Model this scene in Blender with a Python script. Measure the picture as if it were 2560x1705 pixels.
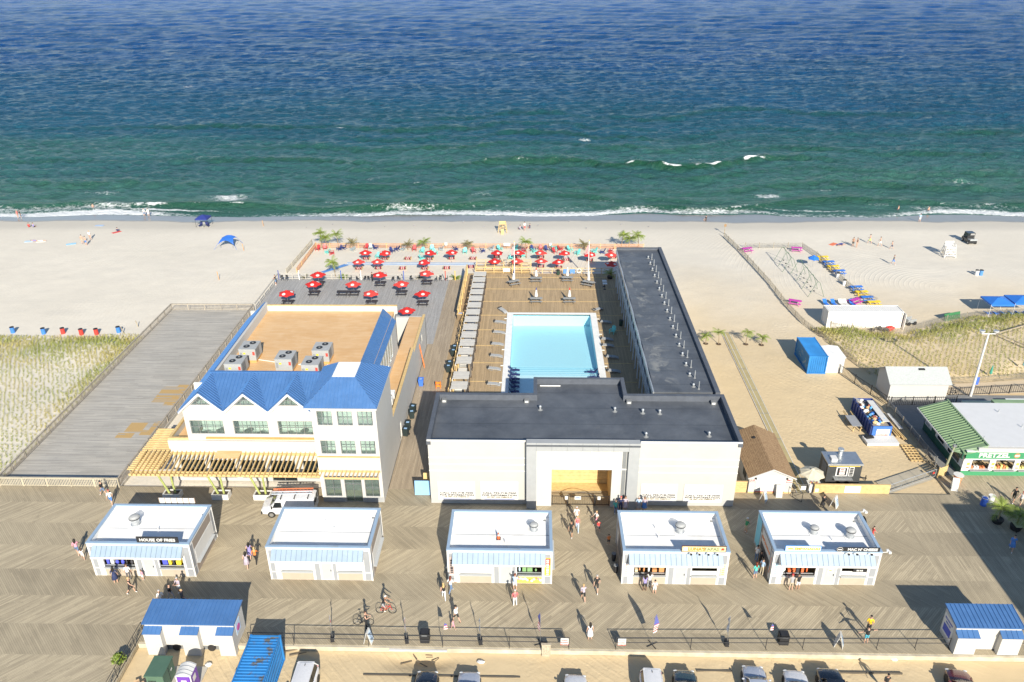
import bpy, math, random, mathutils
import numpy as np
from mathutils import Vector, Matrix
random.seed(7); np.random.seed(7)
R = math.radians
for o in list(bpy.data.objects): bpy.data.objects.remove(o)
SC = bpy.context.scene
COL = SC.collection

# ---------------------------------------------------------------- camera, sky, sun, exposure
def _cam():
    p, yw, r = R(26.7), R(1.75), R(-.49)
    fw = Vector((-math.sin(yw)*math.cos(p), math.cos(yw)*math.cos(p), -math.sin(p)))
    rt = Vector((math.cos(yw), math.sin(yw), 0)); up = rt.cross(fw)
    a = math.cos(r)*rt + math.sin(r)*up; b = -math.sin(r)*rt + math.cos(r)*up
    c = bpy.data.cameras.new('camera'); o = bpy.data.objects.new('camera', c); COL.objects.link(o)
    m = Matrix((a, b, -fw)).transposed().to_4x4(); m.translation = (0, 0, 50); o.matrix_world = m
    c.sensor_width = 36; c.lens = 28.0; c.clip_start = 1; c.clip_end = 20000
    SC.camera = o
_cam()
SUN_EL, SUN_AZ = R(29), R(165)
w = bpy.data.worlds.new('World'); SC.world = w; w.use_nodes = True
_n = w.node_tree; _sky = _n.nodes.new('ShaderNodeTexSky'); _sky.sky_type = 'NISHITA'; _sky.sun_disc = False
_sky.sun_elevation = SUN_EL; _sky.sun_rotation = SUN_AZ; _sky.air_density = 1.0; _sky.dust_density = .15; _sky.ozone_density = 2.5
_n.links.new(_sky.outputs[0], _n.nodes['Background'].inputs[0]); _n.nodes['Background'].inputs[1].default_value = .092
_l = bpy.data.lights.new('sun', 'SUN'); _l.energy = 4.8; _l.angle = R(.5); _l.color = (1, .93, .80)
_o = bpy.data.objects.new('sun', _l); COL.objects.link(_o)
_d = Vector((math.sin(SUN_AZ)*math.cos(SUN_EL), math.cos(SUN_AZ)*math.cos(SUN_EL), math.sin(SUN_EL)))
_o.rotation_euler = _d.to_track_quat('Z', 'Y').to_euler(); _o.location = (20, -60, 80)
SC.view_settings.view_transform = 'Standard'; SC.view_settings.look = 'None'; SC.view_settings.gamma = 1
SC.view_settings.exposure = .72; SC.view_settings.use_curve_mapping = False
SC.render.engine = 'CYCLES'

# ---------------------------------------------------------------- helpers: meshes
class MB:
    def __init__(s): s.v = []; s.f = []; s.m = []; s.cm = 0
    def mi(s, i): s.cm = i; return s
    def add(s, vs, fs):
        b = len(s.v); s.v += [tuple(p) for p in vs]
        for f in fs: s.f.append([b+i for i in f]); s.m.append(s.cm)
        return s
    def box(s, x0, x1, y0, y1, z0, z1):
        return s.add([(x0,y0,z0),(x1,y0,z0),(x1,y1,z0),(x0,y1,z0),(x0,y0,z1),(x1,y0,z1),(x1,y1,z1),(x0,y1,z1)],
                     [(3,2,1,0),(4,5,6,7),(0,1,5,4),(1,2,6,5),(2,3,7,6),(3,0,4,7)])
    def ob(s, c, sz, rz=0, rx=0, ry=0):
        m = Matrix.Rotation(rz, 3, 'Z') @ Matrix.Rotation(ry, 3, 'Y') @ Matrix.Rotation(rx, 3, 'X')
        a, b, d = sz[0]/2, sz[1]/2, sz[2]/2; c = Vector(c)
        vs = [c + m @ Vector(p) for p in ((-a,-b,-d),(a,-b,-d),(a,b,-d),(-a,b,-d),(-a,-b,d),(a,-b,d),(a,b,d),(-a,b,d))]
        return s.add(vs, [(3,2,1,0),(4,5,6,7),(0,1,5,4),(1,2,6,5),(2,3,7,6),(3,0,4,7)])
    def beam(s, p0, p1, wd, h, up=(0,0,1)):
        p0, p1 = Vector(p0), Vector(p1); d = (p1-p0).normalized(); u = Vector(up)
        if abs(d.dot(u)) > .98: u = Vector((0,1,0))
        x = d.cross(u).normalized()*wd/2; z = x.cross(d).normalized()*h/2
        vs = [p0-x-z, p0+x-z, p1+x-z, p1-x-z, p0-x+z, p0+x+z, p1+x+z, p1-x+z]
        return s.add(vs, [(3,2,1,0),(4,5,6,7),(0,1,5,4),(1,2,6,5),(2,3,7,6),(3,0,4,7)])
    def cyl(s, p0, p1, r0, r1=None, n=8, cap=True):
        r1 = r0 if r1 is None else r1; p0, p1 = Vector(p0), Vector(p1); d = (p1-p0).normalized()
        u = Vector((0,0,1)) if abs(d.z) < .9 else Vector((1,0,0)); x = d.cross(u).normalized(); y = d.cross(x).normalized()
        vs = []; 
        for p, r in ((p0,r0),(p1,r1)):
            for i in range(n): a = 2*math.pi*i/n; vs.append(p + (x*math.cos(a) + y*math.sin(a))*r)
        fs = [(i,n+i,n+(i+1)%n,(i+1)%n) for i in range(n)]
        if cap: fs += [tuple(range(n)), tuple(reversed(range(n,2*n)))]
        return s.add(vs, fs)
    def tube(s, pts, r, n=6, closed=False):
        P = [Vector(p) for p in pts]; k = len(P)
        for i in range(k if closed else k-1): s.cyl(P[i], P[(i+1)%k], r, n=n, cap=not closed)
        return s
    def lathe(s, prof, n=12, c=(0,0,0), ax='Z'):
        vs = []; k = len(prof)
        for r, z in prof:
            for i in range(n):
                a = 2*math.pi*i/n; p = (r*math.cos(a), r*math.sin(a), z)
                if ax == 'X': p = (p[2], p[0], p[1])
                if ax == 'Y': p = (p[1], p[2], p[0])
                vs.append((c[0]+p[0], c[1]+p[1], c[2]+p[2]))
        fs = [(j*n+i, j*n+(i+1)%n, (j+1)*n+(i+1)%n, (j+1)*n+i) for j in range(k-1) for i in range(n)]
        if prof[0][0] > 1e-4: fs.append(tuple(reversed(range(n))))
        if prof[-1][0] > 1e-4: fs.append(tuple(range((k-1)*n, k*n)))
        return s.add(vs, fs)
    def poly(s, *pts): return s.add(pts, [tuple(range(len(pts)))])
    def prism(s, pts, vec):
        n = len(pts); v = Vector(vec); a = [Vector(p) for p in pts]
        return s.add(a + [p+v for p in a], [tuple(reversed(range(n))), tuple(range(n,2*n))] + [(i,(i+1)%n,n+(i+1)%n,n+i) for i in range(n)])
    def slab(s, quad, th):
        q = [Vector(p) for p in quad]; nrm = (q[1]-q[0]).cross(q[2]-q[0]).normalized()
        return s.prism([p - nrm*th for p in q], nrm*th)
    def blob(s, c, r, n=8, jit=.15, rnd=random):
        prof = []; vs = []; k = 5
        for j in range(k+1):
            t = math.pi*j/k
            for i in range(n):
                a = 2*math.pi*i/n; q = 1 + rnd.uniform(-jit, jit)
                vs.append((c[0]+r[0]*q*math.sin(t)*math.cos(a), c[1]+r[1]*q*math.sin(t)*math.sin(a), c[2]-r[2]*q*math.cos(t)))
        return s.add(vs, [(j*n+i, j*n+(i+1)%n, (j+1)*n+(i+1)%n, (j+1)*n+i) for j in range(k) for i in range(n)])
    def wally(s, x0, x1, z0, z1, y0, y1, ops):   # wall in X with rectangular openings (xa,xb,za,zb)
        xs = sorted({x0, x1, *[o[0] for o in ops], *[o[1] for o in ops]}); zs = sorted({z0, z1, *[o[2] for o in ops], *[o[3] for o in ops]})
        return s._wall(xs, zs, ops, lambda a,b,c,d: s.box(a,b,y0,y1,c,d))
    def wallx(s, ya, yb, z0, z1, x0, x1, ops):
        ys = sorted({ya, yb, *[o[0] for o in ops], *[o[1] for o in ops]}); zs = sorted({z0, z1, *[o[2] for o in ops], *[o[3] for o in ops]})
        return s._wall(ys, zs, ops, lambda a,b,c,d: s.box(x0,x1,a,b,c,d))
    def _wall(s, us, zs, ops, put):
        for i in range(len(us)-1):
            run = None
            for j in range(len(zs)-1):
                u, z = (us[i]+us[i+1])/2, (zs[j]+zs[j+1])/2
                hole = any(o[0] < u < o[1] and o[2] < z < o[3] for o in ops)
                if hole:
                    if run is not None: put(us[i], us[i+1], run, zs[j]); run = None
                elif run is None: run = zs[j]
            if run is not None: put(us[i], us[i+1], run, zs[-1])
        return s
    def mesh(s, name, mats, smooth=False):
        me = bpy.data.meshes.new(name); me.from_pydata(s.v, [], s.f)
        for m in mats if isinstance(mats, (list, tuple)) else [mats]: me.materials.append(m)
        if any(s.m): me.polygons.foreach_set('material_index', s.m)
        if smooth: me.polygons.foreach_set('use_smooth', [True]*len(me.polygons))
        me.update(); return me
def link(name, me, parent=None, loc=(0,0,0), rz=0):
    o = bpy.data.objects.new(name, me); COL.objects.link(o); o.location = loc; o.rotation_euler = (0,0,rz)
    if parent is not None: o.parent = parent
    return o
def P(name, mb, mats, parent=None, smooth=False, loc=(0,0,0), rz=0, stuff=False, label=None):
    o = link(name, mb.mesh(name, mats, smooth), parent, loc, rz)
    if stuff: o['kind'] = 'stuff'
    if label: o['label'] = label
    return o
def tag(o, label, cat, group=None):
    o['label'] = label; o['category'] = cat
    if group: o['group'] = group
    return o
def thing(name, label, cat, loc=(0,0,0), rz=0, group=None, sc=1):
    o = bpy.data.objects.new(name, None); COL.objects.link(o); o.location = loc; o.rotation_euler = (0,0,rz); o.scale = (sc,)*3
    o.empty_display_size = .2
    return tag(o, label, cat, group)
def struct(name, mb, mats, smooth=False):
    o = P(name, mb, mats, smooth=smooth); o['kind'] = 'structure'; return o
def dup(root, loc, rz=0, label=None, group=None, sc=None, mats=None):
    kids = {}
    for c in COL.objects: 
        if c.parent is not None: kids.setdefault(c.parent.name, []).append(c)
    def cp(o, par):
        c = o.copy(); COL.objects.link(c)
        if par is not None: c.parent = par
        if mats and o.type == 'MESH' and o.name.split('.')[0] in mats:
            c.material_slots[0].link = 'OBJECT'; c.material_slots[0].material = mats[o.name.split('.')[0]]
        for k in kids.get(o.name, []): cp(k, c)
        return c
    r = cp(root, None); r.location = loc; r.rotation_euler = (0,0,rz)
    if sc: r.scale = (sc,)*3
    if label: r['label'] = label
    if group: r['group'] = group
    return r
NTH = ['first','second','third','fourth','fifth','sixth','seventh','eighth','ninth','tenth','eleventh','twelfth','thirteenth','fourteenth','fifteenth','sixteenth','seventeenth','eighteenth','nineteenth','twentieth','twenty-first','twenty-second','twenty-third','twenty-fourth','twenty-fifth','twenty-sixth','twenty-seventh','twenty-eighth','twenty-ninth','thirtieth']
def text(name, s, size, loc, rot, mat, parent=None, bold=.0, align='CENTER', sx=1., depth=.008, shear=0, fit=None):
    c = bpy.data.curves.new(name, 'FONT'); c.body = s; c.size = size; c.extrude = depth; c.offset = bold; c.align_x = align; c.align_y = 'CENTER'; c.resolution_u = 2; c.shear = shear
    t = bpy.data.objects.new('tmp', c); COL.objects.link(t); dg = bpy.context.evaluated_depsgraph_get()
    me = bpy.data.meshes.new_from_object(t.evaluated_get(dg)); bpy.data.objects.remove(t); me.materials.clear(); me.materials.append(mat)
    o = link(name, me, parent, loc); o.rotation_euler = rot
    if fit and len(me.vertices): xs_ = [v.co.x for v in me.vertices]; sx = fit/(max(xs_)-min(xs_))
    o.scale = (sx, 1, 1); return o

def print_bar(name, n, size, loc, rot, mat, parent=None, **k):      # a line of print too small to read: a flat strip of uneven blocks, n letters long
    m = MB(); x = -n*size*.28
    for i in range(n): w_ = size*random.uniform(.30,.50); m.box(x, x+w_, -size*.33, size*.33, -.001, .006); x += size*.56
    o = P(name, m, mat, parent, loc=loc, stuff=True); o.rotation_euler = rot; return o

# ---------------------------------------------------------------- helpers: materials
class NT:
    def __init__(s, name):
        s.m = bpy.data.materials.new(name); s.m.use_nodes = True; s.t = s.m.node_tree; s.b = s.t.nodes['Principled BSDF']
    def n(s, t, **k):
        x = s.t.nodes.new(t)
        for a, v in k.items(): setattr(x, a, v)
        return x
    def l(s, a, b): s.t.links.new(a, b)
    def pos(s):
        g = s.n('ShaderNodeNewGeometry'); return g.outputs['Position']
    def sep(s, v):
        x = s.n('ShaderNodeSeparateXYZ'); s.l(v, x.inputs[0]); return x.outputs
    def com(s, x, y, z=0.):
        c = s.n('ShaderNodeCombineXYZ')
        for i, v in enumerate((x, y, z)):
            if isinstance(v, (int, float)): c.inputs[i].default_value = v
            else: s.l(v, c.inputs[i])
        return c.outputs[0]
    def math(s, op, a, b=0., c=0.):
        x = s.n('ShaderNodeMath', operation=op)
        for i, v in enumerate((a, b, c)):
            if isinstance(v, (int, float)): x.inputs[i].default_value = v
            else: s.l(v, x.inputs[i])
        return x.outputs[0]
    def noise(s, vec, scale, det=4, rough=.55, dist=0.):
        x = s.n('ShaderNodeTexNoise'); x.inputs['Scale'].default_value = scale; x.inputs['Detail'].default_value = det
        x.inputs['Roughness'].default_value = rough; x.inputs['Distortion'].default_value = dist
        if vec is not None: s.l(vec, x.inputs['Vector'])
        return x.outputs[0]
    def white(s, v):
        x = s.n('ShaderNodeTexWhiteNoise', noise_dimensions='1D'); s.l(v, x.inputs['W']); return x.outputs[0]
    def ramp(s, f, a, b, ca=0., cb=1.):
        x = s.n('ShaderNodeMapRange', clamp=True); s.l(f, x.inputs[0])
        for i, v in enumerate((a, b, ca, cb)):
            if isinstance(v, (int, float)): x.inputs[i+1].default_value = v
            else: s.l(v, x.inputs[i+1])
        return x.outputs[0]
    def mix(s, f, a, b, mode='MIX'):
        x = s.n('ShaderNodeMix', data_type='RGBA', blend_type=mode)
        for i, v in ((0, f), (6, a), (7, b)):
            if isinstance(v, (int, float)): x.inputs[i].default_value = v
            elif isinstance(v, tuple): x.inputs[i].default_value = (*v, 1)
            else: s.l(v, x.inputs[i])
        return x.outputs[2]
    def bump(s, h, st=.3, d=.02, n=None):
        x = s.n('ShaderNodeBump'); x.inputs['Strength'].default_value = st; x.inputs['Distance'].default_value = d; s.l(h, x.inputs['Height'])
        if n is not None: s.l(n, x.inputs['Normal'])
        return x.outputs[0]
    def out(s, col=None, rough=None, nrm=None):
        for k, v in (('Base Color', col), ('Roughness', rough), ('Normal', nrm)):
            if v is None: continue
            if isinstance(v, tuple): s.b.inputs[k].default_value = (*v, 1)
            elif isinstance(v, (int, float)): s.b.inputs[k].default_value = v
            else: s.l(v, s.b.inputs[k])
        return s.m
MC = {}
def mt(name, col, rough=.6, metal=0., var=.10, vs=1.2, bump=0., bs=30., stain=None, coat=0., spec=.5):
    if name in MC: return MC[name]
    t = NT(name); p = t.pos(); n = t.noise(p, vs, 5, .6)
    c = t.mix(t.ramp(n, .3, .7), tuple(x*(1-var) for x in col), tuple(min(1, x*(1+var)) for x in col))
    if stain: 
        c = t.mix(t.ramp(t.noise(p, stain[2], 6, .65, .4), .52, .75, 0., stain[1]), c, stain[0])
    t.b.inputs['Metallic'].default_value = metal; t.b.inputs['Coat Weight'].default_value = coat; t.b.inputs['Specular IOR Level'].default_value = spec
    t.out(c, t.ramp(t.noise(p, vs*3, 3), .3, .7, max(.02, rough-.08), min(1, rough+.08)), t.bump(t.noise(p, bs, 3), bump, .01) if bump else None)
    MC[name] = t.m; return t.m
def flat(c): return 'c_%02x%02x%02x' % tuple(int(x*255) for x in c)
def cm(c, rough=.6): return mt(flat(c)+str(int(rough*10)), c, rough, var=.06)

def planks(name, col, dark, axis, wd=.14, var=.28, gap=.09, chev=False, streak=.35, patches=None, wear=.12):
    t = NT(name); p = t.pos(); X, Y, _ = t.sep(p)
    if chev:
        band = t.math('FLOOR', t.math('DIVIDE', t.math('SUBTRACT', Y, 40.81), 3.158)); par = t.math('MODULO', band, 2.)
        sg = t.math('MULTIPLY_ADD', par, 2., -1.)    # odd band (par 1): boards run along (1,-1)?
        u = t.math('MULTIPLY', t.math('ADD', X, t.math('MULTIPLY', sg, Y)), .7071); v = t.math('MULTIPLY', t.math('SUBTRACT', X, t.math('MULTIPLY', sg, Y)), .7071)
        far = t.math('GREATER_THAN', X, 35.6)
        u = t.math('ADD', t.math('MULTIPLY', u, t.math('SUBTRACT', 1., far)), t.math('MULTIPLY', X, far)); v = t.math('ADD', t.math('MULTIPLY', v, t.math('SUBTRACT', 1., far)), t.math('MULTIPLY', Y, far))
    else: u, v = (X, Y) if axis == 'Y' else (Y, X); band = None
    k = t.math('DIVIDE', u, wd); idx = t.math('FLOOR', k)
    if chev: idx = t.math('ADD', idx, t.math('MULTIPLY', band, 517.))
    seg = t.math('FLOOR', t.math('ADD', t.math('DIVIDE', v, 3.6), t.math('MULTIPLY', t.white(idx), 7.)))
    rnd = t.white(t.math('ADD', idx, t.math('MULTIPLY', seg, .37))); fr = t.math('FRACT', k)
    c = t.mix(rnd, tuple(x*(1-var) for x in col), tuple(min(1, x*(1+var*.8)) for x in col))
    st = t.noise(t.com(t.math('MULTIPLY', u, 3.2), t.math('MULTIPLY', v, .16)), 1.5, 5, .62)
    c = t.mix(t.ramp(st, .42, .72, 0., streak), c, dark)
    big = t.noise(p, .22, 4, .6); c = t.mix(t.ramp(big, .4, .68, 0., wear*2), c, tuple(x*.62 for x in col))
    c = t.mix(t.ramp(t.noise(p, 1.1, 5, .7, .5), .60, .74, 0., .35), c, tuple(x*.45 for x in col))
    if chev:
        c = t.mix(t.math('MULTIPLY', par, .42), c, tuple(x*.58 for x in col))  # odd bands darker: shading that changes with viewing angle, put into board colour
        c = t.mix(t.ramp(t.noise(p, .11, 5, .6, .6), .44, .66, 0., .45), c, tuple(min(1, x*1.22) for x in col)); c = t.mix(t.ramp(t.noise(p, .45, 6, .7, 1.2), .60, .72, 0., .5), c, tuple(x*.5 for x in col))
        c = t.mix(t.ramp(t.noise(p, 3.1, 3, .5), .735, .76, 0., .6), c, (.6, .57, .5))
    if patches: 
        for (x0, x1, y0, y1) in patches:
            m = t.math('MULTIPLY', t.math('MULTIPLY', t.math('GREATER_THAN', X, x0), t.math('LESS_THAN', X, x1)), t.math('MULTIPLY', t.math('GREATER_THAN', Y, y0), t.math('LESS_THAN', Y, y1)))
            m = t.math('MULTIPLY', m, t.ramp(rnd, .1, .22)); c = t.mix(m, c, (.47, .31, .125))
    g = t.math('LESS_THAN', fr, gap); c = t.mix(t.math('MULTIPLY', g, .75), c, tuple(x*.22 for x in col))
    h = t.math('SUBTRACT', 1., g); nb = t.bump(t.math('ADD', h, t.math('MULTIPLY', st, .35)), .35, .015)
    return t.out(c, .72, nb)

def sandmat(name, col, wetY=None):
    t = NT(name); p = t.pos(); X, Y, Zz = t.sep(p)
    a = t.noise(p, .05, 4, .55); b = t.noise(p, .9, 5, .65)
    c = t.mix(t.ramp(a, .35, .7), tuple(x*.94 for x in col), tuple(x*1.05 for x in col))
    c = t.mix(t.ramp(b, .35, .75, 0., .35), c, tuple(x*.84 for x in col))
    tan = t.math('MAXIMUM', t.ramp(Y, 50., 60., 1., 0.), t.math('MULTIPLY', t.ramp(X, 14., 24.), t.ramp(t.math('ADD', Y, t.math('MULTIPLY', t.noise(p, .06, 3), 26.)), 104., 142., 1., 0.))); c = t.mix(tan, c, t.mix(1., c, (.91, .775, .555), 'MULTIPLY'))
    foot = t.noise(p, 2.6, 3, .5, .8); vor = t.n('ShaderNodeTexVoronoi'); vor.inputs['Scale'].default_value = 1.7; t.l(p, vor.inputs['Vector'])
    mask = t.math('MULTIPLY', t.ramp(t.noise(p, .07, 3), .38, .6, .25, 1.), t.ramp(Y, 100., 128., 1., .45))
    h = t.math('MULTIPLY', t.math('ADD', foot, t.ramp(vor.outputs['Distance'], 0., .45, 0., .55)), mask)
    ruts = t.n('ShaderNodeTexWave', wave_type='BANDS', bands_direction='Y'); ruts.inputs['Scale'].default_value = .35; ruts.inputs['Distortion'].default_value = 9.; ruts.inputs['Detail'].default_value = 2; ruts.inputs['Detail Scale'].default_value = .25; t.l(p, ruts.inputs['Vector'])
    h = t.math('ADD', h, t.math('MULTIPLY', ruts.outputs['Fac'], .05)); h = t.math('ADD', h, t.math('MULTIPLY', t.noise(p, 9., 3), .15))
    rg = t.n('ShaderNodeTexWave', wave_type='RINGS', rings_direction='Z'); rg.inputs['Scale'].default_value = .42; rg.inputs['Distortion'].default_value = 1.2; rg.inputs['Detail'].default_value = 2; mp = t.n('ShaderNodeMapping'); mp.inputs['Location'].default_value = (-66, -119, 0); t.l(p, mp.inputs['Vector']); t.l(mp.outputs[0], rg.inputs['Vector'])
    h = t.math('ADD', h, t.math('MULTIPLY', t.ramp(rg.outputs['Fac'], .72, .95), t.ramp(t.noise(p, .06, 3), .44, .62, 0., .42)))
    rough = .9
    if wetY:
        e = t.math('ADD', Y, t.math('MULTIPLY', t.math('SUBTRACT', t.noise(t.com(t.math('MULTIPLY', X, .035), 0.), 1., 4), .5), 9.))
        damp = t.ramp(e, wetY-9, wetY-3); wet = t.ramp(e, wetY-.6, wetY+.4)
        c = t.mix(t.math('MULTIPLY', damp, .5), c, tuple(x*.66 for x in col)); c = t.mix(t.math('MULTIPLY', wet, .95), c, (.20, .17, .145))
        rough = t.ramp(wet, 0., 1., .9, .16)
        h = t.math('MULTIPLY', h, t.math('SUBTRACT', 1., damp))
    return t.out(c, rough, t.bump(h, .45, .085))
# ---------------------------------------------------------------- the setting: sand, sea, boardwalk, decks
SAND = (.645, .592, .50)
M_sand = sandmat('beach_sand', SAND, 156.5)
def gz(x, y):
    if y < 45.3: return -.5
    if y < 46.5: return -.5 + .2*(y-45.3)/1.2
    if y < 122: return -.3
    if y < 150: return -.3 - .6*(y-122)/28
    return -.9 - (y-150)/15.
def grid(name, xs, ys, zf, mat, smooth=True):
    XX, YY = np.meshgrid(xs, ys); ZZ = zf(XX, YY); n, m = XX.shape
    me = bpy.data.meshes.new(name); co = np.stack([XX, YY, ZZ], -1).reshape(-1, 3).astype(np.float32)
    i = np.arange(n*m).reshape(n, m); q = np.stack([i[:-1,:-1], i[:-1,1:], i[1:,1:], i[1:,:-1]], -1).reshape(-1, 4)
    me.vertices.add(n*m); me.vertices.foreach_set('co', co.ravel()); k = len(q)
    me.loops.add(k*4); me.loops.foreach_set('vertex_index', q.ravel().astype(np.int32)); me.polygons.add(k)
    me.polygons.foreach_set('loop_start', np.arange(0, k*4, 4, dtype=np.int32)); me.polygons.foreach_set('loop_total', np.full(k, 4, np.int32))
    me.polygons.foreach_set('use_smooth', np.full(k, smooth)); me.update(calc_edges=True); me.materials.append(mat)
    o = link(name, me); return o
def vnoise(x, y, seed=0):     # smooth value noise on a lattice
    rs = np.random.RandomState(seed); T = rs.rand(256, 256)
    xi, yi = np.floor(x).astype(int), np.floor(y).astype(int); fx, fy = x-xi, y-yi; fx = fx*fx*(3-2*fx); fy = fy*fy*(3-2*fy)
    g = lambda a, b: T[a % 256, b % 256]
    return (g(xi,yi)*(1-fx)+g(xi+1,yi)*fx)*(1-fy) + (g(xi,yi+1)*(1-fx)+g(xi+1,yi+1)*fx)*fy
def sand_z(X, Y):
    Z = np.where(Y < 45.3, -.5, np.where(Y < 46.5, -.5+.2*(Y-45.3)/1.2, np.where(Y < 122, -.3, np.where(Y < 150, -.3-.6*(Y-122)/28, -.9-(Y-150)/15.))))
    d = vnoise(X*.5, Y*.5, 3)*.6 + vnoise(X*1.3, Y*1.3, 4)*.4 - .5
    Z = Z + d*np.where(Y < 45.2, .22, np.where((Y > 66) & (Y < 140), .10, .03))
    Z = np.where((X > -5) & (X < 10.5) & (Y > 75) & (Y < 110), -3., Z)
    # scooped hollow in the lot under the edge of the boardwalk
    Z = Z - .55*np.exp(-(((X+8.5)/2.6)**2 + ((Y-44.6)/.8)**2)); return Z
ground = grid('ground', np.concatenate([[-2500,-600,-250], np.arange(-150, 151, .75), [250,600,2500]]), np.concatenate([[-400,-50,10], np.arange(30, 172, .6), [200]]), sand_z, M_sand); ground['kind'] = 'structure'

# sea
def seamat():
    t = NT('sea_water'); p = t.pos(); X, Y, Zz = t.sep(p)
    a = t.n('ShaderNodeAttribute', attribute_name='foam'); foam = a.outputs['Fac']; sh = t.n('ShaderNodeAttribute', attribute_name='thin').outputs['Fac']
    wob = t.math('MULTIPLY', t.math('SUBTRACT', t.noise(t.com(t.math('MULTIPLY', X, .3), Y), .02, 4), .5), 150.)
    d = t.math('ADD', Y, wob)
    c = t.mix(t.ramp(d, 166., 250.), (.046, .138, .108), (.016, .080, .114)); c = t.mix(t.ramp(d, 225., 430.), c, (.007, .060, .195)); c = t.mix(t.ramp(d, 420., 850.), c, (.007, .068, .285))
    c = t.mix(t.math('MULTIPLY', t.ramp(t.noise(t.com(t.math('MULTIPLY', X, .35), Y), .05, 5, .65), .42, .68), .35), c, (.008, .042, .050))
    c = t.mix(t.math('MULTIPLY', sh, .8), c, (.013, .066, .034))  # wave fronts darkened: their weaker sky reflection is painted into the colour
    n1 = t.noise(p, 1.1, 6, .72, .5); n2 = t.noise(t.com(t.math('MULTIPLY', X, .5), t.math('MULTIPLY', Y, 1.6)), 2.6, 5, .7, 1.2)
    f = t.math('ADD', foam, t.math('MULTIPLY', t.math('SUBTRACT', t.math('ADD', t.math('MULTIPLY', n1, .55), t.math('MULTIPLY', n2, .45)), .5), 1.5))
    m = t.math('MULTIPLY', t.ramp(f, .50, .72), t.ramp(foam, .04, .14))
    c = t.mix(m, c, (.80, .82, .82))
    near = t.noise(t.com(t.math('MULTIPLY', X, .7), Y), .85, 6, .70, .5); far = t.noise(t.com(t.math('MULTIPLY', X, .9), t.math('MULTIPLY', Y, .55)), .34, 6, .74, .5)
    k = t.ramp(Y, 200., 420.); nb = t.bump(t.math('ADD', t.math('MULTIPLY', near, t.ramp(Y, 200., 420., 1., .5)), t.math('MULTIPLY', far, t.math('MULTIPLY_ADD', k, 2.6, .5))), 1., 1.0)
    t.l(t.ramp(Y, 215., 520., .33, .05), t.b.inputs['Specular IOR Level'])
    t.b.inputs['IOR'].default_value = 1.33
    return t.out(c, t.ramp(m, 0., 1., .20, .85), nb)
M_sea = seamat()
SEA = -1.55
sea_y = [156.5]
while sea_y[-1] < 1400: sea_y.append(sea_y[-1] + max(.34, .45*(sea_y[-1]**2+2500)/(50*796)*(.55 if sea_y[-1] < 300 else .7)))
sea_y = np.array(sea_y + [2200, 4000, 9000]); sea_u = np.linspace(-1, 1, 620)
YY, UU = np.meshgrid(sea_y, sea_u, indexing='ij'); XX = UU*(58 + YY*.78)
rs = np.random.RandomState(5); Z = np.zeros_like(XX)
for i in range(46):
    lam = 2.2*(1.058**i); th = rs.normal(0, .65) + math.pi/2 + .15; kx, ky = 2*np.pi/lam*math.cos(th), 2*np.pi/lam*math.sin(th)
    dy = np.gradient(sea_y)[:, None]; fade = np.clip(1.6 - 4*dy*abs(math.sin(th))/lam, 0, 1)
    Z += (.026*lam**.5 if lam < 6 else .064*(6/lam)**.75)*np.sin(kx*XX + ky*YY + rs.rand()*6.28)*fade*np.clip((YY-158)/30, .12, 1)
for i in range(26):     # longer seas farther out
    lam = 9*(1.055**i); th = rs.normal(0, .5) + math.pi/2 + .1; kx, ky = 2*np.pi/lam*math.cos(th), 2*np.pi/lam*math.sin(th)
    Z += .0036*lam*np.sin(kx*XX + ky*YY + rs.rand()*6.28)*np.clip(1.6 - 4*dy*abs(math.sin(th))/lam, 0, 1)*np.clip((YY-260)/260, 0, 1)
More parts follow.
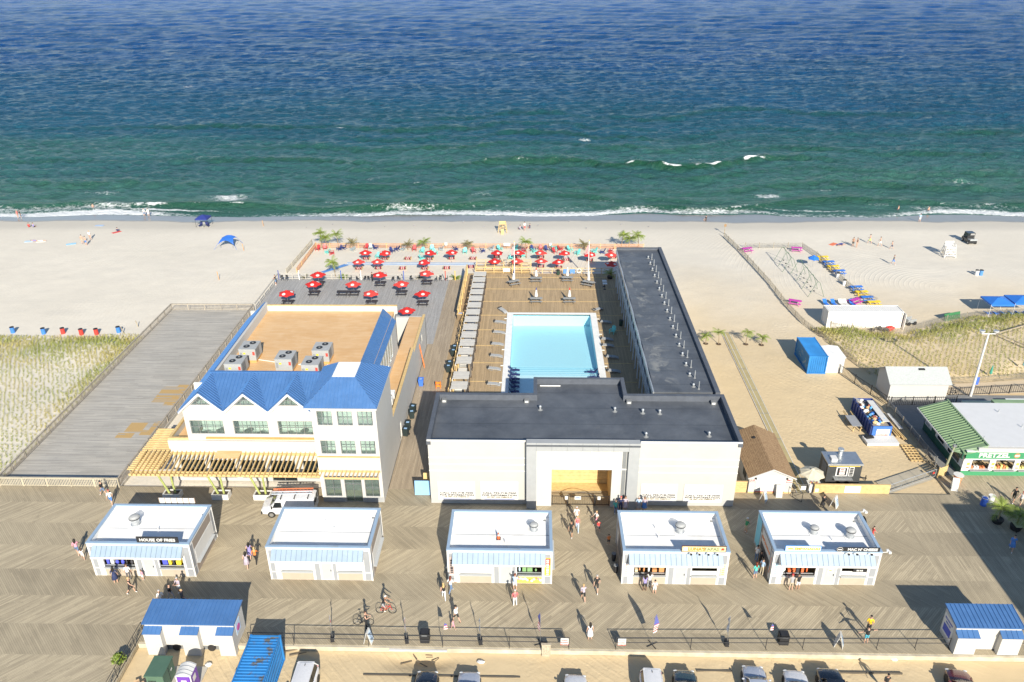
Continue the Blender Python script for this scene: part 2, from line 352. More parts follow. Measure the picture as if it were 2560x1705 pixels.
# swell lines that stand up and break near the shore: (y at x=0, slope, x0, x1, height, width)
foam = np.zeros_like(XX); thin = np.zeros_like(XX)  # thin masks the wave fronts that get the painted darker tone
wx = (vnoise(XX*.03+9, YY*0+2, 11)-.5)*7 + (vnoise(XX*.11+3, YY*0+5, 12)-.5)*2.2
for (y0, x0, x1, h, wd) in ((168.2,-125,-5,1.0,1.9),(168.0,15,140,.75,1.9),(174,-60,40,.45,2.4),(181,-40,160,.5,2.6),(186,-150,-20,.4,2.6),(194,-20,120,.5,2.8),(203.5,-45,75,1.05,3.0),(201,-20,20,.5,3.0),(209,-140,-40,.6,3.2),(214,60,190,.6,3.2),(225,-90,60,.6,3.4),(238,-60,160,.5,4),(252,-160,40,.5,4),(268,-40,150,.45,4.5)):
    yc = y0 + wx*(1+(y0-160)/60); s = (YY-yc)/wd; env = 1/(1+np.exp(-(XX-x0)/6))/(1+np.exp((XX-x1)/6))*(.45+.75*vnoise(XX*.045+y0, YY*0, int(y0)))
    prof = np.where(s < 0, np.exp(-(s/.55)**2), np.exp(-(s/1.5)**2)); Z += h*env*prof; thin = np.maximum(thin, env*np.exp(-((s+.35)/.55)**2)*min(1, h*1.3))
    def crest(xa, xb, k=1., up=.55):
        global foam
        e = 1/(1+np.exp(-(XX-xa)/.8))/(1+np.exp((XX-xb)/.8)); foam = np.maximum(foam, k*e*(.45+.75*vnoise(XX*.9, YY*.9, 31))*np.exp(-((YY-yc+.25)/up)**2)); foam = np.maximum(foam, .42*e*np.exp(-((YY-yc-2.2)/1.6)**2))
    if y0 == 168.2:
        for a in ((-93,-91),(-88,-80,1.05,.85),(-68,-63,.7),(-55,-52,.8),(-48,-45,.85),(-36,-33,.7),(-11,-8,.7),(-75,-72,.8),(-101,-98,.8),(-42,-40,.6),(-19,-17,.6)): crest(*a)
    if y0 == 168.0:
        for a in ((34,37,.8),(24,28,.7),(41,46,.8),(62,66,.7),(95,101,.8),(49,51,.6),(78,84,.6)): crest(*a)
    if y0 == 203.5:
        for a in ((4.5,6.5,1.),(17,19.5,.9),(32,37.5,1.0,.75),(40,47.5,1.0,.75),(53,61,1.05,.85),(63,66,.6),(70,74,.7),(22,27,.8),(-14,-11,.8),(-44,-41,.8),(-33,-31,.6)): crest(*a)
    if y0 == 186: crest(-29, -26.5, 1.); crest(-24,-22,.7)
def patch(xc, yc, a, b, k):
    global foam; k += .07; foam = np.maximum(foam, k*np.exp(-(((XX-xc)/a)**2 + ((YY-yc)/b)**2)**1.5))
for q in ((-69,173.5,7,4.6,.56),(-56,172,6,2,.36),(29,207,4,2.2,.66),(52,175,4.5,2.6,.56),(-42,169.5,8,1.3,.46),(-27,165.5,11,1.8,.50),(85,166.5,9,2.4,.48),(74,169,5,2,.42),(40,164,14,1.2,.42),(-86,163,14,1.6,.36),(20,163.6,9,1.2,.45),(-95,215,6,1.6,.3),(14,230,3,1.2,.55),(-60,248,2.5,1,.6),(60,300,3,1.5,.5),(-140,330,4,2,.5),(110,420,5,2,.5),(-12,176,5,2,.42),(14,171,7,2,.42),(66,180,6,2,.42),(-100,178,8,2.4,.45),(42,209,6,2,.42),(57,208.5,6,2.2,.48),(-40,190,5,2,.4),(100,186,7,2.5,.44),(-3,206,4,1.6,.42)): patch(*q)
# swash: a ragged white sheet along the waterline, missing where the water has drawn back
shore = 161.2 + (vnoise(XX*.045+2, YY*0+1, 21)-.5)*4.2 + (vnoise(XX*.17+7, YY*0+3, 22)-.5)*1.6
run = np.clip(.42 + 1.15*vnoise(XX*.03+4, YY*0+8, 23), 0, 1); s = YY - shore
foam = np.maximum(foam, run*1.05*np.where(s < 0, np.exp(-(s/.6)**2), np.exp(-(s/3.8)**2)))
foam = np.maximum(foam, .58*run*np.exp(-((s-5.0)/4.0)**2))
s2 = YY - shore - 2.6 - 1.5*vnoise(XX*.06, YY*0+5, 25); foam = np.maximum(foam, .85*vnoise(XX*.05+30, YY*0+6, 26)*np.exp(-(s2/.9)**2))
Z = Z*np.clip((YY-158.5)/6, 0.05, 1) + SEA - .25*np.clip((shore-YY)/1.0, 0, 4)
sea = grid('sea', np.zeros(sea_u.size), sea_y, lambda a, b: Z, M_sea); sea['kind'] = 'structure'
co = np.stack([XX, YY, Z], -1).astype(np.float32).ravel(); sea.data.vertices.foreach_set('co', co); sea.data.update()
for nm, arr in (('foam', foam), ('thin', thin)):
    at_ = sea.data.attributes.new(nm, 'FLOAT', 'POINT'); at_.data.foreach_set('value', arr.astype(np.float32).ravel())

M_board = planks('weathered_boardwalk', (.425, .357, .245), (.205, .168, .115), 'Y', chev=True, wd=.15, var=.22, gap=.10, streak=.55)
M_pier = planks('grey_pier_boards', (.44, .41, .36), (.22, .22, .215), 'X', wd=.16, var=.16, streak=.55, patches=[(-44.9,-42.8,81.5,86.5),(-46.6,-43.6,82.2,86),(-46.9,-44.9,75.6,77.6),(-47.4,-45.5,74.4,75.4),(-44.2,-42.7,75.8,77.9),(-44.9,-43.4,75,76)])
M_greydeck = planks('grey_patio_boards', (.36, .35, .335), (.22, .215, .21), 'Y', wd=.14, var=.14, streak=.45)
M_pooldeck = planks('tan_pool_deck_boards', (.42, .305, .175), (.27, .19, .11), 'Y', wd=.14, var=.17, streak=.30, wear=.06)
M_tandeck = planks('tan_alley_boards', (.37, .30, .215), (.22, .17, .12), 'Y', wd=.14, var=.17, streak=.4)
M_fascia = mt('weathered_timber', (.36, .30, .21), .8, var=.22, vs=2.5, bump=.3)
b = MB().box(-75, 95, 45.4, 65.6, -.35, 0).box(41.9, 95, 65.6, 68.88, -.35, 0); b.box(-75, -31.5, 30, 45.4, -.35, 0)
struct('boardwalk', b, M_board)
b = MB().box(-31.5, 95, 45.18, 45.396, -.45, -.03)
struct('boardwalk_edge', b, mt('concrete_edge', (.50,.44,.33), .85, var=.2, bump=.3))
struct('pier', MB().box(-55.3, -42.5, 65.604, 109.4, -.35, .03), M_pier)
struct('patio_deck', MB().box(-42.496, -14.0, 98.3, 121.7, -.35, .01).box(-42.496, -35.3, 89, 98.3, -.35, .01), M_greydeck)
struct('alley_deck', MB().box(-14.0, -11.6, 72.4, 121.7, -.35, .006).box(-14.75, -10.2, 65.604, 72.4, -.35, .006).box(-14.75,-14.0,72.4,98.3,-.35,.006), M_tandeck)
# pool deck with the basin left open, light nailing boards every five metres
PX0, PX1, PY0, PY1 = -3.6, 8.9, 76.5, 108.4
b = MB().box(-11.6, PX0, 72.4, 124.6, -.35, .012).box(PX1, 20.3, 72.4, 124.6, -.35, .012).box(PX0, PX1, PY1, 124.6, -.35, .012).box(PX0, PX1, 72.4, PY0, -.35, .012)
pd = struct('pool_deck', b, M_pooldeck)
M_newwood = mt('new_yellow_pine', (.59, .42, .19), .7, var=.16, vs=3, bump=.15)
for i, y in enumerate((122.9, 117.95, 113.0, 107.9, 102.9, 97.9, 92.9, 87.9, 82.9)):
    for xa, xb in (((-8.4, 13.1),) if y > 108.5 else ((-8.4, PX0-.45), (PX1+.45, 13.1))):
        P('nailing_board', MB().box(xa, xb, y-.07, y+.07, .005, .03), M_newwood, pd)
# pool: wide white coping, shallow shelf nearest the building, water
def watermat():
    t = NT('pool_water'); p = t.pos(); X, Y, _ = t.sep(p)
    n = t.noise(t.com(X, t.math('MULTIPLY', Y, 1.3)), 1.6, 4, .55, .4); nb = t.bump(n, .9, .10)
    t.b.inputs['Transmission Weight'].default_value = 1.; t.b.inputs['IOR'].default_value = 1.33; t.b.inputs['Roughness'].default_value = .02
    g = t.n('ShaderNodeBsdfTransparent'); g.inputs[0].default_value = (.86, .965, .985, 1); gl = t.n('ShaderNodeBsdfGlossy'); gl.inputs['Roughness'].default_value = .06; t.l(nb, gl.inputs['Normal'])
    lw = t.n('ShaderNodeLayerWeight'); t.l(nb, lw.inputs['Normal']); fr = t.n('ShaderNodeMath', operation='MULTIPLY_ADD'); t.l(t.math('POWER', lw.outputs['Facing'], 5.), fr.inputs[0]); fr.inputs[1].default_value = .8; fr.inputs[2].default_value = .02; mx = t.n('ShaderNodeMixShader')
    t.l(fr.outputs[0], mx.inputs[0]); t.l(g.outputs[0], mx.inputs[1]); t.l(gl.outputs[0], mx.inputs[2]); t.l(mx.outputs[0], t.t.nodes['Material Output'].inputs[0]); return t.m
def poolfloor():
    t = NT('pool_plaster'); p = t.pos(); X, Y, _ = t.sep(p)
    v = t.noise(p, .9, 4, .6, 1.5); cau = t.ramp(t.math('ABSOLUTE', t.math('SUBTRACT', v, .5)), 0., .06, 1., 0.)
    base = t.mix(t.ramp(Y, 88., 93.), (.74, .82, .83), (.50, .76, .82)); return t.out(base, .5)
pool = thing('swimming_pool', 'rectangular swimming pool of pale blue water with wide white coping', 'pool', (2.65, 92, 0))
inv = lambda mb: [setattr(mb, 'v', [(x-2.65, y-92, z) for x, y, z in mb.v]), mb][1]
M_white = mt('white_paint', (.80, .79, .76), .5, var=.04, vs=.8, stain=((.55,.52,.46), .25, .7))
M_cop = mt('white_pool_coping', (.74, .74, .72), .6, var=.06, stain=((.5,.52,.52), .3, 1.5))
b = MB().box(PX0-.4, PX0+.5, PY0-.4, PY1+.4, -.2, .06).box(PX1-.5, PX1+.4, PY0-.4, PY1+.4, -.2, .06).box(PX0+.5, PX1-.5, PY1-.12, PY1+.4, -.2, .06).box(PX0+.5, PX1-.5, PY0-.4, PY0+.1, -.2, .06)
P('coping', inv(b), M_cop, pool)
a0, a1, c0, c1 = PX0+.5, PX1-.5, PY0+.1, PY1-.12
b = MB().poly((a0,94,-1.1),(a1,94,-1.1),(a1,c1,-1.9),(a0,c1,-1.9)).poly((a0,c0,-.28),(a1,c0,-.28),(a1,90.2,-.30),(a0,90.2,-.30))
for k in range(5):
    y = 90.2 + k*.76; z = -.30 - k*.16
    b.poly((a0,y,z),(a1,y,z),(a1,y,z-.16),(a0,y,z-.16)); b.poly((a0,y,z-.16),(a1,y,z-.16),(a1,y+.76,z-.16),(a0,y+.76,z-.16))
b.poly((a0,c0,.0),(a0,c1,.0),(a0,c1,-2),(a0,c0,-2)).poly((a1,c0,.0),(a1,c1,.0),(a1,c1,-2),(a1,c0,-2)).poly((a0,c1,0),(a1,c1,0),(a1,c1,-2),(a0,c1,-2)).poly((a0,c0,0),(a1,c0,0),(a1,c0,-2),(a0,c0,-2))
for k in range(5): P('step_edge', inv(MB().box(a0+.05,a1-.05,90.15+k*.76,90.25+k*.76,-.29-k*.16,-.275-k*.16)), mt('blue_step_edge',(.16,.42,.56),.4), pool)
P('basin', inv(b), poolfloor(), pool)
for q in ((a0-.001, a0+.02), (a1-.02, a1+.001)): P('waterline_tile', inv(MB().box(*q, 91.5, c1, -.12, -.03)), mt('blue_tile', (.12,.40,.55), .3), pool)
P('pool_water', inv(MB().poly((a0,c0,-.06),(a1,c0,-.06),(a1,c1,-.06),(a0,c1,-.06))), watermat(), pool)
for i, y in enumerate((83, 87.5, 92, 96.6, 101.5, 106.6)):
    for sx in (-1, 1): P('deck_anchor', inv(MB().box(*( (PX0-.75, PX0-.39) if sx < 0 else (PX1+.39, PX1+.75)), y, y+.16, .012, .07)), M_cop, pool)
# ---------------------------------------------------------------- buildings
M_stucco = mt('white_stucco', (.50, .485, .455), .8, var=.03, vs=.6, bump=.15, bs=60, stain=((.48,.46,.42), .4, .5))
M_beige = mt('cream_stucco', (.448, .436, .405), .8, var=.03, vs=.5, bump=.1, bs=60, stain=((.42,.395,.345), .4, .4))
M_trim = mt('white_trim', (.64, .63, .605), .5, var=.03)
M_greypanel = mt('grey_panel', (.33, .34, .345), .6, var=.05, stain=((.27,.28,.28), .3, 1.))
M_dgrey = mt('dark_grey_panel', (.19, .197, .20), .6, var=.05)
M_blue = mt('blue_metal_roof', (.060, .145, .325), .42, var=.10, vs=.7, spec=.5, stain=((.085,.19,.41), .6, 1.3))
M_bluer = mt('blue_metal_roof_seam', (.06, .16, .37), .38)
M_ply = None
def plymat():
    t = NT('plywood_roof'); p = t.pos(); X, Y, _ = t.sep(p)
    ix = t.math('FLOOR', t.math('DIVIDE', Y, 1.22)); iy = t.math('FLOOR', t.math('ADD', t.math('DIVIDE', X, 2.44), t.math('MULTIPLY', ix, .5)))
    r = t.white(t.math('ADD', t.math('MULTIPLY', ix, 13.7), iy)); c = t.mix(t.math('MULTIPLY', r, .4), (.60, .37, .17), (.68, .45, .235))
    st = t.noise(t.com(t.math('MULTIPLY', X, .5), t.math('MULTIPLY', Y, 2.)), 1.2, 5, .65); c = t.mix(t.ramp(st, .42, .7, 0., .55), c, (.70, .51, .31))
    c = t.mix(t.ramp(t.noise(p, .3, 4, .65), .48, .72, 0., .5), c, (.52, .295, .115))
    c = t.mix(t.ramp(t.noise(p, 1.6, 5, .7, .6), .62, .78, 0., .6), c, (.66, .55, .40))
    return t.out(c, .6, t.bump(st, .1, .01))
M_ply = plymat()
def memb():
    t = NT('dark_roof_membrane'); p = t.pos(); X, Y, Zz = t.sep(p)
    n = t.noise(p, .35, 5, .62, .3); c = t.mix(t.ramp(n, .3, .72), (.056, .063, .075), (.125, .136, .152))
    r = t.white(t.math('FLOOR', t.math('DIVIDE', Y, 3.05))); c = t.mix(t.math('MULTIPLY', r, .35), c, (.085, .095, .115))
    s = t.noise(p, 2.2, 6, .7, 1.); c = t.mix(t.ramp(s, .58, .74, 0., .28), c, (.20, .205, .20)); c = t.mix(t.ramp(t.noise(p, 9., 3, .6), .70, .76, 0., .8), c, (.32, .33, .33))
    sed = t.math('MULTIPLY', t.math('MULTIPLY', t.ramp(X, 13.0, 13.9), t.ramp(X, 14.6, 16.2, 1., 0.)), t.math('GREATER_THAN', Y, 76.)); c = t.mix(t.math('MULTIPLY', sed, t.ramp(t.noise(p, .55, 5, .65, .8), .52, .64, 0., .6)), c, (.30, .295, .27))
    fr = t.math('FRACT', t.math('DIVIDE', Y, 3.05)); c = t.mix(t.math('MULTIPLY', t.math('LESS_THAN', fr, .025), .6), c, (.025, .028, .03))
    return t.out(c, t.ramp(s, .3, .7, .42, .62), t.bump(n, .15, .05))
M_memb = memb()
def glassmat(name, tint, k=.5, em=(.10,.13,.13)):
    t = NT(name); a = t.n('ShaderNodeBsdfTransparent'); a.inputs[0].default_value = (*tint, 1); g = t.n('ShaderNodeBsdfGlossy'); g.inputs['Roughness'].default_value = .04; g.inputs[0].default_value = (.9, .95, 1, 1)
    d = t.n('ShaderNodeBsdfDiffuse'); d.inputs[0].default_value = (*em, 1); m0 = t.n('ShaderNodeMixShader'); m0.inputs[0].default_value = k
    t.l(a.outputs[0], m0.inputs[1]); t.l(d.outputs[0], m0.inputs[2])
    lw = t.n('ShaderNodeLayerWeight'); f = t.n('ShaderNodeMath', operation='MULTIPLY_ADD'); t.l(t.math('POWER', lw.outputs['Facing'], 5.), f.inputs[0]); f.inputs[1].default_value = .9; f.inputs[2].default_value = .05; m = t.n('ShaderNodeMixShader'); t.l(f.outputs[0], m.inputs[0]); t.l(m0.outputs[0], m.inputs[1]); t.l(g.outputs[0], m.inputs[2])
    t.l(m.outputs[0], t.t.nodes['Material Output'].inputs[0]); return t.m
M_glass = glassmat('green_window_glass', (.88, .95, .93), .10, (.30, .38, .37))
M_dglass = glassmat('dark_window_glass', (.35, .42, .42), .4, (.03, .04, .045))
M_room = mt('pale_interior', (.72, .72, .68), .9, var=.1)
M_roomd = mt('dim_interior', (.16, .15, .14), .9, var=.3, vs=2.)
M_black = mt('black_paint', (.022, .022, .024), .5, var=.2)
M_alu = mt('aluminium', (.52, .54, .55), .35, metal=.8, var=.08)
M_galv = mt('galvanised_steel', (.50, .52, .53), .45, metal=.6, var=.15, vs=4)
M_acgrey = mt('grey_ac_cabinet', (.36, .365, .36), .55, var=.06, stain=((.28,.28,.27), .3, 2.))
def window(par, x0, x1, z0, z1, y, nx, nz, fm=M_alu, gm=M_glass, room=True):
    """window in a wall facing -Y: frame, mullions, panes each a mesh; a shallow room behind it"""
    f = MB(); t = .06
    f.box(x0, x0+t, y-.02, y+.06, z0, z1).box(x1-t, x1, y-.02, y+.06, z0, z1).box(x0+t, x1-t, y-.02, y+.06, z0, z0+t).box(x0+t, x1-t, y-.02, y+.06, z1-t, z1)
    wn = P('window', f, fm, par)
    dx, dz = (x1-x0-2*t)/nx, (z1-z0-2*t)/nz
    for i in range(1, nx): P('mullion', MB().box(x0+t+dx*i-.025, x0+t+dx*i+.025, y-.012, y+.045, z0+t, z1-t), fm, wn)
    for j in range(1, nz): P('transom', MB().box(x0+t, x1-t, y-.015, y+.048, z0+t+dz*j-.025, z0+t+dz*j+.025), fm, wn)
    for i in range(nx):
        for j in range(nz): P('pane', MB().box(x0+t+dx*i+.025, x0+t+dx*(i+1)-.025, y+.012, y+.022, z0+t+dz*j+.025, z0+t+dz*(j+1)-.025), gm, wn)
    return wn
# ---- pavilion with the blue roof
BX0, BX1, BY = -34.9, -20.9, 66.7
bl = thing('pavilion', 'large white pavilion with blue metal gable roof, corner tower and tan flat roof', 'building', (-25, 66, 0))
inv = lambda mb: [setattr(mb, 'v', [(x+25, y-66, z) for x, y, z in mb.v]), mb][1]
W3 = [(-34.45,-31.05,5.75,7.35), (-30.05,-26.55,5.75,7.35), (-25.55,-22.05,5.75,7.35)]
W1 = [(x, x+2.55, .35, 2.6) for x in (-36.3,-33.2,-30.1,-23.6)] + [(-27.0,-24.4,0,2.6)]
w = MB(); w.wally(-37, -20.9, 0, 5.05, 66.7, 66.95, W1)
w.wally(BX0, -20.9, 5.05, 8.85, 66.72, 66.97, W3)
w.box(-37,-36.75,66.95,98,0,5.05).box(-34.9,-34.65,66.97,88,5.05,8.75)         # left walls
w.box(-36.75,-14.8,97.75,98.2,0,4.3).box(-34.65,-16.9,87.7,88,5.,9.75)             # rear walls
P('wall', inv(w), M_stucco, bl)
P('terrace_deck', inv(MB().box(-36.75, -34.9, 66.95, 97.75, 4.1, 4.4)), M_ply, bl)
P('parapet', inv(MB().box(-37.02, -34.9, 66.69, 66.96, 5.051, 5.25).box(-37.02, -36.74, 66.96, 98, 5.051, 5.25)), M_newwood, bl)
P('ledge_board', inv(MB().box(-33.0, -20.9, 66.45, 66.719, 5.30, 5.44)), mt('orange_primer_board', (.55,.32,.11), .7), bl)
P('ledge', inv(MB().box(-37.0, -20.9, 66.5, 66.698, 4.1, 5.05)), M_stucco, bl)
# gables with their peak windows
GX = [-32.75, -28.35, -23.97]; GV = [-35.15, -30.6, -26.15, -21.9]; EZ, RZ, RY = 8.85, 10.9, 70.3
for i, gx in enumerate(GX):
    a, c = (GV[i] if i else -34.9), GV[i+1]; sl = (RZ-EZ)/(gx-GV[1]+.001) if 0 else 0
    h = 1.05; k0 = .62
    tri = MB(); y0, y1 = 66.72, 66.97
    # wall triangle with a triangular light: three pieces round the opening
    A, B, T = (a, EZ), (c, EZ), (gx, RZ-.12); hw = 1.18; wa, wb, wt = (gx-hw, EZ+.32), (gx+hw, EZ+.32), (gx, EZ+.32+1.18)
    for q in ((A, B, wb, wa), (B, T, wt, wb), (T, A, wa, wt)): tri.prism([(p[0], y0, p[1]) for p in q], (0, y1-y0, 0))
    P('gable_wall', inv(tri), M_stucco, bl)
    gw = P('gable_window', inv(MB().prism([(wa[0]-.0,y0-.02,wa[1]),(wb[0],y0-.02,wb[1]),(wb[0]-.14,y0-.02,wb[1]+.07),(wa[0]+.14,y0-.02,wa[1]+.07)], (0,.08,0)).beam((wa[0],y0,wa[1]),(wt[0],y0,wt[1]),.08,.07,(0,1,0)).beam((wb[0],y0,wb[1]),(wt[0],y0,wt[1]),.08,.07,(0,1,0)).box(gx-.025,gx+.025,y0-.01,y0+.05,wa[1],wt[1]).box(gx-.025-.55,gx+.025-.55,y0-.01,y0+.05,wa[1],wa[1]+.62).box(gx-.025+.55,gx+.025+.55,y0-.01,y0+.05,wa[1],wa[1]+.62).box(gx-.6,gx+.6,y0-.012,y0+.048,wa[1]+.55,wa[1]+.6)), M_alu, bl)
    P('pane', inv(MB().prism([(wa[0]+.05,y0+.03,wa[1]+.03),(wb[0]-.05,y0+.03,wb[1]+.03),(wt[0],y0+.03,wt[1]-.06)], (0,.012,0))), M_glass, gw)
    # white rake boards
    lo = EZ - .05
    rk = MB(); rk.beam((GV[i]+.03, 66.42, lo+.0), (gx, 66.42, RZ-.08), .5, .28, (0,1,0)) if 0 else None
    for xe in (GV[i], GV[i+1]):
        rk.prism([(xe, 66.25, lo-.12), (gx, 66.25, RZ-.16), (gx, 66.25, RZ-.42), (xe, 66.25, lo-.42)], (0, .46, 0))
    P('rake_board', inv(rk), M_trim, bl)
M_soft = M_trim
def roofpanel(par, quad, n, fm=M_blue, name='roof_slope', rib=.045, mb_inv=None, ribdir=None):
    """one sloping sheet of standing-seam metal; quad = eave a, eave b, top b, top a; seams run up the slope"""
    q = [Vector(p) for p in quad]; o = P(name, mb_inv(MB().slab(q, .08)), fm, par); nr = (q[1]-q[0]).cross(q[-1]-q[0]).normalized(); m = MB()
    for i in range(1, n):
        t = i/n; a = q[0].lerp(q[1], t); d = (ribdir if ribdir else (q[-1]-q[0])).normalized()
        # clip the seam against the polygon
        best = 0
        for k in range(1, len(q)):
            p0, p1 = q[k], q[(k+1) % len(q)]; e = p1-p0; cr = d.cross(e); den = cr.length_squared
            if den < 1e-9: continue
            s_ = (p0-a).cross(e).dot(cr)/den; u_ = (p0-a).cross(d).dot(cr)/den
            if s_ > .01 and -.001 <= u_ <= 1.001: best = max(best, s_)
        if best > .05: m.beam(a+nr*rib/2, a+d*best+nr*rib/2, .035, rib, nr)
    if m.v: P('standing_seams', mb_inv(m), M_bluer if fm is M_blue else fm, o, stuff=True)
    return o
yF = 66.2
for i, gx in enumerate(GX):
    if i > 0: roofpanel(bl, [(GV[i], yF, EZ-.02), (gx, yF, RZ), (gx, RY, RZ), (GV[i]+.0, yF+.001, EZ-.019)][:3], 1, mb_inv=inv, name='gable_slope')
    # left slope (i==0 carries on to the rear as the long side roof), right slope
    if i == 0: roofpanel(bl, [(-35.2, 88, 8.62), (-35.2, yF, 8.62), (gx, yF, RZ), (gx, 88, RZ)], 44, mb_inv=inv, name='side_slope')
    q = [(gx, yF, RZ), (GV[i+1], yF, EZ-.02), (gx, RY, RZ)]
    o = P('gable_slope', inv(MB().slab(q, .08)), M_blue, bl); m = MB(); n_ = 12; qa = [Vector(p) for p in q]; nr = (qa[1]-qa[0]).cross(qa[2]-qa[0]).normalized()
    if nr.z < 0: nr = -nr
    for k in range(1, n_):
        t = k/n_; a = qa[0].lerp(qa[2], t); c = qa[1].lerp(qa[2], t); m.beam(a+nr*.03, c+nr*.03, .04, .06, nr)
    P('standing_seams', inv(m), M_bluer, o, stuff=True)
    if i > 0:
        q = [(gx, yF, RZ), (gx, RY, RZ), (GV[i], yF, EZ-.02)]; qa = [Vector(p) for p in q]; m = MB(); nr = (qa[1]-qa[0]).cross(qa[2]-qa[0]).normalized(); nr = nr if nr.z > 0 else -nr
        for k in range(1, n_):
            t = k/n_; a = qa[0].lerp(qa[1], t); c = qa[2].lerp(qa[1], t); m.beam(a+nr*.03, c+nr*.03, .04, .06, nr)
        P('standing_seams', inv(m), M_bluer, bl, stuff=True)
for i in range(1, 4):      # front-facing main slope between gables
    xa, xb = GX[i-1], (GX[i] if i < 3 else -20.6)
    q = [(GV[i], yF, EZ-.02), (xb, RY, RZ), (xa, RY, RZ)]; o = P('main_slope', inv(MB().slab(q, .08)), M_blue, bl); m = MB(); qa = [Vector(p) for p in q]; nr = (qa[1]-qa[0]).cross(qa[2]-qa[0]).normalized(); nr = nr if nr.z > 0 else -nr
    d = Vector((0, RY-yF, RZ-EZ+.02))
    for k in range(1, 12):
        top = qa[2].lerp(qa[1], k/12); 
        tt = (top.x-qa[0].x); fr = tt/(qa[1].x-qa[0].x) if tt > 0 else tt/(qa[2].x-qa[0].x); m.beam(top-d*(1-abs(fr))+nr*.03, top+nr*.03, .04, .06, nr)
    P('standing_seams', inv(m), M_bluer, o, stuff=True)
P('ridge_flashing', inv(MB().box(-33, -21, RY-.05, RY+.25, RZ-.12, RZ+.06)), M_bluer, bl)
P('flat_roof', inv(MB().box(-32.6, -17.0, 70.2, 87.7, 9.4, 9.8)), M_ply, bl)
P('roof_parapet', inv(MB().box(-32.74, -32.45, 70.56, 88.02, 9.5, 10.80)), M_stucco, bl); P('roof_parapet', inv(MB().box(-32.45, -16.6, 87.72, 88.02, 9.5, 10.5)), M_stucco, bl)
P('parapet_cap', inv(MB().box(-32.45, -16.58, 87.7, 88.04, 10.502, 10.56)), M_newwood, bl)
# right-hand lean-to with clerestory windows and the lower terrace
WR = [(y, y+.95, 5.5, 8.3) for y in (73.6,75.0,76.4,77.8,79.2,80.6,82.0,83.4)]
P('clerestory_wall', inv(MB().wallx(71.2, 88, 4.4, 9.3, -17.15, -16.9, WR)), M_stucco, bl)
for a in WR:
    x = -16.98; f = MB().box(x-.02,x+.05,a[0],a[0]+.06,a[2],a[3]).box(x-.02,x+.05,a[1]-.06,a[1],a[2],a[3]).box(x-.02,x+.05,a[0]+.06,a[1]-.06,a[2],a[2]+.06).box(x-.02,x+.05,a[0]+.06,a[1]-.06,a[3]-.06,a[3])
    wn = P('window', inv(f), M_alu, bl); P('pane', inv(MB().box(x,x+.012,a[0]+.06,a[1]-.06,a[2]+.06,a[3]-.06)), M_glass, wn)
P('side_gable', inv(MB().prism([(-16.9,86.,9.3),(-16.9,86.,9.25),(-17.95,86.,9.8),(-17.95,86.,10.85)],(0,.2,0)).box(-18.1,-17.96,71.5,86.2,9.8,10.8)), M_stucco, bl)
roofpanel(bl, [(-16.55,73.0,9.25),(-16.55,86.2,9.25),(-18.0,86.2,10.9),(-18.0,71.4,10.9)], 38, mb_inv=inv, name='lean_to_slope')
P('terrace_roof', inv(MB().box(-16.9, -15.05, 71.2, 97.75, 4.0, 4.4)), M_ply, bl)
P('terrace_wall', inv(MB().wallx(71.1, 98.0, 0, 4.6, -15.05, -14.8, [(74.2,75.2,0,2.1),(93,94.2,2.6,3.6)]).box(-15.05,-14.8,71.1,87,4.6,5.25)), M_stucco, bl)
P('parapet_cap', inv(MB().box(-15.1, -14.76, 71.1, 87, 5.252, 5.32)), M_newwood, bl); P('parapet_cap', inv(MB().box(-15.1, -14.76, 87.1, 98.05, 4.602, 4.67)), M_newwood, bl)
P('side_door', inv(MB().box(-14.95,-14.9,74.2,75.2,0,2.1)), M_alu, bl)
P('wall_hatch', inv(MB().box(-14.95,-14.9,93,94.2,2.6,3.6)), M_black, bl)
# tower
TW = [(x, x+1.45, za, zb) for za, zb in ((9.0,10.6),(5.75,7.3)) for x in (-20.45,-18.52,-16.6)]
TD = [(-20.55,-18.95,.65,2.75), (-18.6,-16.9,0,2.75), (-16.6,-15.15,.65,2.75)]
t = MB(); t.wally(-20.9, -14.8, 0, 11.0, 63.42, 63.67, TW+TD); t.box(-20.9,-20.65,63.67,71.1,0,11).box(-15.05,-14.8,63.67,71.1,0,11).box(-20.65,-15.05,70.85,71.1,4.4,11)
P('tower_wall', inv(t), M_stucco, bl)
for a in TW: window(bl, a[0]+25, a[1]+25, a[2], a[3], 63.5-66, 3, 2)
for a in TD: window(bl, a[0]+25, a[1]+25, a[2], a[3], 63.5-66, 2 if a[2] else 2, 2 if a[2] else 1)
P('transom_light', inv(MB().box(-18.54,-16.96,63.47,63.55,2.12,2.2)), M_alu, bl)
for a in W3: window(bl, a[0]+25, a[1]+25, a[2], a[3], 66.8-66, 4, 2)
for a in W1: window(bl, a[0]+25, a[1]+25, a[2], a[3], 66.78-66, 2, 2 if a[2] else 1, gm=M_dglass)
for x0, x1 in ((-20.86,-18.7),(-16.8,-14.84)): P('plinth_panel', inv(MB().box(x0,x1,63.38,63.419,.04,.6)), M_greypanel, bl)
P('corner_trim', inv(MB().box(-20.93,-20.9+.12,63.385,63.418,.62,10.98)), M_trim, bl)
rm = MB().box(-20.6,-15.1,66.2,66.4,4.4,10.9).box(-20.64,-15.06,63.7,66.2,4.3,4.42).box(-20.64,-15.06,63.7,66.2,7.9,8.02).box(-34.6,-21,69.6,69.8,4.4,10.).box(-34.6,-21,66.99,69.6,4.42,4.5).box(-34.6,-21,66.99,69.6,8.3,8.4)
P('interior_walls', inv(rm), M_room, bl)
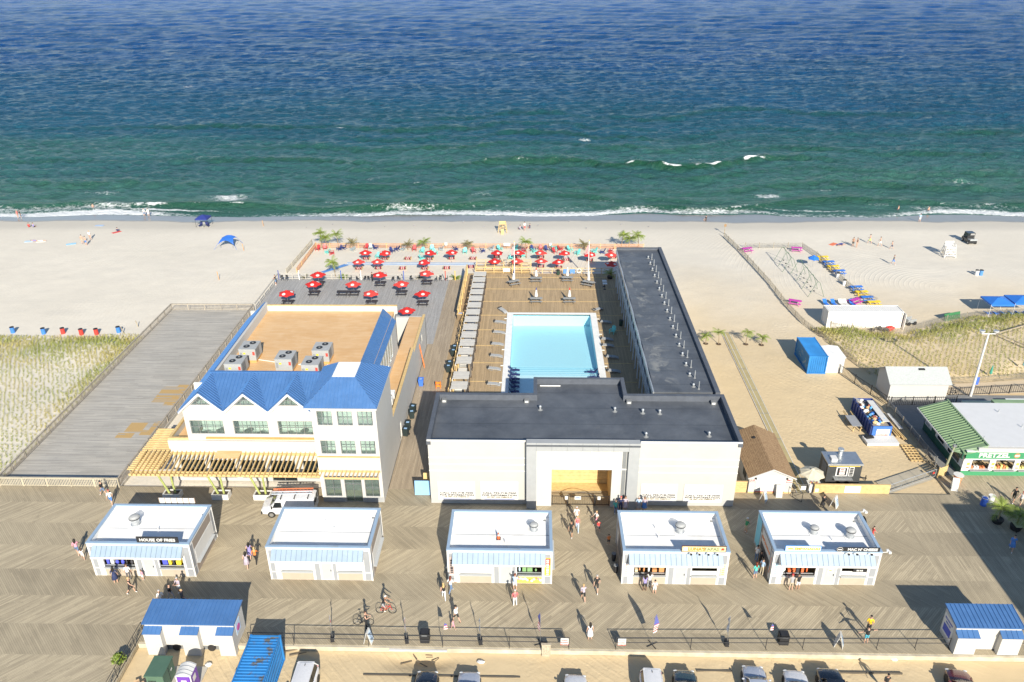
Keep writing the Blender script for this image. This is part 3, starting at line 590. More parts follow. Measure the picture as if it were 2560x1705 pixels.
P('interior_ground_floor', inv(MB().box(-36.7,-15.1,69.2,69.4,0,4.2).box(-36.7,-20.95,66.99,69.2,4.0,4.05).box(-20.6,-15.1,65.3,65.5,.02,4.2)), M_roomd, bl)
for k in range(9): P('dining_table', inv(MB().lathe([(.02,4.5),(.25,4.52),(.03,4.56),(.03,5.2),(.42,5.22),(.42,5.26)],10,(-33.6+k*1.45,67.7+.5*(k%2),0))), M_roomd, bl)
tw = MB(); T0 = [(-21.55,63.15),(-14.6,63.15),(-14.6,71.35),(-21.55,71.35)]; T1 = [(-19.2,65.75),(-17.0,65.75),(-17.0,68.7),(-19.2,68.7)]
for i in range(4):
    j = (i+1) % 4; q = [(*T0[i],11.08),(*T0[j],11.08),(*T1[j],13),(*T1[i],13)]; e = Vector(q[1])-Vector(q[0]); mid = (Vector(q[2])+Vector(q[3]))/2; d = mid - (Vector(q[0])+Vector(q[1]))/2; d = d - e*d.dot(e)/e.length_squared
    roofpanel(bl, q, 20 if i % 2 == 0 else 22, mb_inv=inv, name='hip_slope', ribdir=d)
P('roof_hatch', inv(MB().box(-19.2,-17.0,65.75,68.7,12.9,13.03)), M_white, bl)
P('fascia', inv(MB().box(-21.5,-14.65,63.2,63.4,10.86,11.0).box(-14.8,-14.65,63.4,71.3,10.86,11.0).box(-21.5,-21.35,63.4,71.3,10.86,11.)), M_trim, bl)
P('window_ledge', inv(MB().box(-20.9,-14.82,63.3,63.419,5.42,5.52)), mt('orange_primer_board',(.55,.32,.11)), bl)
# rooftop air conditioners
def acunit(x, y, rz, lab):
    t = thing('rooftop_air_conditioner', lab, 'air conditioner', (x, y, 9.8), rz, 'air conditioners on the tan roof')
    P('curb', MB().box(-.85,.85,-.95,.95,0,.28), mt('orange_primer_board',(.55,.32,.11)), t); P('cabinet', MB().box(-.88,.88,-1.0,1.0,.282,1.62), M_acgrey, t)
    for k in (-.42,.42):
        f = P('fan_grille', MB().cyl((k*.5+.0,k+.1,1.622),(k*.5,k+.1,1.66),.34,n=14), M_black, t); P('fan_hub', MB().cyl((k*.5,k+.1,1.661),(k*.5,k+.1,1.70),.11,n=8), M_dgrey, f)
    P('louvre_panel', MB().box(.881,.895,-.8,.2,.5,1.45), M_dgrey, t); P('warning_label', MB().box(-.45,-.2,-1.012,-1.001,1.0,1.2), cm((.75,.55,.05)), t); P('rating_plate', MB().box(.55,.8,-1.012,-1.001,.9,1.3), cm((.5,.07,.05)), t); P('service_panel', MB().box(-.8,-.55,-1.010,-1.001,.6,1.2), M_galv, t)
    P('top_flange', MB().box(-.92,.92,-1.04,1.04,1.56,1.61), M_acgrey, t)
for x, y, rz, l in ((-30.9,72.1,0,'front left corner beside the blue gables'),(-30.5,75.4,0,'behind the front left one'),(-26.0,73.2,0,'middle of the tan roof'),(-22.9,72.0,0,'front right, touching the tower roof'),(-22.6,75.2,0,'behind the front right one')):
    acunit(x, y, rz, 'grey rooftop air conditioner with two black fans, '+l)
for a, c in (((-29.6,75.0),(-27,74.3)),((-25,73.9),(-23.6,74.9)),((-25.6,71.9),(-23.8,71.6)),((-22,70.9),(-21.9,74.))):
    tag(P('roof_conduit', MB().tube([(*a,9.86),(*c,9.86)],.05), M_trim), 'white conduit lying between air conditioners near x %.0f on the tan roof' % 0 if 0 else {(-29.6,75.0):'white conduit from the rear left air conditioner to the middle one',(-25,73.9):'white conduit from the middle air conditioner to the rear right one',(-25.6,71.9):'white conduit from the middle air conditioner to the front right one',(-22,70.9):'white conduit running back between the two right air conditioners'}[a], 'pipe', 'conduits on the tan roof')
for k, (y, w_) in enumerate(((72.6,.8),(73.9,.7),(75.0,.8),(76.3,.7))):
    t = thing('condenser_unit', 'white condenser box on the narrow terrace, %s from the tower' % NTH[k], 'air conditioner', (-15.9, y, 4.4), 0, 'condensers on the side terrace')
    P('cabinet', MB().box(-.45,.45,-w_/2,w_/2,.08,.85), M_cop, t); P('fan_grille', MB().cyl((0,-w_/2-.02,.45),(0,-w_/2-.001,.45),.26,n=12), M_black, t); P('foot', MB().box(-.4,.4,-.1,.1,0,.08), M_dgrey, t)
# ---- pergola
pg = thing('pergola', 'long new pine pergola wrapped round the front of the white pavilion', 'pergola', (-30, 65, 0))
inv = lambda mb: [setattr(mb, 'v', [(x+30, y-65, z) for x, y, z in mb.v]), mb][1]
for nm, q in (('beam',((-40,63.45,3.05),(-21,63.45,3.05))),('beam',((-40,63.9,3.02),(-21,63.9,3.02))),('ledger',((-37.,66.62,3.42),(-21,66.62,3.42))),('beam',((-37.4,64.5,3.05),(-37.4,71.4,3.05))),('beam',((-39.9,63.6,3.02),(-39.9,71.4,3.02)))):
    P(nm, inv(MB().beam(*q,.1,.26)), M_newwood, pg)
rf = MB().beam((0,63.1-65,3.24),(0,66.7-65,3.62),.075,.2); rme = rf.mesh('rafter', M_newwood)
for k in range(40): link('rafter', rme, pg, (-39.6+30+k*.47, 0, random.uniform(-.01,.01)))
sl = MB().box(-40.4+30,-37.2+30,-.06,.06,3.18,3.30).mesh('slat', M_newwood)
for k in range(23): link('slat', sl, pg, (random.uniform(-.06,.06), 64.1-65+k*.33, 0))
P('plywood_sheet', inv(MB().ob((-30.9,66.05,3.72),(2.5,1.15,.03),0,-.02+.104)), M_ply, pg)
P('tower_ledger', inv(MB().beam((-21,63.35,3.76),(-14.9,63.35,3.76),.06,.22)), M_newwood, pg); P('tower_beam', inv(MB().beam((-20.2,62.42,3.62),(-14.9,62.42,3.62),.08,.2)), M_newwood, pg)
rr = MB().beam((0,62.3-65,3.8),(0,63.3-65,3.86),.06,.16).mesh('rafter', M_newwood)
for k in range(15): link('rafter', rr, pg, (-20.6+30+k*.4, 0, 0))
M_bamboo = mt('green_stained_pole', (.36,.40,.13), .7, var=.2, vs=4)
for k, x in enumerate((-36.35,-31.4,-27.15)):
    for dx, tx in ((-.25,-.95),(.3,.35)): P('post', inv(MB().cyl((x+dx,63.95,.3),(x+tx,63.7,3.0),.11,.10,8)), M_bamboo, pg)
    t = thing('planter_box', 'square white planter under the pergola, %s from the left' % NTH[k], 'planter', (x, 63.95, 0), 0, 'white planters under the pergola')
    P('box', MB().wally(-.85,.85,0,.6,-.45,-.35,[]).box(-.85,.85,.35,.45,0,.6).box(-.85,-.75,-.35,.35,0,.6).box(.75,.85,-.35,.35,0,.6), M_trim, t); P('soil', MB().box(-.74,.74,-.34,.34,.1,.5), cm((.05,.04,.035)), t)
# ---- entrance hall with the dark roof
eh = thing('entrance_hall', 'low cream entrance hall with dark flat roof and recessed gated portal', 'building', (4.8, 68, 0))
inv = lambda mb: [setattr(mb, 'v', [(x-4.8, y-68, z) for x, y, z in mb.v]), mb][1]
for q in ((-10.1,-.65,63.4,63.7,0,7.45),(10.1,19.7,63.4,63.7,0,7.45),(-10.1,-9.8,63.7,72,0,6.79),(19.4,19.7,63.7,72,0,6.79),(-9.8,.35,71.7,72,0,6.79),(9.4,19.4,71.7,72,0,6.79),(.1,.4,72,75.4,0,6.79),(9.35,9.65,72,75.4,0,6.79),(.4,1.8,75.1,75.4,0,6.79),(7.6,9.35,75.1,75.4,0,6.79)): P('wall', inv(MB().box(*q)), M_beige, eh)
P('roof', inv(MB().box(-9.9,19.5,63.6,71.8,6.8,7.0).box(.35,9.4,71.8,75.2,6.8,7.001).box(-.6,10.1,62.6,63.7,7.35,7.5)), M_memb, eh)
for q in ((-10.2,-9.8,63.3,72.1,7.0,7.65),(19.4,19.8,63.3,72.1,7.0,7.65),(-9.8,.0,71.65,72.1,7.,7.64),(9.75,19.4,71.65,72.1,7.,7.64),(0,.4,71.65,75.5,7.,7.66),(9.35,9.75,71.65,75.5,7.,7.66),(.4,9.35,75.1,75.5,7.,7.64)): P('roof_parapet', inv(MB().box(*q)), mt('dark_parapet_membrane',(.085,.095,.115),.6,var=.15), eh)
P('front_flashing', inv(MB().box(-9.8,19.4,63.3,63.42,7.455,7.62)), mt('blue_grey_flashing',(.09,.12,.17),.4,metal=.5), eh)
P('drip_edge', inv(MB().box(-10.15,-.7,63.28,63.298,7.42,7.60)), M_trim, eh)
P('drip_edge', inv(MB().box(10.2,19.75,63.28,63.298,7.42,7.60)), M_trim, eh)
for k, z in enumerate((5.5,4.72,3.95)):
    for x0, x1 in ((-10.12,-.66),(10.11,19.72)): P('reveal_band', inv(MB().box(x0,x1,63.375,63.398,z-.05,z+.05)), M_trim, eh)
for x0, x1 in ((-10.08,-.66),(10.11,19.68)): P('plinth_panel', inv(MB().box(x0,x1,63.372,63.3975,.02,.62 if x0 < 0 else .74)), mt('light_grey_plinth',(.40,.40,.39),.7,var=.04), eh); 
# portal: grey frame, white fascia with ribs, wooden lining and floor
P('portal_pier', inv(MB().box(-.64,.33,62.7,63.399,0,7.7)), M_greypanel, eh); P('portal_pier', inv(MB().box(9.05,10.09,62.7,63.399,0,7.7)), M_greypanel, eh)
P('portal_head', inv(MB().box(.33,9.05,62.7,63.399,6.8,7.7)), M_greypanel, eh)
for k in range(7): P('joint', inv(MB().box(.3+k*1.46-.012,.3+k*1.46+.012,62.69,62.7,6.8,7.7)), M_dgrey, eh)
P('portal_fascia', inv(MB().box(.33,9.05,63.1,63.4,4.5,6.8)), M_stucco, eh)
for k in range(9): P('fascia_rib', inv(MB().box(1.15+k*.87,1.27+k*.87,63.05,63.099,4.62,6.7)), M_trim, eh)
P('fascia_rail', inv(MB().box(.34,9.04,63.03,63.098,4.46,4.6)), M_trim, eh)
P('portal_wall', inv(MB().box(.33,1.8,63.1,63.4,0,4.5)), M_stucco, eh); P('portal_wall', inv(MB().box(7.6,9.05,63.1,63.4,0,4.5)), M_stucco, eh)
P('grey_strip', inv(MB().box(8.55,8.9,63.06,63.099,.6,6.75)), M_dgrey, eh)
for k in range(10): P('lining_board', inv(MB().box(1.8,7.6,66.9,66.96,.02+k*.45,.44+k*.45)), M_newwood, eh)
for x0, x1 in ((1.5,1.8),(7.6,7.9)): P('lining_wall', inv(MB().box(x0,x1,63.4,66.9,0,4.5)), M_newwood, eh)
P('portal_soffit', inv(MB().box(1.8,7.6,63.4,66.96,4.5,4.62)), M_stucco, eh)
P('portal_floor', inv(MB().box(1.8,7.6,65.61,66.9,-.2,.003)), M_newwood, eh)
gt = thing('entrance_gate', 'black iron double gate with arched top across the cream hall portal', 'gate', (4.7, 63.25, 0))
for x0, x1, arch in ((-2.85,-1.3,0),(-1.28,1.4,1),(1.42,2.85,0)):
    g = MB().box(x0,x0+.07,-.03,.03,0,1.25).box(x1-.07,x1,-.03,.03,0,1.25).box(x0,x1,-.02,.02,.1,.15).box(x0,x1,-.02,.02,1.1,1.15)
    if arch: g.tube([(x0+(x1-x0)*i/10,0,1.25+.35*math.sin(math.pi*i/10)) for i in range(11)],.025)
    lf = P('gate_leaf', g, M_black, gt); bar = MB().box(-.008,.008,-.008,.008,.1,1.15).mesh('bar', M_black)
    for k in range(int((x1-x0)/.17)): link('bar', bar, lf, (x0+.12+k*.17, 0, 0))
for x, wd in ((-1.55,.28),(-.6,.62),(1.65,.3)): P('gate_notice', MB().box(x,x+wd,-.06,-.035,.75,1.15), M_trim, gt)
P('notice_text', MB().box(-.5,-.08,-.064,-.061,.95,1.05), cm((.1,.2,.55)), gt)
# roof furniture
def pipevent(x, y, z, h, r, lab, grp, cap=False):
    t = thing('roof_vent', lab, 'vent', (x, y, z), 0, grp); P('flashing', MB().lathe([(r*3,0),(r*1.6,.08),(r*1.2,.15)],10), M_dgrey, t); P('pipe', MB().cyl((0,0,.1),(0,0,h),r,n=10), M_galv, t)
    if cap: P('cap', MB().lathe([(r*1.6,h-.12),(r*1.7,h-.02),(r*.6,h+.08)],10), M_galv, t)
for k, (x, y) in enumerate(((.7,69.8),(8.3,69.6),(11.1,69.3),(12.8,69.2),(10.9,65.0),(17.0,65.2))): pipevent(x, y, 7.0, .45, .09, 'short pipe vent on the dark hall roof, %s from the left' % NTH[(0,1,3,4,2,5)[k]], 'vents on the dark hall roof', True)
for k, (x, y) in enumerate(((-9.3,71.3),(-.7,71.3),(9.9,71.25),(18.6,71.2))):
    t = thing('roof_drain_box', 'small scupper box against the rear parapet of the dark hall roof, %s from the left' % NTH[k], 'scupper', (x, y, 7.0), 0, 'scuppers on the hall roof'); P('box', MB().box(-.25,.25,-.2,.25,0,.32), M_dgrey, t); P('opening', MB().box(-.15,.15,-.215,-.201,.05,.25), M_trim, t)
tag(P('roof_pipe', MB().tube([(.7,74.6,7.08),(2.9,74.6,7.08)],.07,8), M_trim), 'white pipe lying on the raised rear part of the dark hall roof', 'pipe')
# posters on the hall
def poster(x0, x1, z0, z1, lab):
    t = thing('wall_banner', lab, 'banner', ((x0+x1)/2, 63.36, 0), 0, 'information banners on the cream hall'); hw = (x1-x0)/2
    P('sheet', MB().box(-hw,hw,-.02,.0,z0,z1), M_trim, t)
    K = cm((.03,.03,.035)); c = (z0+z1)/2; h = z1-z0
    for s, sz, zz, m, sx in (('CALL 732-718-7500',.27,z0+h*.385,K,.9),('FOR INFORMATION',.27,z0+h*.265,K,.92),('OR VISIT OUR WEBSITE AT',.17,z0+h*.165,cm((.16,.13,.06)),.68),('https://www.seasideheights.com',.17,z0+h*.065,cm((.12,.16,.5)),1.)):
        text('lettering', s if 'http' not in s else 'https://', sz, (0,-.028,zz), (R(90),0,0), m, t, bold=.008, fit=2*hw*sx) if 'http' not in s else P('web_address_line', MB().box(-hw*.8,hw*.8,-.026,-.021,zz-.03,zz+.03), m, t)
    for k in range(5): P('faint_drawing', MB().ob((-.9+k*.42+random.uniform(-.1,.1),-.023,z0+h*random.uniform(.62,.86)),(.35,.005,.05),0,0,random.uniform(-.5,.5)), cm((.70,.70,.70)), t)
    P('faint_logo', MB().box(hw*.5,hw*.9,-.026,-.021,z0+h*.78,z0+h*.86), cm((.62,.65,.75)), t); P('faint_note', MB().box(-hw*.9,-hw*.55,-.026,-.021,z0+h*.78,z0+h*.88), cm((.72,.72,.72)), t)
for x0, x1, z0, z1, l in ((-9.35,-5.7,.45,2.7,'leftmost'),(-5.15,-1.45,.45,2.75,'just left of the portal'),(10.55,14.1,.45,2.65,'just right of the portal'),(14.75,18.5,.45,2.6,'rightmost')):
    poster(x0, x1, z0, z1, 'white banner with black phone number on the cream hall, '+l)
# ---- poolside motel wing
mo = thing('motel_wing', 'two-storey motel wing with dark flat roof and white railings beside the pool', 'building', (16.5, 97, 0))
inv = lambda mb: [setattr(mb, 'v', [(x-16.5, y-97, z) for x, y, z in mb.v]), mb][1]
P('roof', inv(MB().box(13.0,19.7,74.6,118.6,6.1,6.4)), M_memb, mo)
P('roof_parapet', inv(MB().box(19.45,19.95,74.0,119.1,5.6,6.75).box(13.0,19.45,118.6,119.1,5.6,6.7)), mt('dark_parapet_membrane',(.055,.06,.068)), mo)
P('roof_edge', inv(MB().box(12.85,13.0,74.5,118.6,5.9,6.45)), M_galv, mo)
for k in range(6): # shallow drainage crickets along the pool edge
    y = 78.5+k*6.9; P('cricket', inv(MB().add([(13.02,y-3.0,6.41),(13.02,y+3.0,6.41),(14.5,y,6.405),(13.02,y,6.62)],[(0,2,3),(3,2,1)])), M_memb, mo)
P('wall', inv(MB().box(14.6,14.8,75.2,118.6,0,6.1).box(19.5,19.7,74.6,118.6,0,6.1).box(14.8,19.5,118.4,118.6,0,6.1).box(13.,19.45,74.0,74.25,0,5.2)), M_beige, mo)
P('end_wall', inv(MB().wally(13.0,19.45,5.2,6.3,74.0,74.3,[(13.4,15.4,5.3,6.0)])), M_beige, mo); P('end_opening', inv(MB().box(13.4,15.4,74.25,74.29,5.3,6.0)), M_black, mo)
P('end_ledge', inv(MB().box(12.95,19.5,73.2,74.0,4.9,5.2)), M_beige, mo)
P('gallery_floor', inv(MB().box(13.05,14.6,75.2,118.6,2.85,3.05)), M_greypanel, mo)
M_railw = mt('white_galvanised_rail', (.62,.66,.70), .5, var=.05)
post = MB().box(-.07,.07,-.07,.07,0,5.95).mesh('post', M_railw)
for k in range(18): link('post', post, mo, (13.18-16.5, 76.6+k*2.48-97, 0))
b = MB().beam((13.12,75.4,4.05),(13.12,118.4,4.05),.06,.08).beam((13.12,75.4,3.2),(13.12,118.4,3.2),.05,.06); P('railing', inv(b.__class__() if 0 else MB().beam((13.12,75.4,4.05),(13.12,118.4,4.05),.06,.08)), M_railw, mo); P('railing', inv(MB().beam((13.12,75.4,3.2),(13.12,118.4,3.2),.05,.06)), M_railw, mo)
bal = MB()
for k in range(210): bal.box(13.10-16.5,13.14-16.5,75.5+k*.205-97,75.53+k*.205-97,3.2,4.05)
P('baluster', bal, M_railw, mo, stuff=True)
brc = MB().beam((0,0,4.2),(0,1.1,5.85),.06,.06).mesh('brace', M_railw); brd = MB().beam((0,0,4.2),(0,-1.1,5.85),.06,.06).mesh('brace', M_railw)
for k in range(17): link('brace', brc, mo, (13.18-16.5, 76.6+k*2.48-97, 0)); link('brace', brd, mo, (13.18-16.5, 76.6+(k+1)*2.48-97, 0))
for k in range(16):
    for z in (0,3.05):
        d = P('door', inv(MB().box(14.56,14.6,77+k*2.6,77.9+k*2.6,z,z+2.05)), M_dgrey, mo); P('window', inv(MB().box(14.565,14.6,78.2+k*2.6,79.2+k*2.6,z+.9,z+2.0)), M_dglass, mo)
for k in range(17): pipevent(17.9, 114.5-k*2.45, 6.4, .95, .055, 'tall pipe vent on the dark motel roof, %s from the sea end' % NTH[k], 'tall vents on the motel roof')
for k in range(17): pipevent(17.42, 115.0-k*2.45, 6.4, .34, .085, 'low capped vent on the dark motel roof, %s from the sea end' % NTH[k], 'low vents on the motel roof', True)
# ---------------------------------------------------------------- kiosks
M_awn = mt('pale_blue_awning', (.26,.335,.42), .45, var=.06, stain=((.33,.39,.45), .5, 1.5))
M_rim = mt('pale_blue_rim', (.27,.37,.49), .45, var=.05)
M_roofw = mt('white_roof_coating', (.80,.79,.77), .6, var=.03, vs=.5, stain=((.58,.53,.43), .6, .5))
M_beigep = mt('beige_siding', (.40,.33,.255), .7, var=.06)
M_ltan = mt('tan_siding', (.30,.25,.21), .7, var=.06)
M_lgrey = mt('light_grey_panel', (.285,.295,.31), .6, var=.04)
M_door = mt('pale_grey_door', (.40,.415,.42), .5, var=.03)
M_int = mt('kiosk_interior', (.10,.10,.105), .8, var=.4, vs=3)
KW, KD, KH = 8.95, 5.25, 3.72
siding = MB()
def fan(par, x, y, s=1., dark=True):
    f = P('exhaust_fan', MB().lathe([(.42*s,0),(.42*s,.12),(.33*s,.16),(.33*s,.55*s),(.46*s,.75*s),(.46*s,.80*s)],16,(x,y,3.1)), M_galv, par, smooth=False)
    P('fan_rim', MB().lathe([(.46*s,.802*s),(.40*s,.806*s),(.40*s,.86*s),(.30*s,.95*s),(.12*s,1.0*s),(.0001,1.01*s)],16,(x,y,3.1)), M_acgrey, f); P('fan_slot', MB().lathe([(.465*s,.70*s),(.47*s,.74*s),(.465*s,.78*s)],16,(x,y,3.1)), M_black, f)
    P('fan_curb', MB().box(x-.5*s,x+.5*s,y-.5*s,y+.5*s,3.09,3.14), M_roofw, par)
def kiosk(x0, y0, label, openL, openR, side):
    k = thing('snack_kiosk', label, 'kiosk', (x0, y0, 0), 0, 'white snack kiosks on the boardwalk')
    L, Rr, D = (1.0,3.75,1.02,2.45), (6.15,8.0,1.02,2.45), (4.55,5.45,.06,2.2)
    Rr = (5.95,8.1,1.02,2.45)
    w = MB(); w.wally(0,KW,0,3.1,0,.14,[L,Rr,D]); w.box(0,.14,.14,KD-.14,0,3.1).box(KW-.14,KW,.14,KD-.14,0,3.1).box(0,KW,KD-.14,KD,0,3.1)
    P('wall', w, M_trim, k); P('roof', MB().box(.14,KW-.14,.14,KD-.14,2.98,3.098), M_roofw, k)
    P('parapet', MB().wally(0,KW,3.1,3.62,0,.16,[]).box(0,KW,KD-.16,KD,3.1,3.62).box(0,.16,.16,KD-.16,3.1,3.62).box(KW-.16,KW,.16,KD-.16,3.1,3.62), M_roofw, k)
    c = MB().box(-.06,KW+.06,-.06,.2,3.622,3.74).box(-.06,KW+.06,KD-.2,KD+.06,3.622,3.74).box(-.06,.2,.2,KD-.2,3.622,3.74).box(KW-.2,KW+.06,.2,KD-.2,3.622,3.74); P('parapet_cap', c, M_rim, k)
    for q in (1.35,2.65,3.95): P('roof_seam', MB().box(.2,KW-.2,q-.03,q+.03,3.097,3.106), M_lgrey if q == 2.65 else M_cop, k)
    P('roof_drain', MB().lathe([(.12,3.1),(.10,3.15),(.03,3.16)],10,(KW-.6,KD-.6,0)), M_dgrey, k); P('cable', MB().tube([(.4,.28,3.13),(KW*.55,.32,3.13),(KW*.55,.1,3.7),(KW*.7,.05,3.78)],.02,5), M_dgrey, k); P('gutter_spout', MB().box(KW*.3,KW*.3+.1,KD+.0,KD+.09,2.6,3.3), M_lgrey, k)
    # front trim, panels
    for a, b_, z0, z1, m in ((.12,.5,.95,3.3,M_lgrey),(.12,.5,.04,.82,M_lgrey),(KW-.62,KW-.12,.95,3.3,M_lgrey),(KW-.62,KW-.12,.04,.82,M_lgrey),(3.98,4.4,.02,2.4,M_lgrey),(5.55,5.85,.02,2.4,M_lgrey)): P('front_panel', MB().box(a,b_,-.012,-.001,z0,z1), m, k)
    for q in (L, Rr):
        s = P('bulkhead', MB().box(q[0],q[1],-.02,-.001,.03,.9), M_beigep, k)
        for j in range(4): P('siding_board', MB().prism([(q[0],-.021,.05+j*.21),(q[0],-.045,.05+j*.21),(q[0],-.024,.25+j*.21),(q[0],-.021,.25+j*.21)],(q[1]-q[0],0,0)), M_beigep, s)
        P('counter', MB().box(q[0]-.04,q[1]+.04,-.22,.3,.95,1.02), M_door, k)
    d = P('door', MB().box(D[0],D[1],.02,.07,.06,2.2), M_door, k); P('door_handle', MB().box(D[1]-.14,D[1]-.08,-.02,.019,1.0,1.16), M_black, d)
    for q, op in ((L, openL), (Rr, openR)):
        if op == 0:
            sh = P('roll_shutter', MB().box(q[0],q[1],.05,.09,1.02,2.45), M_trim, k); sl = MB().box(q[0],q[1],.035,.0495,0,.11).mesh('shutter_slat', M_trim)
            for j in range(11): link('shutter_slat', sl, sh, (0,0,1.04+j*.128))
        else:
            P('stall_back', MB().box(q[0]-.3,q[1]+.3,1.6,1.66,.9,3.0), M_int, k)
            if op < 1: P('roll_shutter', MB().box(q[0],q[1],.05,.09,1.02,1.02+.45), M_trim, k)
    P('header', MB().box(.5,KW-.6,-.03,-.001,2.45,2.62), M_trim, k)
    # awning: separate pans with raised seams
    aw = P('awning', MB().prism([(.45,-.02,3.42),(.45,-.02,3.36),(.45,-.74,2.64),(.45,-.74,2.72)],(KW-1.0,0,0)), mt('awning_underlay',(.13,.17,.22),.6), k)
    n = 18; dx = (KW-1.0)/n; pan = MB().prism([(0.022,-.02,3.455),(0.022,-.02,3.422),(0.022,-.742,2.722),(0.022,-.742,2.755)],(dx-.044,0,0)).mesh('awning_pan', M_awn)
    for j in range(n): link('awning_pan', pan, aw, (.45+j*dx,0,0))
    P('awning_fascia', MB().box(.45,KW-.55,-.765,-.745,2.56,2.74), M_trim, aw)
    for sx in (.455, KW-.555): P('awning_cheek', MB().prism([(sx,-.02,3.36),(sx,-.02,2.64),(sx,-.74,2.64)],(.01,0,0)), M_trim, aw)
    # side walls
    for sd in (-1, 1):
        xa = KW if sd > 0 else 0; o = .012*sd
        bx = lambda y0, y1, z0, z1, t, m, nm: P(nm, MB().box(min(xa+o*t,xa+o*t*.05),max(xa+o*t,xa+o*t*.05),y0,y1,z0,z1), m, k)
        bx(.1,.5,.95,3.3,1,M_lgrey,'side_panel'); bx(.1,.5,.04,.82,1,M_lgrey,'side_panel'); bx(KD-.5,KD-.1,.95,3.3,1,M_lgrey,'side_panel'); bx(KD-.5,KD-.1,.04,.82,1,M_lgrey,'side_panel')
        bx(.65,KD-.65,2.5,3.4,1.2,M_ltan,'side_fascia'); bx(.65,KD-.65,.03,.9,1.2,M_ltan,'side_bulkhead')
        if side[0 if sd < 0 else 1]: bx(.8,KD-.8,1.0,2.4,1.5,M_trim,'side_shutter'); P('side_counter', MB().box(*( (KW+.001,KW+.28) if sd > 0 else (-.28,-.001)),.75,KD-.75,.93,.99), M_door, k)
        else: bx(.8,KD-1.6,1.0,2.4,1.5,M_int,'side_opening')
    for cx in (0, KW):
        for cy in (0, KD): P('corner_post', MB().box(cx-.035,cx+.035,cy-.035,cy+.035,0,3.6), M_trim, k)
    return k
K1 = kiosk(-38.65, 52.75, 'white kiosk with black HOUSE OF FRIES sign, leftmost on the boardwalk', 1, 1, (0,1))
K2 = kiosk(-22.9, 52.55, 'white kiosk without a sign, all its shutters closed', 0, 0, (1,1))
K3 = kiosk(-7.3, 52.45, 'white kiosk with yellow ice cream banner under its right window', 0, 1, (1,1))
K4 = kiosk(7.72, 52.6, 'white kiosk with the LUNA\'S TAPAS sign', 1, .6, (0,1))
K5 = kiosk(20.5, 52.8, 'white kiosk with EMPANADAS and MAC N\' CHEESE signs, rightmost', 1, .7, (0,1))
for k, fs in ((K1,((2.8,3.2,1.05),)),(K3,((7.4,3.3,.85),)),(K4,((5.3,3.2,1.),)),(K5,((4.25,3.0,.85),(7.25,2.6,.95)))):
    for f in fs: fan(k, *f)
def rv(k, x, y): P('roof_pipe', MB().cyl((x,y,3.1),(x,y,3.45),.04,n=8), M_trim, k)
for k, pts in ((K1,((5.2,2.4),)),(K2,((4.2,3.9),(5.2,2.9))),(K3,((4.9,1.6),)),(K4,((3.2,3.6),(3.3,2.3))),(K5,((5.6,2.1),))):
    for p in pts: rv(k, *p)
def lamp(k, x, y, z=3.8): P('sign_lamp', MB().beam((x,y-.02,z-.08),(x,y-.35,z+.1),.03,.03).ob((x,y-.40,z+.1),(.16,.14,.12)), M_black, k)
def sign(k, x0, x1, z0, z1, y, bg, border=None):
    s = P('sign', MB().box(x0,x1,y-.06,y,z0,z1), bg, k)
    if border: P('sign_border', MB().box(x0-.05,x1+.05,y-.055,y-.002,z1,z1+.06).box(x0-.05,x1+.05,y-.055,y-.002,z0-.06,z0).box(x0-.05,x0,y-.055,y-.002,z0,z1).box(x1,x1+.05,y-.055,y-.002,z0,z1), border, s)
    return s
BLK, YEL, ORG, RED = cm((.02,.02,.022)), cm((.85,.60,.10)), cm((.80,.22,.03)), cm((.62,.03,.02))
s = sign(K1,4.5,8.05,3.76,4.3,.12,BLK,BLK); text('lettering','HOUSE OF FRIES',.42,(6.27,.05,4.02),(R(90),0,0),M_trim,s,bold=.012,sx=1.02)
s = sign(K4,4.9,8.55,3.74,4.28,-.02,cm((.62,.54,.30)),cm((.10,.03,.02))); text('lettering',"LUNA'S",.44,(6.1,-.09,4.0),(R(90),0,0),ORG,s,bold=.018); text('lettering','TAPAS',.44,(7.35,-.09,4.0),(R(90),0,0),cm((.17,.22,.11)),s,bold=.012)
P('crescent_emblem', MB().lathe([(.2,-.01),(.2,.01),(.0001,.011)],14,(5.2,-.085,4.02),'Y'), cm((.85,.78,.66)), s); P('star_emblem', MB().prism([(8.3+(.2 if i%2==0 else .09)*math.sin(i*.628),-.08,4.02+(.2 if i%2==0 else .09)*math.cos(i*.628)) for i in range(10)],(0,-.02,0)), RED, s)
for x in (5.6,6.3,7.05,7.8): lamp(K4,x,-.06,3.66)
s = sign(K5,.85,3.75,3.76,4.26,-.02,M_trim,cm((.10,.28,.58))); text('lettering','EMPANADAS',.36,(2.65,-.09,4.0),(R(90),0,0),cm((.74,.34,.015)),s,bold=.012,sx=1.03); P('pastry_emblem', MB().prism([(1.25+.28*math.cos(math.pi*i/10),-.085,3.93+.2*math.sin(math.pi*i/10)) for i in range(11)],(0,-.012,0)), YEL, s)
s = sign(K5,5.35,8.7,3.78,4.2,-.02,BLK); text('lettering',"MAC N' CHEESE",.36,(7.25,-.09,3.99),(R(90),0,0),M_trim,s,bold=.014,sx=.98)
P('round_emblem', MB().lathe([(.28,-.012),(.28,.012)],18,(5.35,-.09,4.0),'Y'), BLK, s); P('emblem_ring', MB().tube([(5.35+.24*math.cos(a*.449),-.105,4.0+.24*math.sin(a*.449)) for a in range(14)],.018,4,True), M_trim, s); P('emblem_mark', MB().box(5.2,5.5,-.112,-.103,3.95,4.05), M_trim, s)
for x in (6.0,6.7,7.9): lamp(K5,x,-.06,3.7)
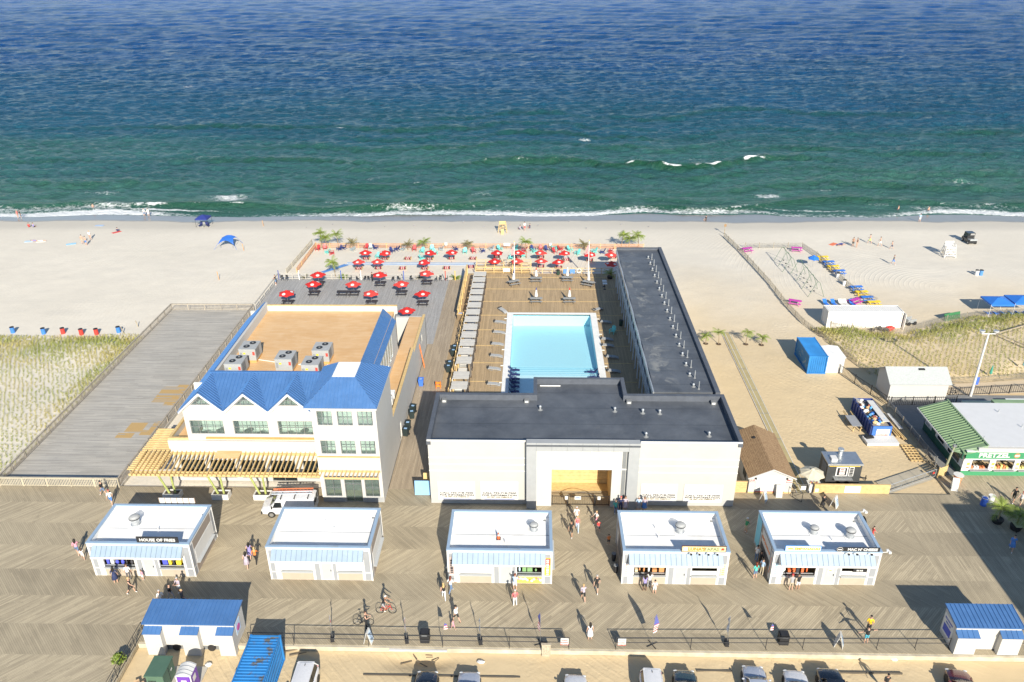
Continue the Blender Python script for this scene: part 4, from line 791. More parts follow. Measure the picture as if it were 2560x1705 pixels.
# goods, menus and banners on the fronts
def goods(k, x0, x1, seed, pal):
    r = random.Random(seed); x = x0+.05
    while x < x1-.25:
        w_ = r.uniform(.18,.45); h = r.uniform(.2,.6); c = r.choice(pal)
        if r.random() < .6: P('counter_goods', MB().box(x,x+w_,.35,.35+w_,1.03,1.03+h), cm(c), k)
        else: P('counter_goods', MB().lathe([(w_*.3,0),(w_*.4,h*.4),(w_*.3,h*.8),(w_*.1,h)],9,(x+w_/2,.45,1.03)), cm(c), k)
        x += w_+r.uniform(.05,.2)
    P('menu_board', MB().box(x0+.1,(x0+x1)/2,1.5,1.58,1.5,2.3), cm(r.choice(pal)), k)
goods(K1,1.0,3.7,1,[(.08,.10,.55),(.5,.52,.52),(.62,.35,.12),(.05,.05,.06)]); goods(K1,6.0,8.0,2,[(.08,.10,.55),(.75,.74,.7),(.85,.65,.05),(.05,.05,.06)])
goods(K3,6.0,8.0,3,[(.75,.75,.72),(.85,.65,.08),(.45,.62,.70),(.2,.35,.15)]); goods(K4,1.1,3.7,4,[(.7,.7,.7),(.05,.05,.05),(.55,.25,.1),(.75,.6,.4)]); goods(K5,1.0,3.6,5,[(.75,.74,.72),(.7,.15,.05),(.75,.58,.12),(.04,.04,.05)])
g = P('ice_cream_banner', MB().box(5.95,8.1,-.075,-.05,.12,.88), cm((.85,.62,.10)), K3)
for i in range(11): P('banner_picture', MB().blob((6.1+i*.19,-.08,.5+random.uniform(-.2,.2)),(.12,.012,.13),8,.1), cm(random.choice([(.8,.76,.7),(.75,.2,.3),(.6,.25,.05),(.78,.72,.5)])), g)
g = P('vertical_banner', MB().box(KW-.62,KW-.1,-.035,-.013,.95,2.9), cm((.85,.45,.05)), K3); P('banner_top', MB().box(KW-.60,KW-.12,-.04,-.0355,2.1,2.85), cm((.75,.08,.03)), g); print_bar('print_line',9,.34,(KW-.36,-.044,1.9),(R(90),R(-90),0),M_trim,g,bold=.008)
g = P('vertical_sign', MB().box(.1,.55,-.035,-.013,.95,2.9), cm((.42,.34,.32)), K3); print_bar('print_line',8,.34,(.33,-.044,1.9),(R(90),R(-90),0),BLK,g,bold=.01)
for k, x, c in ((K4,.14,(.85,.82,.8)),(K4,KW-.55,(.80,.68,.40)),(K5,.14,(.55,.72,.80))):
    g = P('menu_panel', MB().box(x,x+.4,-.035,-.013,1.0,2.3), cm(c), k)
    for j in range(5): P('menu_picture', MB().box(x+.08,x+.3,-.042,-.036,1.15+j*.22,1.25+j*.22), cm((.7,.35,.15) if c[2] < .6 else (.75,.3,.2) if c[0] > .8 else (.25,.5,.62)), g)
P('door_poster', MB().box(4.75,5.25,-.01,.018,1.35,1.8), M_trim, K5); P('pastry_emblem', MB().prism([(5.+.16*math.cos(math.pi*i/8),-.02,1.52+.12*math.sin(math.pi*i/8)) for i in range(9)],(0,.009,0)), YEL, K5)
g = P('window_sign', MB().box(6.9,8.05,-.06,-.03,1.5,1.85), BLK, K5); print_bar('print_line',4,.24,(7.45,-.068,1.67),(R(90),0,0),M_trim,g,bold=.01,sx=1.4)
g = P('side_board', MB().box(-.05,-.02,.8,3.4,1.9,3.3), M_trim, K5); text('lettering','EMPANADAS',.42,(-.056,2.1,2.5),(R(90),0,R(-90)),ORG,g,bold=.01); P('side_banner', MB().box(-.05,-.02,KD-1.3,KD-.1,.4,3.5), cm((.20,.55,.70)), K5); P('corner_banner', MB().box(-.05,-.015,.12,.6,.4,3.2), M_trim, K5); text('lettering','EMPANADAS',.3,(-.056,.36,1.8),(R(90),R(-90),R(-90)),ORG,K5)
# cone on the third roof, things leaning on kiosks
t = thing('traffic_cone', 'orange and white traffic cone standing on the roof of the ice cream kiosk', 'cone', (-3.0,54.6,3.1)); P('base', MB().box(-.19,.19,-.19,.19,0,.04), M_black, t); P('cone', MB().lathe([(.14,.04),(.09,.34)],12), cm((.80,.12,.03)), t); P('collar', MB().lathe([(.092,.34),(.07,.5)],12), M_trim, t); P('tip', MB().lathe([(.07,.5),(.03,.68)],12), cm((.80,.12,.03)), t)
for k, (x, y) in enumerate(((-39.9,55.4),(-39.85,56.6),(-39.8,57.8),(-39.75,59.0),(-39.7,60.2))):
    t = thing('black_speaker_crate', 'black equipment crate left of the fries kiosk, %s from the front' % NTH[k], 'crate', (x, y, 0), .02, 'crates left of the first kiosk'); P('body', MB().box(-.25,.25,-.5,.5,.05,.95), BLK, t); P('edge', MB().box(-.27,.27,-.52,.52,.95,1.0), M_dgrey, t); P('caster', MB().box(-.2,.2,-.4,.4,0,.05), M_black, t)
t = thing('folding_screen', 'row of white panels standing behind the HOUSE OF FRIES kiosk', 'screen', (-33.2,58.75,0), .0)
for j in range(6): P('panel', MB().box(-1.6+j*.56,-1.1+j*.56,-.02,.02,.9,3.9), M_trim, t); 
for j in range(7): P('post', MB().box(-1.66+j*.56,-1.6+j*.56,-.03,.03,0,3.95), cm((.25,.18,.13)), t)
for k, (x, y) in enumerate(((7.35,54.0),(7.3,55.5))): t = thing('black_bag_bin', 'black bin bag stand against the left wall of the tapas kiosk, %s' % ('nearer' if k == 0 else 'farther'), 'bin', (x,y,0), .1, 'bins left of the tapas kiosk'); P('bag', MB().lathe([(.17,0),(.22,.3),(.2,.7),(.1,.78)],9), BLK, t); P('rim', MB().lathe([(.2,.78),(.23,.8),(.2,.83)],9), M_dgrey, t)
t = thing('air_compressor_wheel', 'round black satellite dish on a bracket behind the rightmost kiosk', 'dish', (30.0,57.9,0)); P('dish', MB().lathe([(.0001,.16),(.35,.10),(.55,0),(.56,-.02)],14,(0,0,2.7),'X'), BLK, t); P('mast', MB().cyl((-.05,0,0),(-.05,0,2.7),.04), M_galv, t)
for k, (x, y) in enumerate(((29.55,58.05),(29.6,52.75))): tag(P('floodlight', MB().beam((x-.1,y,3.7),(x+.35,y,3.75),.05,.05).ob((x+.45,y-.05,3.75),(.22,.2,.18)).ob((x+.3,y+.1,3.85),(.2,.16,.14)), M_trim), 'white twin floodlight on the %s right corner of the rightmost kiosk' % ('rear' if k == 0 else 'front'), 'floodlight', 'floodlights on the last kiosk')
# ---------------------------------------------------------------- foreground: trailers, container, utilities
def trailer(x0, x1, y, label, boxes, roofd=2.0, side=None):
    w_ = x1-x0; z0 = -.5; t = thing('restroom_trailer', label, 'trailer', (x0, y, z0), 0, 'white trailers with blue roofs')
    P('body', MB().box(0,w_,0,roofd,.55,2.95), M_stucco, t)
    P('roof', MB().slab([(-.12,-.15,2.97),(w_+.12,-.15,2.97),(w_+.12,roofd+.15,3.35),(-.12,roofd+.15,3.35)],.1), M_blue, t)
    n = int(w_/.31); sm = MB()
    seam = MB().beam((0,-.15,2.99),(0,roofd+.15,3.37),.04,.06).mesh('roof_seam', M_bluer)
    for i in range(n+1): link('roof_seam', seam, t, (-.1+i*(w_+.2)/n,0,0))
    P('gable_end', MB().prism([(0,0,2.95),(0,roofd,2.95),(0,roofd,3.22),(0,.0,2.86)],(w_,0,0)), M_stucco, t)
    for a, c, z in boxes:
        P('vestibule', MB().box(a,c,-.5,-.001,z,2.3), M_stucco, t); r = P('vestibule_roof', MB().slab([(a-.05,-.6,2.32),(c+.05,-.6,2.32),(c+.05,.0,2.62),(a-.05,0,2.62)],.06), M_blue, t)
        for i in range(1,4): P('roof_seam', MB().beam((a+(c-a)*i/4,-.6,2.335),(a+(c-a)*i/4,0,2.635),.03,.05), M_bluer, r)
    P('skirt', MB().box(.1,w_-.1,.1,roofd-.1,.02,.5), M_dgrey, t)
    for x in (w_*.3,w_*.7): P('wheel', MB().lathe([(.12,-.1),(.3,-.1),(.33,-.04),(.33,.04),(.3,.1),(.12,.1)],14,(x,.02,.33),'Y'), M_black, t)
    if side == 'R': 
        g = P('end_poster', MB().box(w_+.001,w_+.02,.3,1.2,1.4,2.6), cm((.50,.62,.75)), t); P('poster_picture', MB().lathe([(.3,0),(.3,.012)],12,(w_+.021,.75,1.9),'X'), cm((.55,.10,.35)), g)
    if side == 'L':
        g = P('end_sign', MB().box(-.03,-.001,.25,1.75,.95,2.75), M_trim, t)
        for s, z, sz in ((8,2.4,.26),(5,2.1,.26)): print_bar('print_line', s, sz, (-.036,1.0,z), (R(90),0,R(-90)), cm((.06,.10,.40)), g, bold=.008)
        P('sign_block', MB().box(-.036,-.031,.45,1.55,1.15,1.85), cm((.07,.10,.45)), g)
    return t
trailer(-30.45,-23.4,45.05,'long white restroom trailer with bright blue roof, left of the blue shipping container',[(.0,1.35,.0),(2.95,4.3,.0),(5.8,7.05,.0)],2.0,'R')
trailer(32.8,37.75,45.9,'short white trailer with blue seamed roof at the right end of the boardwalk railing',[(0,1.6,.0),(3.35,4.95,.0)],1.85,'L')
# corrugated shipping containers
def rustblue(name, base, rust, k):
    t = NT(name); p = t.pos(); n = t.noise(p, .8, 6, .7, .3); c = t.mix(t.ramp(t.noise(p, .5, 4), .3, .7), tuple(x*.82 for x in base), tuple(x*1.15 for x in base))
    return t.out(t.mix(t.ramp(n, .56, .62, 0., k), c, rust), .5)
M_cblue = rustblue('container_blue', (.025,.19,.48), (.20,.17,.13), .0); M_crust = rustblue('container_blue_rusted', (.025,.19,.48), (.10,.098,.085), 1.); M_cwhite = mt('container_white', (.72,.70,.66), .6, var=.04, stain=((.5,.42,.32),.3,.8)); M_cworn = rustblue('container_blue_peeling', (.03,.19,.40), (.30,.36,.36), 1.)
def container(name, label, x0, x1, y0, y1, z0, h, wall, roof, along='Y', pitch=.28, side=None, group=None):
    cx, cy = (x0+x1)/2, (y0+y1)/2; t = thing(name, label, 'container', (cx, cy, z0), 0, group); a, b_ = (x1-x0)/2, (y1-y0)/2; e = .05
    def corr(p, L, n): # corrugated profile offsets
        return [(p[0]+L*(i+o)/n, d) for i in range(n) for o, d in ((0,0),(.3,0),(.45,-e),(.85,-e))] + [(p[0]+L,0)]
    for sx in (-1,1):
        pr = corr((-b_+.08,), 2*b_-.16, int((2*b_)/pitch)); pts = [(sx*(a+d-.02), y) for y, d in pr]; m = MB()
        m.add([(x,y,.15) for x,y in pts]+[(x,y,h-.12) for x,y in pts], [(i,i+1,len(pts)+i+1,len(pts)+i) for i in range(len(pts)-1)]); P('side_sheet', m, (side or wall), t)
    for sy in (-1,1):
        pr = corr((-a+.08,), 2*a-.16, int((2*a)/pitch)); pts = [(x, sy*(b_+d-.02)) for x, d in pr]; m = MB()
        m.add([(x,y,.15) for x,y in pts]+[(x,y,h-.12) for x,y in pts], [(i,i+1,len(pts)+i+1,len(pts)+i) for i in range(len(pts)-1)]); P('end_sheet', m, wall, t)
    m = MB(); L = b_ if along == 'Y' else a; O = a if along == 'Y' else b_; pr = corr((-L+.1,), 2*L-.2, int(2*L/pitch)); V = []
    for v, d in pr: V += [(-O+.06,v,h+d*.6-.01),(O-.06,v,h+d*.6-.01)] if along == 'Y' else [(v,-O+.06,h+d*.6-.01),(v,O-.06,h+d*.6-.01)]
    m.add(V, [(2*i,2*i+1,2*i+3,2*i+2) for i in range(len(pr)-1)]); P('roof_sheet', m, roof, t)
    f = MB()
    for sx in (-1,1):
        f.box(sx*a-.05,sx*a+.05,-b_,b_,h-.14,h+.01); f.box(sx*a-.05,sx*a+.05,-b_,b_,0,.16)
        for sy in (-1,1): f.box(sx*a-.07,sx*a+.07,sy*b_-.07,sy*b_+.07,0,h+.02)
    for sy in (-1,1): f.box(-a+.05,a-.05,sy*b_-.05,sy*b_+.05,h-.14,h+.012); f.box(-a+.05,a-.05,sy*b_-.05,sy*b_+.05,0,.16)
    P('frame', f, wall, t)
    for sx in (-1,1):
        for sy in (-1,1): P('corner_casting', MB().box(sx*a-.085,sx*a+.085,sy*b_-.085,sy*b_+.085,h-.1,h+.035), wall, t)
    return t
container('shipping_container','blue shipping container with rust-worn roof standing in the sandy lot',-21.75,-19.5,38.8,44.25,-.5,2.6,M_cblue,M_crust)
t = thing('transformer_cabinet','dark green transformer cabinet beside the purple toilet','cabinet',(-28.15,41.9,-.5)); Mg = mt('transformer_green',(.075,.14,.095),.5,var=.08)
P('pad', MB().box(-1.1,2.9,-1.6,1.5,0,.12), mt('concrete',(.45,.42,.36),.85,var=.12), t); P('cabinet', MB().box(-.65,.65,-.9,.85,.121,1.75), Mg, t); P('lid', MB().box(-.72,.72,-1.0,.95,1.752,1.86), Mg, t)
for j in range(6): P('louvre', MB().box(-.5+j*.1,-.45+j*.1,-.93,-.901,.5,1.3), M_black, t)
P('seam', MB().box(.651,.66,-.02,.02,.2,1.7), M_black, t); P('label_plate', MB().box(.651,.662,.3,.5,1.0,1.15), M_trim, t)
t = thing('portable_toilet','purple portable toilet with white domed roof beside the green cabinet','toilet',(-25.85,41.4,-.5)); Mp = mt('purple_plastic',(.14,.045,.36),.45,var=.06)
P('body', MB().box(-.55,.55,-.55,.55,.1,2.0), Mp, t); P('base', MB().box(-.58,.58,-.6,.6,0,.1), M_dgrey, t)
P('roof', MB().prism([(-.6+1.2*i/8,-.6,2.0+.28*math.sin(math.pi*i/8)) for i in range(9)],(0,1.2,0)), M_trim, t, label='white domed roof')
for y in (-.5,-.17,.17,.5): P('roof_rib', MB().tube([(-.6+1.2*i/8,y,2.01+.285*math.sin(math.pi*i/8)) for i in range(9)],.025,5), M_lgrey, t)
P('door_panel', MB().box(-.42,.42,-.58,-.551,.15,1.9), Mp, t); P('door_notice', MB().box(-.2,.2,-.592,-.581,1.3,1.6), M_trim, t); P('side_notice', MB().box(.551,.56,-.25,.2,1.1,1.6), M_trim, t); P('corner_strip', MB().box(.5,.57,-.575,-.5,.1,2.0), M_trim, t); P('corner_strip', MB().box(-.57,-.5,-.575,-.5,.1,2.0), M_trim, t)
for k, (x, y, s_) in enumerate(((-29.9,40.6,.5),(-29.3,40.3,.45),(-30.0,41.6,.4),(-29.4,41.3,.5))):
    t = thing('cardboard_box','brown cardboard box in the pile left of the green cabinet, %s' % ('nearest','right of the nearest','behind the nearest','farthest')[k],'box',(x,y,-.5),.3*k,'boxes by the green cabinet'); P('body', MB().box(-s_/2,s_/2,-s_/2,s_/2,0,s_*.7), mt('cardboard',(.42,.29,.17),.8), t); P('flap', MB().ob((0,s_*.6,s_*.72),(s_,s_*.45,.02),0,.5), mt('cardboard',(.42,.29,.17)), t)
# pipe railing along the front edge of the boardwalk
M_pipe = mt('black_railing', (.035,.035,.037), .5, var=.2)
def railing(xs, y0, y1, label, zs=(.55,1.08)):
    t = thing('pipe_railing', label, 'railing', (xs[0], y0, 0), 0, 'pipe railings along the boardwalk edge'); n = len(xs); yy = lambda x: y0+(y1-y0)*(x-xs[0])/(xs[-1]-xs[0])
    for x in xs: P('post', MB().cyl((x-xs[0],yy(x)-y0,0),(x-xs[0],yy(x)-y0,1.1),.03), M_pipe, t); P('brace', MB().cyl((x-xs[0],yy(x)-y0-.02,.02),(x-xs[0],yy(x)-y0-.22,0.01),.02,n=5), M_pipe, t)
    for z in zs: P('rail', MB().cyl((0,0,z),(xs[-1]-xs[0],y1-y0,z),.028), M_pipe, t)
railing([-22.6,-19.0,-13.0,-7.1,-1.8,2.9],45.5,45.5,'black pipe railing left of the gap in the boardwalk edge'); railing([6.6,12.5,18.4,21.3,27.1,30.1,32.7],45.55,46.0,'black pipe railing right of the gap, ending at the right trailer'); railing([37.9,42,47,52],46.1,46.4,'black pipe railing right of the short white trailer')
t = thing('side_railing','black railing with wire infill along the left edge of the lot','railing',(-31.6,46.4,0))
for k in range(7): P('post', MB().cyl((0,-k*1.5,0),(0,-k*1.5,1.1),.03), M_pipe, t)
for z in (.15,.6,1.08): P('rail', MB().cyl((0,0,z),(0,-9,z),.025), M_pipe, t)
t = thing('shrub','small bright green shrub in a pot beside the left railing','shrub',(-32.0,43.2,0)); P('pot', MB().lathe([(.18,0),(.25,.3),(.22,.3)],10), BLK, t)
lf = MB(); r_ = random.Random(3)
for i in range(420):
    a, e_, q = r_.uniform(0,6.28), r_.uniform(-.4,1.5), r_.uniform(.25,.55); c = Vector((q*math.cos(a)*math.cos(e_),q*math.sin(a)*math.cos(e_),.55+q*math.sin(e_)*.8)); u = Vector((r_.uniform(-1,1),r_.uniform(-1,1),r_.uniform(-.4,1))).normalized()*.13; v = u.cross(Vector((r_.uniform(-1,1),r_.uniform(-1,1),r_.uniform(-1,1)))).normalized()*.045
    lf.poly(c-u,c+v,c+u,c-v)
P('foliage', lf, mt('shrub_leaves',(.16,.22,.03),.6,var=.4,vs=5), t, stuff=True)
# signs on the railing ends, flags, bins
def board(x, y, z0, z1, w_, label, rz=0):
    t = thing('railing_notice', label, 'sign', (x,y,0), rz, 'notices on the railing ends'); P('board', MB().box(-w_/2,w_/2,-.02,.02,z0,z1), M_trim, t)
    for j, q in enumerate((7,8,9)): print_bar('print_line', q, .13, (0,-.026,z1-.2-j*.22), (R(90),0,0), RED, t, bold=.004)
board(2.55,45.42,.35,1.05,.62,'white notice with red lettering left of the railing gap'); board(7.05,45.47,.35,1.05,.62,'white notice with red lettering right of the railing gap')
tag(P('electrical_box', MB().box(.75,1.45,45.0,45.17,-.5,.75).box(.7,1.5,44.98,45.175,.752,.8), mt('raw_weathered_board',(.40,.34,.25),.85,var=.3,vs=6,bump=.3)), 'weathered wooden box against the boardwalk edge near the railing gap', 'box')
def usflag():
    t = NT('stars_and_stripes_cloth'); X, Y, Zz = t.sep(t.pos()); s = t.math('GREATER_THAN', t.math('FRACT', t.math('MULTIPLY', Zz, 4.2)), .5); c = t.mix(s, (.75,.73,.70), (.55,.07,.07)); return t.out(t.mix(t.math('GREATER_THAN', Zz, 2.1), c, (.10,.11,.34)), .7)
M_us = usflag()
def cloth(col, col2):
    t = NT('pennant_cloth'); s = t.noise(t.pos(), 3.5, 2); return t.out(t.mix(t.math('GREATER_THAN', s, .54), col, col2), .7)
M_p1 = cloth((.78,.77,.75),(.60,.08,.07)); M_p2 = cloth((.78,.77,.75),(.35,.36,.42))
def feather(x, y, h, rz, mat, label, base=True):
    t = thing('feather_flag', label, 'flag', (x,y,0), rz, 'feather flags along the railing'); P('pole', MB().tube([(0,0,0),(0,0,h*.7),(.06,0,h*.9),(.2,0,h)],.018,5), M_alu, t)
    m = MB(); n = 8; pts = []
    for i in range(n+1): z = h*.38+(h*.62)*i/n; wv = .03*math.sin(i*1.3); pts.append((.02+(.18 if i == n else 0), wv, z)); pts.append((.02+.48*math.sin(math.pi*(.25+.70*i/n))**.7, wv*2+.03, z-.05 if i < n else z))
    m.add(pts, [(2*i,2*i+1,2*i+3,2*i+2) for i in range(n)]); m.add([(p[0],p[1]+.008,p[2]) for p in pts], [(2*i,2*i+2,2*i+3,2*i+1) for i in range(n)]); P('cloth', m, mat, t)
    if base: P('weight', MB().ob((.05,.0,.18),(.55,.3,.36)), BLK, t); P('weight_strap', MB().ob((.05,-.155,.18),(.56,.012,.05)), M_trim, t)
    else: P('cross_base', MB().box(-.5,.5,-.03,.03,0,.05).box(-.03,.03,-.5,.5,.0,.049), BLK, t)
for x, y, h, rz, m, l, bs in ((-15.98,45.85,2.5,1.75,M_p1,'white and red feather banner left of the two cyclists',1),(-10.0,45.8,2.5,1.8,M_p1,'white and red feather banner left of the black bin near the railing',1),(-4.1,45.8,2.5,1.7,M_p2,'white and grey feather banner, between the US flag and the notice',1),(.65,45.8,3.2,1.9,M_us,'tall star-spangled feather flag beside the wooden box',0),(9.5,45.9,3.2,.5,M_us,'tall star-spangled feather flag right of the railing gap',0),(15.4,46.0,2.9,1.5,M_p2,'white and grey feather banner between two flags right of the gap',1)): feather(x,y,h,rz,m,l,bs)
def smallflag(x, y, label):
    t = thing('railing_flag', label, 'flag', (x,y,0), 0, 'small flags on railing posts'); P('staff', MB().cyl((0,0,1.0),(.25,0,2.5),.015,n=5), M_alu, t); P('cloth', MB().slab([(.12,-.0,1.75),(.45,.12,1.62),(.42,.1,2.2),(.22,0,2.4)],.01), M_us, t)
smallflag(-7.1,45.5,'small drooping striped flag on a railing post right of the black bin'); smallflag(18.4,45.9,'small drooping striped flag left of the right-hand black bin')
def bin_(x, y, label):
    t = thing('litter_bin', label, 'bin', (x,y,0), 0, 'black litter bins by the railing'); P('body', MB().prism([(-.36,-.33,0),(.36,-.33,0),(.36,.33,0),(-.36,.33,0)],(0,0,.78)), BLK, t); P('hood', MB().prism([(-.38,-.35,.782),(.38,-.35,.782),(.38,.35,.782),(-.38,.35,.782)],(0,0,.12)).prism([(-.30,-.3,.9),(.3,-.3,.9),(.3,.3,.9),(-.3,.3,.9)],(0,0,.1)), M_black, t); P('opening', MB().box(-.22,.22,-.362,-.351,.80,.89), M_dgrey, t)
bin_(-8.55,46.0,'black litter bin behind the railing, left of the gap'); bin_(19.9,46.35,'black litter bin behind the railing, right of the gap')
def aframe(x, y, rz, label, h=1.25, w_=.62, pic=(.5,.62,.72)):
    t = thing('sandwich_board', label, 'sign', (x,y,0), rz, 'sandwich boards')
    for s_ in (-1,1): b_ = P('board', MB().slab([(-w_/2,s_*.32,0),(w_/2,s_*.32,0),(w_/2,s_*.03,h),(-w_/2,s_*.03,h)],.03), M_trim, t)
    P('poster', MB().slab([(-w_*.4,-.345,.06*0+.18),(w_*.4,-.345+.0,.18),(w_*.4,-.08,h-.12),(-w_*.4,-.08,h-.12)],.012), cm(pic), t)
    for j in range(4): P('print_line', MB().ob((0,-.315+.045*j,.38+j*.18),(w_*.6,.03,.05),0,-.2), cm((.25,.3,.4)), t)
aframe(-13.05,45.75,1.45,'grey sandwich board on a cross stand below the cyclists'); aframe(24.2,46.1,1.25,'grey sandwich board at the railing left of the man in yellow'); aframe(29.6,63.5,.9,'white sandwich board on the boardwalk right of the crouching person'); aframe(22.9,64.3,1.,'small sandwich board behind the rightmost kiosk'); aframe(24.6,65.15,0,'white sandwich board in front of the small tan hut',1.3); aframe(42.6,66.5,-.3,'tall white sandwich board at the corner of the pretzel shop',1.35,.62,(.75,.72,.66))
# litter, planks and debris in the lot
tag(P('loose_plank', MB().ob((-9,45.03,-.06),(4.6,.18,.05),-.01), M_trim), 'long pale plank over the hollow at the boardwalk edge', 'plank')
for k, q in enumerate((((-9.9,44.4,-.75),.5),((-8.6,44.3,-.8),-.4),((-7.6,44.6,-.7),.9),((-9.2,44.7,-.6),-.9),((-8.1,44.8,-.55),.2))): tag(P('broken_board', MB().ob(q[0],(.95-.1*k,.05,.05),q[1],.1,.15), mt('charred_wood',(.16,.125,.085),.9)), 'dark broken board in the hollow, %s from the left' % NTH[(0,2,4,1,3)[k]], 'plank', 'boards in the hollow')
for k, (x0, x1, y) in enumerate(((-13.,-.9,42.95),(12.7,15.4,43.85),(23.6,28.4,43.9))): tag(P('parking_timber', MB().box(x0,x1,y-.05,y+.05,-.62,-.40), mt('dark_timber',(.10,.085,.065),.85)), ('long half-buried timber behind the left parked cars','short half-buried timber between two parked cars right of centre','half-buried timber left of the maroon car')[k], 'timber', 'parking timbers')
for k, (x, y) in enumerate(((-19.0,45.0),(-18.6,44.6))): tag(P('driftwood', MB().cyl((x-.6,y,-.4),(x+.7,y+.3,-.32),.07,.03,6), mt('charred_wood',(.07,.055,.045))), ('dark branch by the blue container corner','second dark branch just below the first by the blue container')[k], 'branch', 'branches by the container')
for k, (x, y, m) in enumerate(((-25.3,43.6,M_trim),(-4.0,44.3,M_trim),(28.3,45.2,M_trim))): tag(P('litter_bag', MB().blob((x,y,-.42),(.28,.2,.14),8,.3), m), ('crumpled white litter on sand right of the purple toilet','round white lid lying on sand below the boardwalk edge','scrap of white litter near the right trailer')[k], 'litter', 'litter in the lot')
# ---------------------------------------------------------------- patio, pool deck and beach club furniture
M_ured = mt('red_canvas', (.52,.022,.018), .75, var=.10, vs=1.5)
M_dkwood = mt('dark_brown_plastic', (.035,.028,.028), .6, var=.2)
M_greyw = mt('grey_table_boards', (.27,.275,.27), .7, var=.15)
def umbrella(x, y, z, r, rz, label, group, mat=M_ured, h=2.3, spots=True, n=6, vent=True):
    t = thing('parasol', label, 'umbrella', (x,y,z), rz, group)
    P('pole', MB().cyl((0,0,0),(0,0,h+.12),.022,n=6), M_alu, t)
    eh_, top = h-.42, h+.05; pts = [(r*math.cos(2*math.pi*i/n), r*math.sin(2*math.pi*i/n), eh_) for i in range(n)]; m = MB()
    for i in range(n):
        a, c = Vector(pts[i]), Vector(pts[(i+1)%n]); mid = (a+c)/2*.95; mid.z = eh_+.05; T = Vector((0,0,top)); ha, hc, hm = a.lerp(T,.5)+Vector((0,0,.05)), c.lerp(T,.5)+Vector((0,0,.05)), mid.lerp(T,.5)+Vector((0,0,.01))
        m.add([a,mid,c,ha,hm,hc,T], [(0,1,4,3),(1,2,5,4),(3,4,6),(4,5,6)]); m.add([a,mid,c,a-Vector((0,0,.12)),mid-Vector((0,0,.12)),c-Vector((0,0,.12))],[(0,3,4,1),(1,4,5,2)])
    cn = P('canopy', m, mat, t)
    if spots:
        for i in range(0, n, 2):
            a, c = Vector(pts[i]), Vector(pts[(i+1)%n]); mid = (a+c)/2*.95; mid.z = eh_+.05; T = Vector((0,0,top)); ctr = mid.lerp(T,.26); u = (c-a).normalized(); v = (T-mid).normalized(); nn = u.cross(v); nn = nn if nn.z > 0 else -nn; ctr = ctr + nn*.03
            P('round_logo', MB().prism([ctr+u*(.26*r/1.2)*math.cos(k*.524)+v*(.24*r/1.2)*math.sin(k*.524) for k in range(12)], nn*.006), M_trim, cn)
    if vent: P('top_vent', MB().lathe([(.22,top-.03),(.12,top+.05),(.0001,top+.09)],6), mat, t)
    rb = MB().cyl((0.05,0,top-.08),(r*.97,0,eh_-.01),.012,n=4).mesh('rib', M_alu)
    for i in range(n): link('rib', rb, t, (0,0,0), 2*math.pi*i/n)
    return t
def picnic(x, y, z, rz, mat, label, group, L=1.75, frame=None, cat='picnic table'):
    t = thing('picnic_table', label, cat, (x,y,z), rz, group); frame = frame or mat
    bd = MB().box(-L/2,L/2,-.065,.065,.70,.74).mesh('top_board', mat)
    for i in range(5): link('top_board', bd, t, (0,-.28+i*.14,0))
    for s_ in (-1,1): P('bench', MB().box(-L/2,L/2,s_*.68-.13,s_*.68+.13,.42,.46), mat, t)
    for s_ in (-1,1):
        xx = s_*L*.36; P('leg_frame', MB().beam((xx,-.25,.70),(xx,-.62,.0),.08,.05,(1,0,0)).beam((xx,.25,.70),(xx,.62,0),.08,.05,(1,0,0)).beam((xx,-.78,.40),(xx,.78,.40),.05,.08), frame, t)
    return t
UR = [M_ured, mt('red_canvas_faded',(.56,.05,.04),.8), mt('red_canvas_dark',(.44,.018,.018),.75)]
G1 = 'red umbrellas on the grey patio'
TB = [(-34.94,119.0),(-34.73,115.1),(-37.9,111.4),(-30.23,115.1),(-28.4,115.1),(-24.9,119.0),(-24.95,111.4),(-20.87,115.3),(-17.4,119.7),(-17,111.4),(-18.5,105.2)]
TL = ['back row, leftmost','middle row, leftmost','front row, leftmost','middle row, left one of the joined pair','middle row, right one of the joined pair','back row, middle','front row, middle','middle row, rightmost','back row, rightmost','front row, rightmost','behind the corner of the pavilion terrace']
first = None
for k, ((x, y), l) in enumerate(zip(TB, TL)):
    lab = 'dark brown picnic table on the grey patio, '+l
    if first is None: first = picnic(x, y, 0.01, 0, M_dkwood, lab, 'dark picnic tables on the grey patio')
    else: dup(first, (x, y, .01), random.uniform(-.03,.03), lab)
fu = None
for k, ((x, y), l) in enumerate(zip(TB, TL)):
    if k == 3: continue
    lab = 'red patio umbrella with white logos, '+l.replace(', right one of the joined pair',', over the pair')
    if fu is None: fu = umbrella(x, y, 0.01, 1.28, .2, lab, G1, h=2.35)
    else: o = dup(fu, (x, y, .01), random.uniform(-.5,.9), lab, mats={'canopy': random.choice(UR)}); o.rotation_euler[0] = random.uniform(-.05,.03)
SU = [(-29.5,130.7),(-26.1,130.6),(-18.2,130.6),(-14.5,130.9),(-6.6,130.8),(-2.8,130.7),(1.2,130.6),(5.3,130.4),(9.6,130),(13.2,129.8)]; SF = [(-29.7,125.8),(-26.5,126),(-18.5,126),(-6.7,126.5),(-2.8,126.4),(1.2,126.4),(4.2,126),(12.9,125.2)]
fu2 = None
